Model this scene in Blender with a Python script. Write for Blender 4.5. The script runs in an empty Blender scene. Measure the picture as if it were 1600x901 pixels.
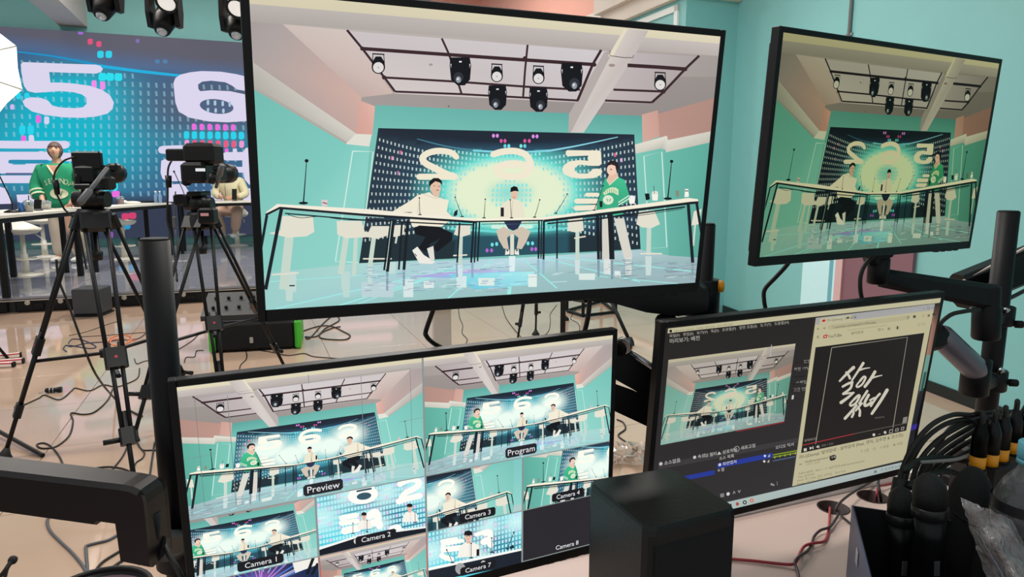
import bpy, bmesh, math, random
import numpy as np
from mathutils import Vector, Matrix, Euler

# ------------------------------------------------------------------ camera
F_PX, CAM_H, PITCH = 1071.0, 1.4, math.radians(9.0)
scene = bpy.context.scene
COL = scene.collection
cam_data = bpy.data.cameras.new('camera')
cam = bpy.data.objects.new('camera', cam_data)
COL.objects.link(cam)
cam_data.sensor_width = 36.0
cam_data.lens = 36.0 * F_PX / 1600.0
cam_data.clip_start = 0.02
cam_data.clip_end = 100
cam.location = (0, 0, CAM_H)
cam.rotation_euler = (math.pi / 2 - PITCH, 0, 0)
scene.camera = cam

# ------------------------------------------------------------------ light
world = bpy.data.worlds.new('studio_daylight')
scene.world = world
world.use_nodes = True
bgn = world.node_tree.nodes['Background']
bgn.inputs[0].default_value = (0.93, 0.97, 1.0, 1)
bgn.inputs[1].default_value = 0.50
scene.view_settings.view_transform = 'Standard'
scene.view_settings.look = 'None'
scene.view_settings.exposure = 0.0
scene.view_settings.gamma = 1.0
scene.view_settings.use_curve_mapping = False

TH = math.radians(21.0)                     # the room stands turned by 21 degrees
UX, UY = math.cos(TH), math.sin(TH)


def RW(u, v, z=0.0):
    return Vector((u * UX - v * UY, u * UY + v * UX, z))


def area(name, u, v, z, su, sv, power, color=(1, .96, .9)):
    d = bpy.data.lights.new(name, 'AREA')
    d.shape = 'RECTANGLE'
    d.size, d.size_y = su, sv
    d.energy = power
    d.color = color
    o = bpy.data.objects.new(name, d)
    COL.objects.link(o)
    o.location = RW(u, v, z)
    o.rotation_euler = (0, 0, TH)
    return o


area('room_lamp', 0.4, 1.6, 3.05, 1.2, 0.5, 34)
area('room_lamp', -2.2, 4.6, 3.6, 1.8, 0.4, 66)
area('room_lamp', 1.9, 4.6, 3.6, 1.8, 0.4, 84)
area('stage_lamp', -2.4, 10.6, 5.2, 2.2, 1.0, 300)
area('stage_lamp', 1.8, 10.6, 5.2, 2.2, 1.0, 230)

# ------------------------------------------------------------------ helpers
FWD = Vector((0, math.cos(PITCH), -math.sin(PITCH)))
UPV = Vector((0, math.sin(PITCH), math.cos(PITCH)))
CAM = Vector((0, 0, CAM_H))


def ray(px, py):
    return FWD + Vector((1, 0, 0)) * ((px - 800) / F_PX) + UPV * ((450.5 - py) / F_PX)


def at(px, py, y):
    """point of the photo pixel at forward distance y"""
    d = ray(px, py)
    return CAM + d * (y / d.y)


def on(px, py, z):
    """point of the photo pixel on a level surface of height z"""
    d = ray(px, py)
    return CAM + d * ((z - CAM_H) / d.z)


def onv(px, py, v):
    """point of the photo pixel on a wall parallel to the stage"""
    d = ray(px, py)
    return CAM + d * (v / (d.y * UX - d.x * UY))


def project(p):
    d = Vector(p) - CAM
    z = d.dot(FWD)
    return (800 + F_PX * d.x / z, 450.5 - F_PX * d.dot(UPV) / z)


def lin(h):
    h = h.lstrip('#')
    if len(h) == 3: h = ''.join(k * 2 for k in h)
    out = []
    for i in (0, 2, 4):
        c = int(h[i:i + 2], 16) / 255.0
        out.append(c / 12.92 if c <= 0.04045 else ((c + 0.055) / 1.055) ** 2.4)
    return tuple(out)


MATS = {}


def mat(name, color, rough=.5, metal=0.0, spec=.5, noise=0.0, nscale=20, bump=0.0, emit=0.0, trans=0.0, alpha=1.0, coat=0.0):
    if name in MATS:
        return MATS[name]
    m = bpy.data.materials.new(name)
    m.use_nodes = True
    nt = m.node_tree
    b = nt.nodes['Principled BSDF']
    c = lin(color)
    b.inputs['Base Color'].default_value = (*c, 1)
    b.inputs['Roughness'].default_value = rough
    b.inputs['Metallic'].default_value = metal
    b.inputs['Specular IOR Level'].default_value = spec
    if trans:
        b.inputs['Transmission Weight'].default_value = trans
    if coat:
        b.inputs['Coat Weight'].default_value = coat
        b.inputs['Coat Roughness'].default_value = .08
    if alpha < 1:
        b.inputs['Alpha'].default_value = alpha
    if emit:
        b.inputs['Emission Color'].default_value = (*c, 1)
        b.inputs['Emission Strength'].default_value = emit
    tc = nt.nodes.new('ShaderNodeTexCoord')
    n = nt.nodes.new('ShaderNodeTexNoise')
    n.inputs['Scale'].default_value = nscale
    n.inputs['Detail'].default_value = 4
    nt.links.new(tc.outputs['Object'], n.inputs['Vector'])
    if noise:
        r = nt.nodes.new('ShaderNodeMix')
        r.data_type = 'RGBA'
        r.inputs[6].default_value = (*[x * (1 - noise) for x in c], 1)
        r.inputs[7].default_value = (*[min(1, x * (1 + noise)) for x in c], 1)
        nt.links.new(n.outputs['Fac'], r.inputs[0])
        nt.links.new(r.outputs[2], b.inputs['Base Color'])
    if bump:
        bp = nt.nodes.new('ShaderNodeBump')
        bp.inputs['Strength'].default_value = bump
        bp.inputs['Distance'].default_value = 0.002
        nt.links.new(n.outputs['Fac'], bp.inputs['Height'])
        nt.links.new(bp.outputs['Normal'], b.inputs['Normal'])
    MATS[name] = m
    return m


def screen_mat(name, strength=1.0):
    """a lit display: the picture's own colours give off the light"""
    if name in MATS:
        return MATS[name]
    m = bpy.data.materials.new(name)
    m.use_nodes = True
    nt = m.node_tree
    b = nt.nodes['Principled BSDF']
    b.inputs['Base Color'].default_value = (.004, .004, .004, 1)
    b.inputs['Roughness'].default_value = .45
    b.inputs['Specular IOR Level'].default_value = .12
    a = nt.nodes.new('ShaderNodeAttribute')
    a.attribute_name = 'picture'
    nt.links.new(a.outputs['Color'], b.inputs['Emission Color'])
    b.inputs['Emission Strength'].default_value = strength
    MATS[name] = m
    return m


def tag(o, label=None, cat=None, group=None, kind=None):
    if label: o['label'] = label
    if cat: o['category'] = cat
    if group: o['group'] = group
    if kind: o['kind'] = kind
    return o


def empty(name, loc, label=None, cat=None, group=None, rot=None):
    o = bpy.data.objects.new(name, None)
    o.empty_display_size = .05
    COL.objects.link(o)
    o.location = loc
    if rot: o.rotation_euler = rot
    return tag(o, label, cat, group)


def top_loc(o):
    while o.parent: o = o.parent
    return Vector(o.location)


def catmull(pts, k=6):
    pts = [Vector(p) for p in pts]
    if len(pts) < 3: return pts
    out = []
    for i in range(len(pts) - 1):
        p0 = pts[max(i - 1, 0)]; p1 = pts[i]; p2 = pts[i + 1]; p3 = pts[min(i + 2, len(pts) - 1)]
        for j in range(k):
            t = j / k
            out.append(.5 * ((2 * p1) + (-p0 + p2) * t + (2 * p0 - 5 * p1 + 4 * p2 - p3) * t * t + (-p0 + 3 * p1 - 3 * p2 + p3) * t ** 3))
    out.append(pts[-1])
    return out


def basis(d):
    d = Vector(d).normalized()
    a = Vector((0, 0, 1)) if abs(d.z) < .9 else Vector((1, 0, 0))
    x = d.cross(a).normalized()
    return x, d.cross(x).normalized(), d


class MB:
    """collects solid shapes and links them as one mesh object"""
    def __init__(self):
        self.v = []; self.f = []; self.s = []

    def add(self, vs, fs, smooth=False):
        n = len(self.v)
        self.v += [Vector(p) for p in vs]
        self.f += [[i + n for i in f] for f in fs]
        self.s += [smooth] * len(fs)
        return self

    def hull(self, a, b, smooth=False):
        """prism between two outlines of the same length"""
        n = len(a)
        fs = [[i, (i + 1) % n, n + (i + 1) % n, n + i] for i in range(n)]
        fs += [list(range(n))[::-1], list(range(n, 2 * n))]
        return self.add(list(a) + list(b), fs, smooth)

    def box(self, c, size, rz=0.0, bev=0.0):
        c = Vector(c); hx, hy, hz = [s / 2 for s in size]
        ca, sa = math.cos(rz), math.sin(rz)
        R = lambda x, y, z: c + Vector((x * ca - y * sa, x * sa + y * ca, z))
        if bev <= 0:
            a = [R(-hx, -hy, -hz), R(hx, -hy, -hz), R(hx, hy, -hz), R(-hx, hy, -hz)]
            b = [R(-hx, -hy, hz), R(hx, -hy, hz), R(hx, hy, hz), R(-hx, hy, hz)]
            return self.hull(a, b)
        bev = min(bev, hx * .9, hy * .9, hz * .9)
        def ring(ix, z):
            x, y = hx - ix, hy - ix
            e = bev if ix == 0 else bev * .6
            return [R(-x + e, -y, z), R(x - e, -y, z), R(x, -y + e, z), R(x, y - e, z), R(x - e, y, z), R(-x + e, y, z), R(-x, y - e, z), R(-x, -y + e, z)]
        rs = [ring(bev, -hz), ring(0, -hz + bev), ring(0, hz - bev), ring(bev, hz)]
        vs = [p for r in rs for p in r]
        fs = []
        for k in range(3):
            for i in range(8):
                j = (i + 1) % 8
                fs.append([k * 8 + i, k * 8 + j, k * 8 + 8 + j, k * 8 + 8 + i])
        fs.append(list(range(8))[::-1]); fs.append(list(range(24, 32)))
        return self.add(vs, fs)

    def beam(self, p0, p1, w, h, up=(0, 0, 1), bev=.25, w1=None, h1=None):
        """bar of w across and h along 'up' from p0 to p1 with softened edges"""
        p0, p1 = Vector(p0), Vector(p1)
        d = (p1 - p0).normalized()
        up = Vector(up)
        x = d.cross(up)
        if x.length < 1e-4: x = d.cross(Vector((1, 0, 0)))
        x.normalize(); y = x.cross(d).normalized()
        def sec(p, w, h):
            b = bev * min(w, h); a, c = w / 2, h / 2
            return [p + x * q + y * r for q, r in ((-a + b, -c), (a - b, -c), (a, -c + b), (a, c - b), (a - b, c), (-a + b, c), (-a, c - b), (-a, -c + b))]
        return self.hull(sec(p0, w, h), sec(p1, w1 or w, h1 or h))

    def cyl(self, p0, p1, r0, r1=None, n=14, smooth=True):
        return self.lathe(p0, p1, [(0, r0), (1, r0 if r1 is None else r1)], n, smooth, caps=True)

    def lathe(self, p0, p1, prof, n=18, smooth=True, caps=True):
        """profile of (t along p0>p1, radius)"""
        p0, p1 = Vector(p0), Vector(p1)
        x, y, d = basis(p1 - p0)
        vs = []
        for t, r in prof:
            c = p0 + (p1 - p0) * t
            for i in range(n):
                a = 2 * math.pi * i / n
                vs.append(c + (x * math.cos(a) + y * math.sin(a)) * r)
        k = len(prof)
        fs = [[j * n + i, j * n + (i + 1) % n, (j + 1) * n + (i + 1) % n, (j + 1) * n + i] for j in range(k - 1) for i in range(n)]
        self.add(vs, fs, smooth)
        if caps:
            b = len(self.v) - len(vs)
            self.f.append([b + i for i in range(n)][::-1]); self.s.append(False)
            self.f.append([b + (k - 1) * n + i for i in range(n)]); self.s.append(False)
        return self

    def tube(self, pts, r, n=7, sm=6, closed=False):
        pts = catmull(pts, sm) if sm > 1 else [Vector(p) for p in pts]
        vs = []; m = len(pts)
        d0 = (pts[1] - pts[0]).normalized()
        x, y, _ = basis(d0)
        for i, p in enumerate(pts):
            d = (pts[min(i + 1, m - 1)] - pts[max(i - 1, 0)])
            if d.length < 1e-9: d = d0
            d.normalize()
            x = (x - d * x.dot(d))
            if x.length < 1e-6: x = basis(d)[0]
            x.normalize(); y = d.cross(x)
            for k in range(n):
                a = 2 * math.pi * k / n
                vs.append(p + (x * math.cos(a) + y * math.sin(a)) * r)
        fs = [[j * n + i, j * n + (i + 1) % n, (j + 1) * n + (i + 1) % n, (j + 1) * n + i] for j in range(m - 1) for i in range(n)]
        fs += [list(range(n))[::-1], [(m - 1) * n + i for i in range(n)]]
        return self.add(vs, fs, True)

    def ball(self, c, r, n=12, m=8, rz=0.0):
        c = Vector(c)
        rx, ry, rz_ = (r, r, r) if not hasattr(r, '__len__') else r
        vs = []
        for j in range(m + 1):
            ph = math.pi * j / m
            for i in range(n):
                a = 2 * math.pi * i / n
                X, Y = rx * math.sin(ph) * math.cos(a), ry * math.sin(ph) * math.sin(a)
                vs.append(c + Vector((X * math.cos(rz) - Y * math.sin(rz), X * math.sin(rz) + Y * math.cos(rz), rz_ * math.cos(ph))))
        fs = [[j * n + i, (j + 1) * n + i, (j + 1) * n + (i + 1) % n, j * n + (i + 1) % n] for j in range(m) for i in range(n)]
        return self.add(vs, fs, True)

    def build(self, name, material, parent=None, local=False):
        off = Vector((0, 0, 0))
        if parent is not None and not local: off = top_loc(parent)
        me = bpy.data.meshes.new(name)
        me.from_pydata([tuple(p - off) for p in self.v], [], self.f)
        me.polygons.foreach_set('use_smooth', self.s)
        bm = bmesh.new(); bm.from_mesh(me)
        bmesh.ops.remove_doubles(bm, verts=bm.verts, dist=1e-7)
        bmesh.ops.recalc_face_normals(bm, faces=bm.faces)
        bm.to_mesh(me); bm.free()
        o = bpy.data.objects.new(name, me)
        if material: me.materials.append(material)
        COL.objects.link(o)
        if parent is not None: o.parent = parent
        return o


def struct(name, mb, material, parent=None):
    o = mb.build(name, material, parent)
    if parent is None: o['kind'] = 'structure'
    return o


def children(o):
    return [c for c in bpy.data.objects if c.parent == o]


KIDS = {}


def copy_tree(o, parent=None):
    c = o.copy(); COL.objects.link(c)
    if parent is not None: c.parent = parent
    for ch in KIDS.setdefault(o, children(o)):
        copy_tree(ch, c)
    return c


# ---------------------------------------------------------------- flat pictures for the displays
def homog(src, dst):
    A = []; b = []
    for (x, y), (u, v) in zip(src, dst):
        A.append([x, y, 1, 0, 0, 0, -u * x, -u * y]); b.append(u)
        A.append([0, 0, 0, x, y, 1, -v * x, -v * y]); b.append(v)
    return np.append(np.linalg.solve(np.array(A, float), np.array(b, float)), 1).reshape(3, 3)


def hmap(Hm):
    def f(p):
        p = np.asarray(p, float).reshape(-1, 2)
        q = np.c_[p, np.ones(len(p))] @ Hm.T
        return q[:, :2] / q[:, 2:3]
    return f


UNIT = [(0, 1), (1, 1), (1, 0), (0, 0)]      # display corners: top left, top right, bottom right, bottom left


def quad_fn(q):
    """display square -> any four-cornered place (corners in UNIT order)"""
    return hmap(homog(UNIT, q))


def rect_fn(x0, y0, x1, y1):
    return lambda p: np.asarray(p, float).reshape(-1, 2) * np.array([x1 - x0, y1 - y0]) + np.array([x0, y0])


def mixc(a, b, t):
    t = max(0.0, min(1.0, t))
    return tuple(x + (y - x) * t for x, y in zip(a, b))


TEXT = {}


def text_shape(s):
    if s in TEXT: return TEXT[s]
    cu = bpy.data.curves.new('lettering', 'FONT')
    cu.body = s
    cu.resolution_u = 3
    ob = bpy.data.objects.new('lettering', cu)
    COL.objects.link(ob)
    dg = bpy.context.evaluated_depsgraph_get()
    me = bpy.data.meshes.new_from_object(ob.evaluated_get(dg))
    vs = np.array([v.co[:2] for v in me.vertices]) if len(me.vertices) else np.zeros((0, 2))
    fs = [list(p.vertices) for p in me.polygons]
    bpy.data.objects.remove(ob); bpy.data.curves.remove(cu); bpy.data.meshes.remove(me)
    TEXT[s] = (vs, fs)
    return TEXT[s]


def clip01(pts, cols):
    poly = [(np.array(p), c) for p, c in zip(pts, cols)]
    for ax, s, lim in ((0, 1, 0.0), (0, -1, 1.0), (1, 1, 0.0), (1, -1, 1.0)):
        out = []
        n = len(poly)
        for i in range(n):
            a, ca = poly[i]; b, cb = poly[(i + 1) % n]
            da, db = (a[ax] - lim) * s, (b[ax] - lim) * s
            if da >= 0: out.append((a, ca))
            if (da >= 0) != (db >= 0):
                t = da / (da - db)
                out.append((a + (b - a) * t, mixc(ca, cb, t)))
        poly = out
        if len(poly) < 3: return None
    return [p for p, c in poly], [c for p, c in poly]


class Pic:
    def __init__(self, fn=None):
        self.fn = fn or (lambda p: np.asarray(p, float).reshape(-1, 2))
        self.p = []; self.z = 0; self.locked = False

    def _add(self, pts, cols):
        self.p.append((pts, cols, self.z))
        if not self.locked: self.z += 1

    def lock(self): self.locked = True; return self

    def free(self): self.locked = False; self.z += 1; return self

    def poly(self, c, pts):
        cols = [lin(c)] * len(pts) if isinstance(c, str) else [lin(k) if isinstance(k, str) else k for k in c]
        self._add(self.fn(pts), cols)

    def line(self, c, w, pts, closed=False):
        if closed: pts = list(pts) + [pts[0]]
        P = [np.array(p, float) for p in pts]
        L = []; R = []
        for i, p in enumerate(P):
            d = P[min(i + 1, len(P) - 1)] - P[max(i - 1, 0)]
            if closed and i in (0, len(P) - 1): d = P[1] - P[-2]
            d /= np.linalg.norm(d) + 1e-9
            n = np.array([-d[1], d[0]]) * w / 2
            L.append(p + n); R.append(p - n)
        lk = self.locked; self.locked = True
        for i in range(len(P) - 1):
            self.poly(c, [L[i], L[i + 1], R[i + 1], R[i]])
        self.locked = lk
        if not lk: self.z += 1

    def brush(self, c, w, pts, k=7, n=8):
        """round ended stroke; w may be one width or (start, end)"""
        Q = [np.array(q[:2]) for q in catmull([(p[0], p[1], 0) for p in pts], k)]
        w0, w1 = w if hasattr(w, '__len__') else (w, w)
        m = len(Q); L = []; R = []
        lk = self.locked; self.locked = True
        for i, p in enumerate(Q):
            d = Q[min(i + 1, m - 1)] - Q[max(i - 1, 0)]
            d = d / (np.linalg.norm(d) + 1e-9)
            h = (w0 + (w1 - w0) * i / max(1, m - 1)) / 2
            nn = np.array([-d[1], d[0]]) * h
            L.append(p + nn); R.append(p - nn)
        for i in range(m - 1):
            self.poly(c, [L[i], L[i + 1], R[i + 1], R[i]])
        for p, h in zip(Q, np.linspace(w0, w1, m)):
            self.ell(c, p[0], p[1], h / 2, h / 2, n=n)
        self.locked = lk
        if not lk: self.z += 1

    def ell(self, c, cx, cy, rx, ry, rot=0.0, n=18):
        a = np.linspace(0, 2 * math.pi, n, endpoint=False)
        X, Y = rx * np.cos(a), ry * np.sin(a)
        self.poly(c, np.c_[cx + X * math.cos(rot) - Y * math.sin(rot), cy + X * math.sin(rot) + Y * math.cos(rot)])

    def grid(self, corners, nx, ny, fn):
        """smoothly shaded field: fn(x, y) gives the colour, corners in UNIT order"""
        q = quad_fn(corners)
        S, T = np.meshgrid(np.linspace(0, 1, nx + 1), np.linspace(0, 1, ny + 1))
        P = q(np.c_[S.ravel(), T.ravel()])
        Cc = [fn(x, y) for x, y in P]
        D = self.fn(P)
        lk = self.locked; self.locked = True
        for j in range(ny):
            for i in range(nx):
                ix = [j * (nx + 1) + i, j * (nx + 1) + i + 1, (j + 1) * (nx + 1) + i + 1, (j + 1) * (nx + 1) + i]
                self._add(D[ix], [Cc[k] for k in ix])
        self.locked = lk
        if not lk: self.z += 1

    def text(self, c, s, x, y, h, ex=(1, 0), ey=(0, -1)):
        vs, fs = text_shape(s)
        if not len(vs): return
        ex = np.array(ex, float); ey = np.array(ey, float)
        P = np.array([x, y]) + np.outer(vs[:, 0] * h, ex) + np.outer(vs[:, 1] * h, ey)
        lk = self.locked; self.locked = True
        for f in fs: self.poly(c, P[f])
        self.locked = lk
        if not lk: self.z += 1

    def blit(self, other, fn, tone=(1, 1, 1), window=None, z0=None):
        """place a whole picture (optionally a window x0,y0,x1,y1 of it) into this one"""
        z0 = self.z if z0 is None else z0
        top = z0
        for pts, cols, z in other.p:
            pts = np.asarray(pts)
            if window:
                x0, y0, x1, y1 = window
                pts = (pts - np.array([x0, y0])) / np.array([x1 - x0, y1 - y0])
            if pts[:, 0].max() <= 0 or pts[:, 0].min() >= 1 or pts[:, 1].max() <= 0 or pts[:, 1].min() >= 1: continue
            if pts.min() < 0 or pts.max() > 1:
                r = clip01(pts, cols)
                if r is None: continue
                pts, cols = np.array(r[0]), r[1]
            self.p.append((self.fn(fn(pts)), [tone(c) if callable(tone) else tuple(a * b for a, b in zip(c, tone)) for c in cols], z0 + z))
            top = max(top, z0 + z)
        self.z = max(self.z, top + 1)

    def flipped(self):
        o = Pic(); o.z = self.z
        o.p = [(np.c_[1 - np.asarray(p)[:, 0], np.asarray(p)[:, 1]][::-1], c[::-1], z) for p, c, z in self.p]
        return o

    def build(self, name, place, material, parent, step):
        """place(u, v, lift) -> 3-D point; the whole picture becomes one mesh"""
        verts = []; faces = []; cols = []
        for pts, cc, z in self.p:
            n = len(verts)
            verts += [place(a, b, z * step) for a, b in pts]
            faces.append(list(range(n, n + len(pts))))
            cols += cc
        me = bpy.data.meshes.new(name)
        me.from_pydata([tuple(v) for v in verts], [], faces)
        at_ = me.color_attributes.new('picture', 'FLOAT_COLOR', 'POINT')
        at_.data.foreach_set('color', np.array([(*c, 1) for c in cols], np.float32).ravel())
        me.materials.append(material)
        o = bpy.data.objects.new(name, me)
        COL.objects.link(o)
        o.parent = parent
        return o


def figure(name, nodes, edges, material, parent, sub=1, root=0):
    """one continuous skinned body: nodes {key: (x, y, z, rx[, ry])}"""
    keys = list(nodes)
    me = bpy.data.meshes.new(name)
    me.from_pydata([nodes[k][:3] for k in keys], [(keys.index(a), keys.index(b)) for a, b in edges], [])
    ob = bpy.data.objects.new(name, me)
    COL.objects.link(ob)
    sk = ob.modifiers.new('skin', 'SKIN')
    sk.use_smooth_shade = True
    ly = me.skin_vertices[0].data
    for i, k in enumerate(keys):
        n = nodes[k]
        ly[i].radius = (n[3], n[4] if len(n) > 4 else n[3])
        ly[i].use_root = (i == root)
    sb = ob.modifiers.new('sub', 'SUBSURF'); sb.levels = sub; sb.render_levels = sub
    dg = bpy.context.evaluated_depsgraph_get()
    new = bpy.data.meshes.new_from_object(ob.evaluated_get(dg))
    new.name = name
    bpy.data.objects.remove(ob); bpy.data.meshes.remove(me)
    for p in new.polygons: p.use_smooth = True
    new.materials.clear(); new.materials.append(material)
    o = bpy.data.objects.new(name, new)
    COL.objects.link(o); o.parent = parent
    return o


M_BLACK = mat('black_plastic', '#0b0b0d', .42, spec=.3, noise=.15, nscale=40)
M_MATTE = mat('matte_black', '#09090b', .62, spec=.3, noise=.15, nscale=60)
M_METAL = mat('black_metal', '#0d0d10', .5, .0, spec=.25, noise=.1)
M_RUB = mat('rubber', '#121212', .7)
M_STEEL = mat('steel', '#b9bcc0', .25, 1.0)
M_WHITE = mat('white_lacquer', '#e9e6df', .35, noise=.02)
M_TEAL = mat('teal_paint', '#83c3c2', .6, noise=.03, nscale=3, bump=.12)
M_PINK = mat('peach_paint', '#e0a595', .65, noise=.04, nscale=4, bump=.12)
M_CREAM = mat('cream_paint', '#e4d8cb', .6, noise=.03, nscale=4)
M_CABLE = mat('cable_rubber', '#151514', .55)
M_ORANGE = mat('orange_plastic', '#f0a012', .4)
# ================================================================== THE SETTING
V_LED, STAGE_Z = 14.4, 0.17
V_STAGE = 8.6
# floor: a screed with one polished tile after the other on it
M_TILE = mat('polished_tile', '#c4a791', .055, noise=.05, nscale=2.2, spec=.85)
M_GROUT = mat('grout', '#9d8672', .8)
b = MB()
b.hull([RW(-9, -3, -.06), RW(5.3, -3, -.06), RW(5.3, 14.7, -.06), RW(-9, 14.7, -.06)],
       [RW(-9, -3, -.006), RW(5.3, -3, -.006), RW(5.3, 14.7, -.006), RW(-9, 14.7, -.006)])
floor = struct('floor', b, M_GROUT)
TS = .8
tile_me = None
for iu in range(-8, 7):
    for iv in range(0, 11):
        u0, v0 = iu * TS - .25, iv * TS + .1
        if u0 + TS > 5.3 or v0 + TS > 9.1: continue
        c = RW(u0 + TS / 2, v0 + TS / 2)
        x, y = project((c.x, c.y, 0)) if c.y > .5 else (0, 2000)
        if not (-500 < x < 2100 and y < 1500): continue
        if tile_me is None:
            t = MB().box((0, 0, -.003), (TS - .004, TS - .004, .006), TH, .001).build('floor_tile', M_TILE, floor, local=True)
            tile_me = t.data
        else:
            t = bpy.data.objects.new('floor_tile', tile_me); COL.objects.link(t); t.parent = floor
        t.location = c

M_CEIL = mat('ceiling_paint', '#cfc4c0', .7, noise=.03, nscale=3)
b = MB(); b.hull([RW(-9, 4, 5.6), RW(5.3, 4, 5.6), RW(5.3, 14.8, 5.6), RW(-9, 14.8, 5.6)], [RW(-9, 4, 5.7), RW(5.3, 4, 5.7), RW(5.3, 14.8, 5.7), RW(-9, 14.8, 5.7)])
struct('ceiling', b, M_CEIL)
# beam that runs over the stage to the display wall
pa, pb = onv(93, 41, 14.6), onv(137, 43, 14.6)
ua = pa.x * UX + pa.y * UY; ub = pb.x * UX + pb.y * UY
zb = (pa.z + pb.z) / 2
b = MB(); b.hull([RW(ua, 4.0, zb), RW(ub, 4.0, zb), RW(ub, 14.6, zb), RW(ua, 14.6, zb)], [RW(ua, 4.0, 5.6), RW(ub, 4.0, 5.6), RW(ub, 14.6, 5.6), RW(ua, 14.6, 5.6)])
struct('trim_1', b, M_CEIL)


def wallbox(name, u0, u1, v0, v1, z0, z1, m, parent=None):
    b = MB()
    b.hull([RW(u0, v0, z0), RW(u1, v0, z0), RW(u1, v1, z0), RW(u0, v1, z0)], [RW(u0, v0, z1), RW(u1, v0, z1), RW(u1, v1, z1), RW(u0, v1, z1)])
    return struct(name, b, m, parent)


wallbox('wall_back', -9, 4.9, 14.6, 14.8, 0, 5.6, M_TEAL)
def u_r(v): return 4.17 + .181 * (v - 2.97)          # the near right wall stands a little askew


def v_at(px):
    """place along the near right wall where the photo column px meets it"""
    k = (px - 800) / F_PX * math.cos(PITCH)
    y = (4.17 - .181 * 2.97) / (UX * k + UY - .181 * (UX - UY * k))
    return (UX - UY * k) * y


def askew(name, d0, d1, v0, v1, z0, z1, m, parent=None):
    """slab on the near right wall, d0..d1 in front of its face"""
    b = MB()
    P = lambda v, d, z: RW(u_r(v) - d, v, z)
    b.hull([P(v0, d1, z0), P(v0, d0, z0), P(v1, d0, z0), P(v1, d1, z0)], [P(v0, d1, z1), P(v0, d0, z1), P(v1, d0, z1), P(v1, d1, z1)])
    return struct(name, b, m, parent)


VC = 5.93
askew('wall_right', -.2, 0, -3, VC, 0, 5.2, M_TEAL)
wallbox('wall_right_stage', 4.75, 4.95, VC, 14.6, 0, 3.4, M_TEAL)
wallbox('wall_right_upper', 4.75, 4.95, VC, 14.6, 3.4, 5.6, M_PINK)
wallbox('trim_2', 4.55, 4.75, 7.6, 14.3, 3.4, 3.65, M_CREAM)
pil = wallbox('wall_pilaster', 4.09, 4.76, VC, 7.5, 0, 3.20, M_TEAL)
M_MOULD = mat('moulding_white', '#e8eeea', .5)
for (v0, v1, z0, z1) in ((6.05, 6.11, .4, 3.11), (7.1, 7.16, .4, 3.11), (6.05, 7.16, 3.05, 3.11), (6.05, 7.16, .4, .46)):
    wallbox('moulding', 4.07, 4.09, v0, v1, z0, z1, M_MOULD, pil)
wallbox('trim_3', 4.02, 4.80, 5.85, 7.55, 3.155, 3.32, M_CREAM)
wallbox('trim_4', 3.95, 4.76, 5.80, 7.6, 3.32, 3.65, M_CREAM)
wallbox('wall_back_upper', 3.7, 4.75, 14.2, 14.6, 4.1, 5.6, M_PINK)
M_BASE = mat('baseboard_black', '#17201f', .4)
askew('baseboard_right', 0, .014, -3, VC, 0, .075, M_BASE)

# doorway of the right wall: open mauve leaf and the side panel, coloured pale for the lit room beyond
M_MAUVE = mat('door_mauve', '#85606a', .5, noise=.05, nscale=9)
M_SIDE = mat('door_side_lit', '#cdf8ff', .5, noise=.02)
va, vb, vc_, vd = v_at(1443), v_at(1333), v_at(1322), v_at(1266)
vs_ = v_at(1318)
door = askew('door_1', 0, .03, va, vb, .0, 2.1, M_MAUVE)
askew('door_frame', 0, .045, vb, vc_, 0, 2.14, mat('door_frame_pink', '#d9b3b4', .5), door)
askew('door_panel', 0, .02, v_at(1309), vd, 0, 2.1, M_SIDE, door)
askew('door_stile', 0, .022, v_at(1315), v_at(1309), 0, 2.1, mat('door_stile_teal', '#6fb4c4', .5), door)
askew('door_panel', 0, .02, vc_, v_at(1315), 0, 2.1, M_SIDE, door)
vp = v_at(1312)
b = MB()
b.cyl(RW(u_r(vp) - .015, vp, 2.15), RW(u_r(vp) - .015, vp, 5.1), .013)
for z in (2.5, 3.3, 4.1): b.box(RW(u_r(vp) - .008, vp, z), (.02, .06, .02), TH)
o = b.build('conduit_pipe', mat('conduit_grey', '#8b8f92', .4, .3))
tag(o, 'thin grey conduit pipe running up the teal wall above the small tilted monitor', 'pipe')

# ------------------------------------------------------------------ the stage
M_STAGE = mat('stage_panel_gloss', '#8f9098', .045, noise=.06, nscale=5, spec=.8)
b = MB(); b.hull([RW(-7, V_STAGE + .04, 0), RW(4.2, V_STAGE + .04, 0), RW(4.2, 14.6, 0), RW(-7, 14.6, 0)],
                 [RW(-7, V_STAGE + .04, STAGE_Z - .03), RW(4.2, V_STAGE + .04, STAGE_Z - .03), RW(4.2, 14.6, STAGE_Z - .03), RW(-7, 14.6, STAGE_Z - .03)])
stage = struct('stage_platform', b, mat('stage_black', '#131318', .5))
pm = None
for iu in range(-6, 5):
    for iv in range(6):
        c = RW(iu * 1.0 - .4, V_STAGE + .5 + iv * 1.0, STAGE_Z - .015)
        if pm is None:
            o = MB().box((0, 0, 0), (.994, .994, .03), TH, .003).build('stage_panel', M_STAGE, stage, local=True); pm = o.data
        else:
            o = bpy.data.objects.new('stage_panel', pm); COL.objects.link(o); o.parent = stage
        o.location = c
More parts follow.
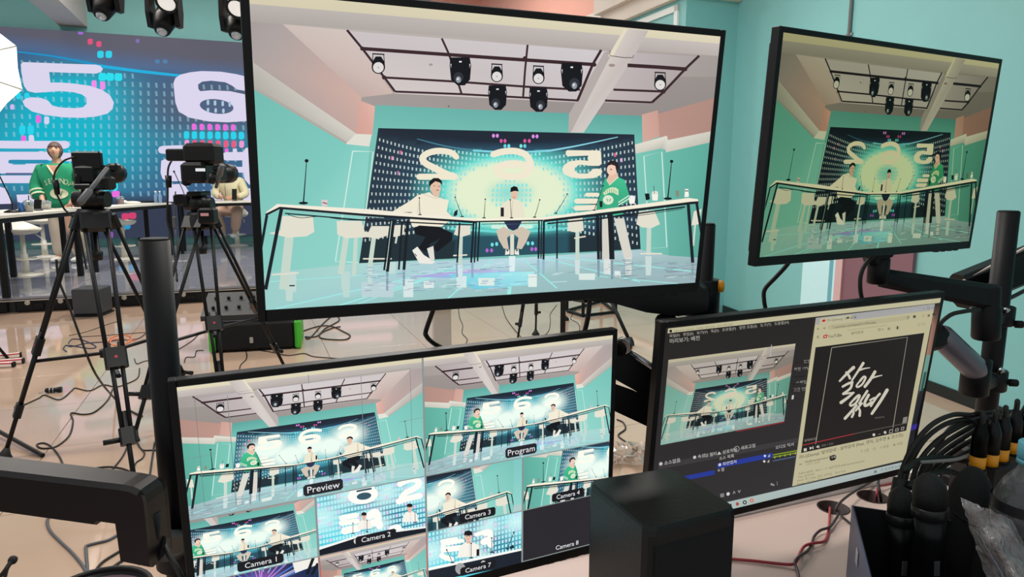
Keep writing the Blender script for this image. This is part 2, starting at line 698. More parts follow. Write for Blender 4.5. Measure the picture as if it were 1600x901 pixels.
# edge rail with its lugs along the front of the stage
M_RAIL = mat('rail_aluminium', '#b7b2a6', .35, .6)
b = MB(); b.beam(RW(-7, V_STAGE - .012, STAGE_Z - .04), RW(4.2, V_STAGE - .012, STAGE_Z - .04), .02, .012, bev=.1)
struct('edge_rail', b, M_RAIL, stage)
for px in (42, 94, 194, 287, 430):
    p = onv(px, 463, V_STAGE - .02)
    p.z = STAGE_Z - .065
    d = RW(0, 1) - RW(0, 0)
    b = MB(); b.lathe(p - d * .012, p + d * .01, [(0, .026), (.4, .026), (1, .02)], 10); b.cyl(p - d * .02, p - d * .01, .011)
    struct('rail_lug', b, M_RAIL, stage)
# modules of the lit floor seen under the rail
for k in range(9):
    b = MB(); c = RW(-4.9 + k * 1.0, V_STAGE + .02, .065)
    b.box(c, (.93, .06, .12), TH, .012); b.box(c + RW(.2, -.035), (.18, .03, .05), TH, .008); b.box(c + RW(-.25, -.035, .0), (.1, .03, .07), TH, .008)
    struct('floor_module', b, M_METAL, stage)

# ------------------------------------------------------------------ LED display wall
LU0, LU1 = -4.50, 4.0
LZ0 = onv(200, 371.5, V_LED).z
LZ1 = onv(200, 54.5, V_LED).z
led_root = empty('led_display_wall', RW(0, V_LED + .06, 0), 'wide curved-graphic LED wall behind the stage showing the big numerals 5 and 6', 'led screen')
b = MB(); b.hull([RW(LU0, V_LED + .01, LZ0), RW(LU1, V_LED + .01, LZ0), RW(LU1, V_LED + .14, LZ0), RW(LU0, V_LED + .14, LZ0)],
                 [RW(LU0, V_LED + .01, LZ1), RW(LU1, V_LED + .01, LZ1), RW(LU1, V_LED + .14, LZ1), RW(LU0, V_LED + .14, LZ1)])
b.build('cabinet', M_MATTE, led_root)
for u in np.arange(LU0 + .4, LU1, 1.1):
    MB().box(RW(u, V_LED + .1, (LZ0 + STAGE_Z) / 2), (.08, .08, LZ0 - STAGE_Z), TH).build('foot', M_METAL, led_root)
LEDC = [project(RW(u, V_LED, z)) for u, z in ((LU0, LZ1), (LU1, LZ1), (LU1, LZ0), (LU0, LZ0))]
led = Pic(hmap(homog(LEDC, UNIT)))
CY, SL, GR = lin('#04b4cb'), lin('#46597a'), lin('#5b5d70')


def led_arc(x):
    return np.interp(x, [-60, 30, 90, 160, 220, 285, 380, 500, 760], [76, 83, 90, 104, 111, 118, 128, 133, 120])


def led_bg(x, y):
    g = lambda cx, cy, sx, sy: math.exp(-((x - cx) / sx) ** 2 - ((y - cy) / sy) ** 2)
    k = min(1.0, 1.1 * g(120, 150, 80, 42) + .95 * g(60, 225, 120, 70) + .5 * g(170, 230, 80, 60) + .45 * g(330, 215, 70, 16) + .9 * g(560, 240, 120, 80))
    c = mixc(lin('#3a5c84'), CY, k)
    c = mixc(c, lin('#555a6e'), .85 * g(340, 165, 120, 46))
    e = (led_arc(x) - y) / 7.0
    if e > 0: c = mixc(c, mixc(lin('#4c6a94'), lin('#5b5a68'), (e - .5) / 4), min(1, e * 1.5))
    bot = (y - (306 - .02 * x)) / 12.0
    if bot > 0: c = mixc(c, lin('#343b50'), bot)
    return c


led.grid(LEDC, 84, 34, led_bg)
led.brush('#1790c8', (2, 4), [(20, 80), (90, 89), (160, 103)])
led.brush('#16b0e0', (5, 3), [(155, 103), (220, 111.5), (285, 118.5), (380, 128), (470, 132)])
led.lock()
for i in range(-5, 62):
    for j in range(0, 17):
        x = 22 + i * 12.35; y = 92 + j * 13.2 + (x - 200) * (.05 - .0049 * j)
        if y < led_arc(x) + 9 or y > 303: continue
        k = led_bg(x, y)
        c = mixc(k, lin('#a8d8e4'), .38)
        led.poly([c] * 4, [(x - 2.1, y - 3.9), (x + 1.4, y - 3.7), (x + 2.2, y + 3.9), (x - 1.3, y + 3.7)])
led.free()


def led_dots(c, xs, y, w, h, slope=0.0):
    led.lock()
    for x in xs:
        yy = y + (x - xs[0]) * slope
        led.poly(c, [(x - w, yy - h * .6), (x - w * .6, yy - h), (x + w * .7, yy - h), (x + w, yy - h * .6), (x + w, yy + h * .6), (x + w * .6, yy + h), (x - w * .6, yy + h), (x - w, yy + h * .6)])
    led.free()


mg, cy, rd = '#ee6be0', '#25d3ec', '#ea5a82'
led_dots('#a06ad0', [126], 51, 4, 3); led_dots('#e04f7c', [141, 154.5], 65, 4, 4.5, .28); led_dots(cy, [157, 170], 85, 5, 5.5)
led_dots('#7e6cb0', [215], 64, 3, 3); led_dots('#4c7fae', [246, 258], 96, 3.5, 3)
led_dots('#22e0f0', [160, 172, 185], 120, 6, 6, .02); led_dots('#f08ee8', [147, 160.5], 132, 4, 6.5, .12)
led_dots(mg, [60], 186, 4, 6); led_dots('#d8d4f4', [73], 188, 4, 6); led_dots(cy, [35, 48], 203, 5, 7); led_dots(mg, [37], 217, 4, 5); led_dots('#e0dcf6', [49], 217, 4, 6)
led_dots(cy, [29, 42], 150, 4, 5); led_dots('#d8b8f4', [19], 167, 3, 4)
led_dots(mg, [303 + 12.2 * k for k in range(6)], 198, 3.4, 5, .02)
led_dots(cy, [291.5 + 12.2 * k for k in range(8)], 211, 4.2, 6, .01)
led_dots(rd, [292 + 12.2 * k for k in range(8)], 224, 3.6, 5.5, .015)
led_dots('#ef9ad2', [292, 377.4], 224, 3.6, 5.5, .015); led_dots(mg, [354], 235, 3, 3)
led_dots('#2fd6ea', [166, 178], 291, 6, 7); led_dots(mg, [181], 303, 6, 5)
led_dots('#d0416e', [196, 207], 338, 6, 5, -.1); led_dots('#2595cc', [186, 198], 352, 6, 6); led_dots('#8d53ac', [172], 367, 5, 5)
NUM = '#dcd6ef'
led.poly(NUM, [(36, 97), (100, 99.5), (150, 101), (157, 103), (161, 107.5), (158, 112.5), (150, 115), (100, 113.5), (77, 112.5), (79, 129), (95, 129), (115, 130.5), (140, 134), (160, 140.5), (172, 149), (178, 160), (176, 170), (168, 177.5), (150, 182), (128, 184), (100, 183.3), (70, 179.5), (50, 174), (39, 166), (35.5, 158.5), (40, 154), (50, 152), (64, 153), (75, 157), (82, 165), (95, 168), (118, 169), (130, 167.5), (135.5, 162), (135, 153), (128, 147.5), (115, 144), (95, 142.3), (70, 144), (55, 145), (43, 142), (37.5, 134), (34, 115), (32.5, 101)])
led.poly(NUM, [(271, 130), (274, 122), (282, 116.5), (297, 113), (315, 111), (345, 112), (370, 116), (392, 121.5), (408, 130), (411, 138), (402, 143), (385, 142), (371, 140), (363, 134), (352, 128.5), (330, 126), (316, 127.5), (309.5, 132), (310, 139), (313, 142.5), (330, 141), (360, 142.5), (390, 149), (407, 159), (412, 170), (406, 181), (388, 189), (355, 191), (325, 189.5), (295, 183.5), (279, 174), (274, 160)])
led.ell('#4e5f80', 338.5, 166.3, 26.5, 11.3, .12, 26)
led_dots('#a8c8d8', [325, 336, 348, 359], 160, 2, 4, .08); led_dots('#a8c8d8', [325, 337, 349], 172, 2, 3.5, .05)
# the caption below each numeral, in rounded strokes
led.brush(NUM, 12, [(-38, 225), (30, 226), (103, 226)]); led.poly(NUM, [(45, 222), (46, 213), (53, 213), (54, 222)])
led.brush(NUM, 13, [(-40, 243), (40, 243), (125, 246)]); led.poly(NUM, [(40, 236), (68, 236), (68, 262), (40, 262)])
led.poly(NUM, [(-50, 237), (20, 237), (20, 270), (-50, 270)])
led.brush(NUM, 14, [(-40, 264), (40, 264), (115, 264)]); led.brush(NUM, 12, [(-40, 280), (20, 280), (60, 280)])
led.poly(NUM, [(48, 276), (120, 276), (118, 300), (60, 300), (52, 294), (46, 286)])
led.brush('#2ba6c2', 5, [(-4, 234.5), (40, 234.5), (60, 234.5)]); led.brush('#2a8fb4', 6, [(16, 252.5), (45, 252.5), (74, 252.5)]); led.brush('#5a6390', 3, [(10, 271.5), (30, 271.5), (60, 271.5)])
led.poly(NUM, [(-50, 292), (-5, 290), (8, 294), (16, 305), (20, 318), (-50, 320)]); led.poly(NUM, [(26, 304), (60, 303), (124, 302), (124, 317), (28, 318)])
led.brush(NUM, 12, [(253, 234), (275, 233), (300, 233)]); led.poly(NUM, [(252, 251), (258, 248.5), (292, 250), (292, 258), (300, 259), (300, 283), (262, 283), (254, 279), (251, 270)])
led.poly(NUM, [(264, 288), (283, 287), (290, 291), (294, 298), (294, 314), (263, 315)])
led.brush(NUM, 13, [(353, 244), (372, 244), (400, 243)]); led.poly(NUM, [(364, 232), (370, 232), (371, 242), (363, 242)])
led.poly(NUM, [(378, 240), (384, 231), (400, 229), (400, 292), (389, 288), (382, 280), (379, 262)]); led.brush(NUM, 9, [(352, 265), (370, 265), (390, 265)])
led.brush(NUM, 12, [(360, 300), (385, 300), (410, 301)]); led.poly(NUM, [(330, 296), (400, 298), (400, 313), (330, 313)])
# the third numeral, hidden by the large monitor from where the photo stands
led.brush(NUM, 15, [(505, 138), (520, 127), (555, 124), (590, 130), (597, 142), (575, 158), (540, 170), (508, 189)]); led.brush(NUM, 14, [(508, 190), (550, 191), (600, 190)])
led.brush(NUM, 12, [(520, 240), (600, 240)]); led.brush(NUM, 13, [(510, 262), (610, 262)]); led.brush(NUM, 13, [(525, 286), (595, 286)])
led_n = (RW(0, 0) - RW(0, 1)).normalized()
led_shown = Pic(); led_shown.blit(led, lambda q_: q_)
led_shown.build('led_picture', lambda a, c, z: RW(LU0 + (LU1 - LU0) * a, V_LED, LZ0 + (LZ1 - LZ0) * c) + led_n * z - RW(0, V_LED + .06), screen_mat('led_glow', .98), led_root, .0002)
# ================================================================== THINGS ON THE STAGE
T_Z = 1.03
M_TOP = mat('table_top_white', '#e6dfd2', .4, noise=.02)
VDIR = RW(0, 1)
UDIR = RW(1, 0)


def long_table(e0, e1, depth, label, name='stage_table', legs=((0.0, 0), (1.0, 0), (0.0, 1), (1.0, 1)), lw=.055):
    """e0, e1: near edge of the top; depth: vector to the far edge"""
    e0, e1, depth = Vector(e0), Vector(e1), Vector(depth)
    base = (e0 + e1) / 2; base.z = STAGE_Z
    r = empty(name, base, label, 'table', 'long white tables on the stage')
    up = Vector((0, 0, 1))
    q = [e0, e1, e1 + depth, e0 + depth]
    MB().hull([p - up * .028 for p in q], q).build('table_top', M_TOP, r)
    a = (e1 - e0).normalized(); dd = depth.normalized()
    ins = .03
    c = [e0 + (a + dd) * ins, e1 + (dd - a) * ins, e1 + depth - (a + dd) * ins, e0 + depth + (a - dd) * ins]
    b = MB()
    for i in range(4):
        p, s = c[i] - up * .055, c[(i + 1) % 4] - up * .055
        b.beam(p, s, .04, .05)
    b.build('frame', M_METAL, r)
    for t, s in legs:
        p = c[0] + (c[1] - c[0]) * t + (c[3] - c[0]) * s
        MB().beam(p - up * .03, Vector((p.x, p.y, STAGE_Z)), lw, lw, up=a).build('leg', M_METAL, r)
    return r


E0, E1 = on(-2, 337.5, T_Z), on(122, 326.5, T_Z)
E2, E3 = on(162, 323.5, T_Z), on(268, 316.5, T_Z)
wl = Vector((-.85, -.12, 0))
long_table(E0, E1, wl, 'white stage table nearest the photographer, in front of the person in green', lw=.07)
long_table(E1 + (E2 - E1) * .5, E3, wl * .5, 'white stage table behind the left tripod, from the green jersey towards the wall', lw=.06)
F0, F1 = on(276, 316.2, T_Z), on(396, 313.8, T_Z)
long_table(F0, F0 + (F1 - F0) * 1.35, VDIR * .55, 'white stage table behind the right tripod, in front of the person in the cream hoodie', lw=.05)

# ---- bar stools
M_STOOL = mat('stool_white', '#e6e0d2', .35, noise=.02)


def make_stool():
    r = empty('bar_stool', (0, 0, 0), '-', 'bar stool', 'white bar stools on the stage')
    b = MB()
    rings = []
    for (z, rx, ry) in ((0, .06, .06), (.015, .17, .15), (.05, .215, .19), (.09, .225, .20), (.085, .20, .175), (.055, .185, .16), (.04, .09, .08)):
        ring = []
        for i in range(20):
            a = 2 * math.pi * i / 20
            lift = max(0.0, math.sin(a)) ** 2 * (z > .06) * .13
            ring.append(Vector((rx * math.cos(a), ry * math.sin(a) + (.03 if lift > .05 else 0), .60 + z + lift)))
        rings.append(ring)
    vs = [p for q in rings for p in q]; n = 20
    fs = [[j * n + i, j * n + (i + 1) % n, (j + 1) * n + (i + 1) % n, (j + 1) * n + i] for j in range(len(rings) - 1) for i in range(n)]
    fs += [list(range(n))[::-1], [(len(rings) - 1) * n + i for i in range(n)]]
    b.add(vs, fs, True); b.build('seat', M_STOOL, r)
    MB().lathe((0, 0, .02), (0, 0, .60), [(0, .045), (.5, .04), (.51, .028), (1, .028)]).build('stem', M_STOOL, r)
    MB().lathe((0, 0, 0), (0, 0, .04), [(0, .2), (.25, .2), (1, .05)], 24).build('base', M_STOOL, r)
    b = MB(); b.tube([(.16 * math.cos(a), .16 * math.sin(a), .24) for a in np.linspace(.2, 5.9, 14)], .011, sm=3)
    b.cyl((-.15, 0, .24), (.15, 0, .24), .011); b.build('footrest', M_STOOL, r)
    MB().tube([(.12, -.08, .6), (.16, -.12, .55), (.17, -.14, .5)], .007).build('lever', M_STOOL, r)
    return r


stool = make_stool()
sp = [(27, 428, 8.9, 1.0, 'white bar stool at the far left of the stage, beside the blue can'), (60, 0, 11.0, .5, 'white bar stool behind the person in the green jersey'),
      (186, 0, 10.7, 2.6, 'white bar stool between the two camera tripods, under the table'), (366, 0, 12.95, .2, 'white bar stool under the person in the cream hoodie')]
for i, (px, py, y, rz, lb) in enumerate(sp):
    s = stool if i == 0 else copy_tree(stool)
    p = at(px, 300, y); s.location = (p.x, p.y, STAGE_Z); s.rotation_euler = (0, 0, rz)
    s['label'] = lb; s.scale = (1, 1, .88)

# ---- people
M_SKIN = mat('skin', '#dba98e', .55, noise=.04, nscale=30)
M_GREEN = mat('jersey_green', '#1f9a6d', .8, noise=.06, nscale=60, bump=.2)
M_PANTS = mat('trousers_cream', '#dccbb6', .85, noise=.05, nscale=50, bump=.2)
M_HAIRB = mat('hair_brown', '#66524f', .6, noise=.2, nscale=90)
M_HOOD = mat('hoodie_cream', '#d6cfab', .85, noise=.05, nscale=50, bump=.2)
M_BEIGE = mat('trousers_beige', '#c3a28e', .85, noise=.05, nscale=50)
M_CREAMT = mat('cream_trim', '#e0e4c0', .7)
M_SHOE = mat('shoe_white', '#e6e3dc', .5)


def hand_nodes(N, E, wrist, pos, d, side, pre, s=1.0):
    """palm and five bent fingers hung on the wrist node"""
    d = Vector(d).normalized(); x = d.cross(Vector((0, 1, 0)));
    if x.length < .1: x = Vector((1, 0, 0))
    x.normalize(); pos = Vector(pos)
    N[pre + 'palm'] = (*(pos + d * .05 * s), .034 * s, .018 * s); E.append((wrist, pre + 'palm'))
    for k, (o, l) in enumerate(((-.028, .062), (-.010, .075), (.010, .07), (.028, .055))):
        a = pos + d * .085 * s + x * o * s
        N[pre + 'k%d' % k] = (*a, .0095 * s); N[pre + 'f%d' % k] = (*(a + d * l * .55 * s + Vector((0, -.008, 0))), .0085 * s); N[pre + 't%d' % k] = (*(a + d * l * s + Vector((0, -.024, 0))), .007 * s)
        E += [(pre + 'palm', pre + 'k%d' % k), (pre + 'k%d' % k, pre + 'f%d' % k), (pre + 'f%d' % k, pre + 't%d' % k)]
    N[pre + 'th'] = (*(pos + d * .045 * s + x * side * .045 * s), .011 * s); N[pre + 'tt'] = (*(pos + d * .085 * s + x * side * .062 * s + Vector((0, -.012, 0))), .0085 * s)
    E += [(pre + 'palm', pre + 'th'), (pre + 'th', pre + 'tt')]


HN, HM = 32, 24


def head_point(d, k=1.0):
    """surface of a head in direction d (forward is -y, up is +z)"""
    x, y, z = d
    g = lambda a, b, c, e: math.exp(-((a - b) / c) ** 2) * math.exp(-((z - e[0]) / e[1]) ** 2)
    taper = 1 - .30 * max(0.0, -z) ** 1.4
    X, Y, Z = .074 * x * taper, .093 * y * (1 - .10 * max(0.0, -z)), .116 * z
    if y < 0 and k == 1.0:
        Y -= .024 * g(x, 0, .15, (-.14, .13)) * (-y) + .010 * g(x, 0, .16, (.06, .14)) * (-y)        # nose and bridge
        Y -= .010 * g(x, 0, .34, (-.78, .16))                                                        # chin
        Y -= .005 * g(x, 0, .28, (-.44, .10))                                                        # lips
        Y += .010 * (g(abs(x), .36, .17, (.12, .12)))                                                # eye sockets
    return Vector((X, Y, Z)) * k


def dirs():
    for j in range(HM + 1):
        ph = math.pi * j / HM
        for i in range(HN):
            a = 2 * math.pi * i / HN
            yield Vector((math.sin(ph) * math.cos(a), math.sin(ph) * math.sin(a), math.cos(ph)))


def add_head(body, hc, q):
    """shape the head onto the neck, inside the one body mesh"""
    bm = bmesh.new(); bm.from_mesh(body.data)
    vs = [bm.verts.new(hc + q @ head_point(d)) for d in dirs()]
    for j in range(HM):
        for i in range(HN):
            f = bm.faces.new((vs[j * HN + i], vs[(j + 1) * HN + i], vs[(j + 1) * HN + (i + 1) % HN], vs[j * HN + (i + 1) % HN])); f.smooth = True
    for s_ in (-1, 1):                                    # ears
        e = [bm.verts.new(hc + q @ Vector((s_ * (.070 + .010 * abs(math.cos(b_))), .012 + .014 * math.cos(a) * math.sin(b_), -.004 + .030 * math.sin(a) * math.sin(b_)))) for b_ in (.3, 1.2, 1.9, 2.8) for a in np.linspace(0, 2 * math.pi, 10, endpoint=False)]
        for r_ in range(3):
            for i in range(10):
                f = bm.faces.new((e[r_ * 10 + i], e[r_ * 10 + (i + 1) % 10], e[(r_ + 1) * 10 + (i + 1) % 10], e[(r_ + 1) * 10 + i])); f.smooth = True
    bmesh.ops.remove_doubles(bm, verts=bm.verts, dist=1e-6)
    bmesh.ops.recalc_face_normals(bm, faces=bm.faces)
    bm.to_mesh(body.data); bm.free()


def hair_shell(r, hc, q, line, k, m):
    """hair as a closed shell over the part of the head where z lies above line(x, y)"""
    D = list(dirs())
    keep = [(j, i) for j in range(HM) for i in range(HN) if (lambda c: c.z > line(c.x, c.y))((D[j * HN + i] + D[(j + 1) * HN + i] + D[(j + 1) * HN + (i + 1) % HN] + D[j * HN + (i + 1) % HN]) / 4)]
    quad = lambda j, i: (j * HN + i, (j + 1) * HN + i, (j + 1) * HN + (i + 1) % HN, j * HN + (i + 1) % HN)
    rnd = random.Random(2)
    outer = [hc + q @ (head_point(d, k) * (1 + .02 * math.sin(23 * math.atan2(d.y, d.x)) * (1 - abs(d.z)))) for d in D]
    inner = [hc + q @ (head_point(d, .97)) for d in D]
    n = len(D); cnt = {}
    fs = []
    for j, i in keep:
        f = quad(j, i); fs.append(list(f)); fs.append([a + n for a in f[::-1]])
        for a, b_ in zip(f, f[1:] + f[:1]): cnt[(a, b_)] = cnt.get((a, b_), 0) + 1
    for a, b_ in cnt:
        if (b_, a) not in cnt: fs.append([b_, a, a + n, b_ + n])
    used = sorted({a for f in fs for a in f}); mp = {a: x for x, a in enumerate(used)}
    allv = outer + inner
    b = MB(); b.add([allv[a] for a in used], [[mp[a] for a in f] for f in fs], True)
    return b.build('hair', m, r, local=True)


def face_parts(r, body, hc, q, m_brow):
    """eyes, brows and mouth laid onto the front of a head with centre hc turned by matrix q (forward is -y)"""
    bpy.context.view_layer.update()

    def P(x, z, lift=.0015):
        o_ = hc + q @ Vector((x, -.3, z)); d_ = q @ Vector((0, 1, 0))
        ok, loc, nor, i = body.ray_cast(o_, d_, distance=.5)
        return (loc if ok else hc + q @ Vector((x, -.075, z))) - d_ * lift
    b = MB()
    for s in (-1, 1): b.ball(P(.030 * s, .010), (.011, .004, .005), 10, 6)
    b.build('eyes', mat('eye_dark', '#33241f', .3), r, local=True)
    b = MB()
    for s in (-1, 1): b.tube([P(.016 * s, .030), P(.031 * s, .034), P(.046 * s, .029)], .003, 5, 3)
    b.build('eyebrows', m_brow, r, local=True)
    b = MB(); b.ball(P(0, -.048), (.019, .006, .006), 10, 6); b.build('mouth', mat('lips', '#b0605c', .5), r, local=True)


# the person in the green jersey, standing behind the table and looking up to one side
WY = 10.35
wp = at(98, 300, WY)
w = empty('person', (wp.x, wp.y, STAGE_Z), 'person in a baggy green V-neck jersey and cream trousers standing behind the stage table', 'person')
S = 1.0
N = {}; E = []
N['pelvis'] = (0, 0, .90, .15, .11); N['belly'] = (-.01, 0, 1.05, .13, .10); N['chest'] = (-.02, 0, 1.27, .155, .105); N['neck0'] = (-.03, 0, 1.42, .06)
N['neck1'] = (-.034, -.005, 1.50, .050); N['skull'] = (-.033, -.005, 1.58, .052)
E += [('pelvis', 'belly'), ('belly', 'chest'), ('chest', 'neck0'), ('neck0', 'neck1'), ('neck1', 'skull')]
for s, kx, ky in ((-1, -.10, -.02), (1, .19, -.16)):
    p = 'l' if s < 0 else 'r'
    N[p + 'sh'] = (.16 * s - .02, 0, 1.345, .055); N[p + 'el'] = ((-.26 if s < 0 else .27), -.03, 1.10, .045); N[p + 'wr'] = ((-.16 if s < 0 else .2), -.16, .90, .03)
    E += [('chest', p + 'sh'), (p + 'sh', p + 'el'), (p + 'el', p + 'wr')]
    hand_nodes(N, E, p + 'wr', N[p + 'wr'][:3], (.35 * -s, -.3, -.8), s, p)
    N[p + 'hip'] = (.09 * s, 0, .84, .095); N[p + 'kn'] = (kx if s < 0 else .16, ky, .47, .065); N[p + 'an'] = ((-.1 if s < 0 else .13), .0, .09, .042); N[p + 'toe'] = ((-.12 if s < 0 else .15), -.13, .04, .035)
    E += [('pelvis', p + 'hip'), (p + 'hip', p + 'kn'), (p + 'kn', p + 'an'), (p + 'an', p + 'toe')]
body_w = figure('body', N, E, M_SKIN, w, 1)
q = Euler((-.22, 0, .35)).to_matrix(); hc = Vector((-.030, -.020, 1.605))
add_head(body_w, hc, q)
face_parts(w, body_w, hc, q, M_HAIRB)
def bob(x, y):
    """hairline of a bob with a fringe"""
    if y < -.55 and abs(x) < .80: return .30 + .06 * math.sin(14 * x)
    if y < -.25: return -.35 if abs(x) > .8 else .2
    return -.80


hair_shell(w, hc, q, bob, 1.15, M_HAIRB)
J = {}; JE = []
J['hem'] = (0, 0, .76, .235, .165); J['low'] = (0, 0, .90, .23, .165); J['mid'] = (-.01, 0, 1.10, .22, .15); J['top'] = (-.02, 0, 1.28, .205, .135); J['col'] = (-.028, 0, 1.385, .11, .09)
JE += [('hem', 'low'), ('low', 'mid'), ('mid', 'top'), ('top', 'col')]
for s in (-1, 1):
    p = 'l' if s < 0 else 'r'
    J[p + 's'] = (.212 * s - .02, 0, 1.345, .095); J[p + 'e'] = ((-.30 if s < 0 else .31), -.03, 1.09, .095); J[p + 'w'] = ((-.215 if s < 0 else .25), -.13, .93, .08)
    JE += [('top', p + 's'), (p + 's', p + 'e'), (p + 'e', p + 'w')]
jersey = figure('jersey', J, JE, M_GREEN, w, 2)


def shell_hit(o, x, z):
    """front surface of a garment at x, z"""
    best = None
    ok, loc, nor, i = o.ray_cast(Vector((x, -1, z)), Vector((0, 1, 0)))
    return loc.y if ok else -.17


bpy.context.view_layer.update()


def on_shirt(o, x, z, lift=.006): return Vector((x, shell_hit(o, x, z) - lift, z))


b = MB(); b.tube([on_shirt(jersey, -.095, 1.40), on_shirt(jersey, -.05, 1.33), on_shirt(jersey, .0, 1.25)], .011, 6, 4)
b.tube([on_shirt(jersey, .045, 1.40), on_shirt(jersey, .03, 1.33), on_shirt(jersey, .0, 1.25)], .011, 6, 4)
b.build('neck_trim', M_CREAMT, w, local=True)
b = MB(); K_ = 8                              # bare skin inside the V of the neck, following the cloth
grid_ = [[on_shirt(jersey, (-.098 + .148 * i / K_) * (1 - j / K_), 1.402 - (1.402 - 1.262) * j / K_, .005) for i in range(K_ + 1)] for j in range(K_ + 1)]
b.add([p_ for row in grid_ for p_ in row], [[j * (K_ + 1) + i, j * (K_ + 1) + i + 1, (j + 1) * (K_ + 1) + i + 1, (j + 1) * (K_ + 1) + i] for j in range(K_) for i in range(K_)], True)
b.build('neckline_skin', M_SKIN, w, local=True)


def patch_text(o, s, cx, cz, h, arc, m, name, parent):
    b = MB()
    wd = sum(.62 for _ in s) * h
    for i, ch in enumerate(s):
        vs, fs = text_shape(ch)
        t = (i + .5) / len(s) - .5
        ox = cx + t * wd - .3 * h; oz = cz + arc * (1 - (2 * t) ** 2)
        ang = -2 * arc * 4 * t / wd * .5
        P = []
        for vx, vz in vs:
            X, Z = vx * h, vz * h * 1.5
            P.append(on_shirt(o, ox + X * math.cos(ang) - Z * math.sin(ang), oz + X * math.sin(ang) + Z * math.cos(ang), .009))
        b.add(P, fs)
    return b.build(name, m, parent, local=True)


patch_text(jersey, 'SEVUNDA', .035, 1.10, .07, .05, M_CREAMT, 'lettering', w)
b = MB(); ring = [(.035 + .105 * math.cos(a), 1.0 + .075 * math.sin(a)) for a in np.linspace(0, 2 * math.pi, 24, endpoint=False)]
P = [on_shirt(jersey, .035, 1.0, .008)] + [on_shirt(jersey, x, z, .008) for x, z in ring]
b.add(P, [[0, i + 1, (i + 1) % 24 + 1] for i in range(24)]); em = b.build('emblem', M_CREAMT, w, local=True)
b = MB(); vs, fs = text_shape('W'); b.add([on_shirt(jersey, .035 + (vx - .48) * .1, 1.0 + (vz - .35) * .1, .014) for vx, vz in vs], fs); b.build('emblem_letter', mat('letter_green', '#2a6b4c', .7), em, local=True)
for s in (-1, 1):
    p = 'l' if s < 0 else 'r'
    a0, a1 = Vector(J[p + 'e'][:3]), Vector(J[p + 'w'][:3])
    for t in (.45, .75):
        c = a0 + (a1 - a0) * t; d = (a1 - a0).normalized()
        MB().lathe(c - d * .012, c + d * .012, [(0, .093 - .014 * t), (0, .098 - .014 * t), (1, .098 - .014 * t), (1, .09 - .014 * t)], 20, caps=False).build('sleeve_stripe', M_CREAMT, w, local=True)
T = {}; TE = []
T['waist'] = (0, 0, .86, .165, .125); T['crotch'] = (0, 0, .78, .16, .12)
TE += [('waist', 'crotch')]
for s in (-1, 1):
    p = 'l' if s < 0 else 'r'
    T[p + 't'] = (.10 * s, -.01, .70, .115); T[p + 'k'] = ((-.10 if s < 0 else .17), (-.02 if s < 0 else -.1), .47, .098); T[p + 'c'] = ((-.1 if s < 0 else .14), 0, .25, .095); T[p + 'h'] = ((-.1 if s < 0 else .135), 0, .07, .09)
    TE += [('crotch', p + 't'), (p + 't', p + 'k'), (p + 'k', p + 'c'), (p + 'c', p + 'h')]
figure('trousers', T, TE, M_PANTS, w, 2)
for x in (-.11, .145):
    MB().ball((x, -.06, .045), (.055, .14, .045), 12, 8).build('shoe', M_SHOE, w, local=True)

w.scale = (1.2, 1.12, 1.03)
# the person in the cream hoodie, seated behind the far table, half hidden by the right camera
hp = at(364, 300, 12.9)
m2 = empty('person', (hp.x, hp.y, STAGE_Z), 'person in a cream hooded top and beige trousers seated behind the right camera', 'person')
N = {}; E = []
N['pelvis'] = (0, .05, .74, .15, .12); N['belly'] = (-.02, .03, .92, .14, .11); N['chest'] = (-.04, 0, 1.13, .16, .11); N['neck0'] = (-.10, -.02, 1.28, .06); N['neck1'] = (-.13, -.04, 1.35, .05); N['skull'] = (-.16, -.05, 1.43, .052)
E += [('pelvis', 'belly'), ('belly', 'chest'), ('chest', 'neck0'), ('neck0', 'neck1'), ('neck1', 'skull')]
for s in (-1, 1):
    p = 'l' if s < 0 else 'r'
    N[p + 'sh'] = (.18 * s - .05, 0, 1.22, .06); N[p + 'el'] = (.25 * s - .02, -.06, .98, .045); N[p + 'wr'] = (.12 * s, -.26, .93, .03)
    E += [('chest', p + 'sh'), (p + 'sh', p + 'el'), (p + 'el', p + 'wr')]
    hand_nodes(N, E, p + 'wr', N[p + 'wr'][:3], (-.5 * s, -.7, -.15), s, p)
    N[p + 'hip'] = (.10 * s, 0, .70, .095); N[p + 'kn'] = (.19 * s, -.38, .66, .066); N[p + 'an'] = (.10 * s, -.28, .26, .045); N[p + 'toe'] = (.11 * s, -.42, .22, .035)
    E += [('pelvis', p + 'hip'), (p + 'hip', p + 'kn'), (p + 'kn', p + 'an'), (p + 'an', p + 'toe')]
body_m = figure('body', N, E, M_SKIN, m2, 1)
q2 = Euler((0, 0, -.35)).to_matrix(); hc2 = Vector((-.165, -.055, 1.46))
M_HAIRK = mat('hair_black', '#1b1516', .5, noise=.2, nscale=90)
add_head(body_m, hc2, q2)
face_parts(m2, body_m, hc2, q2, M_HAIRK)
hair_shell(m2, hc2, q2, lambda x, y: .45 if y < -.5 else (.05 if y < .2 else -.45), 1.10, M_HAIRK)
J2 = {'hem': (0, .04, .72, .20, .16), 'mid': (-.01, .02, .95, .21, .15), 'top': (-.04, 0, 1.15, .20, .135), 'col': (-.07, .01, 1.265, .11, .10)}
JE2 = [('hem', 'mid'), ('mid', 'top'), ('top', 'col')]
for s in (-1, 1):
    p = 'l' if s < 0 else 'r'
    J2[p + 's'] = (.21 * s - .05, 0, 1.19, .09); J2[p + 'e'] = (.29 * s - .02, -.06, .96, .08); J2[p + 'w'] = (.16 * s, -.22, .92, .06)
    JE2 += [('top', p + 's'), (p + 's', p + 'e'), (p + 'e', p + 'w')]
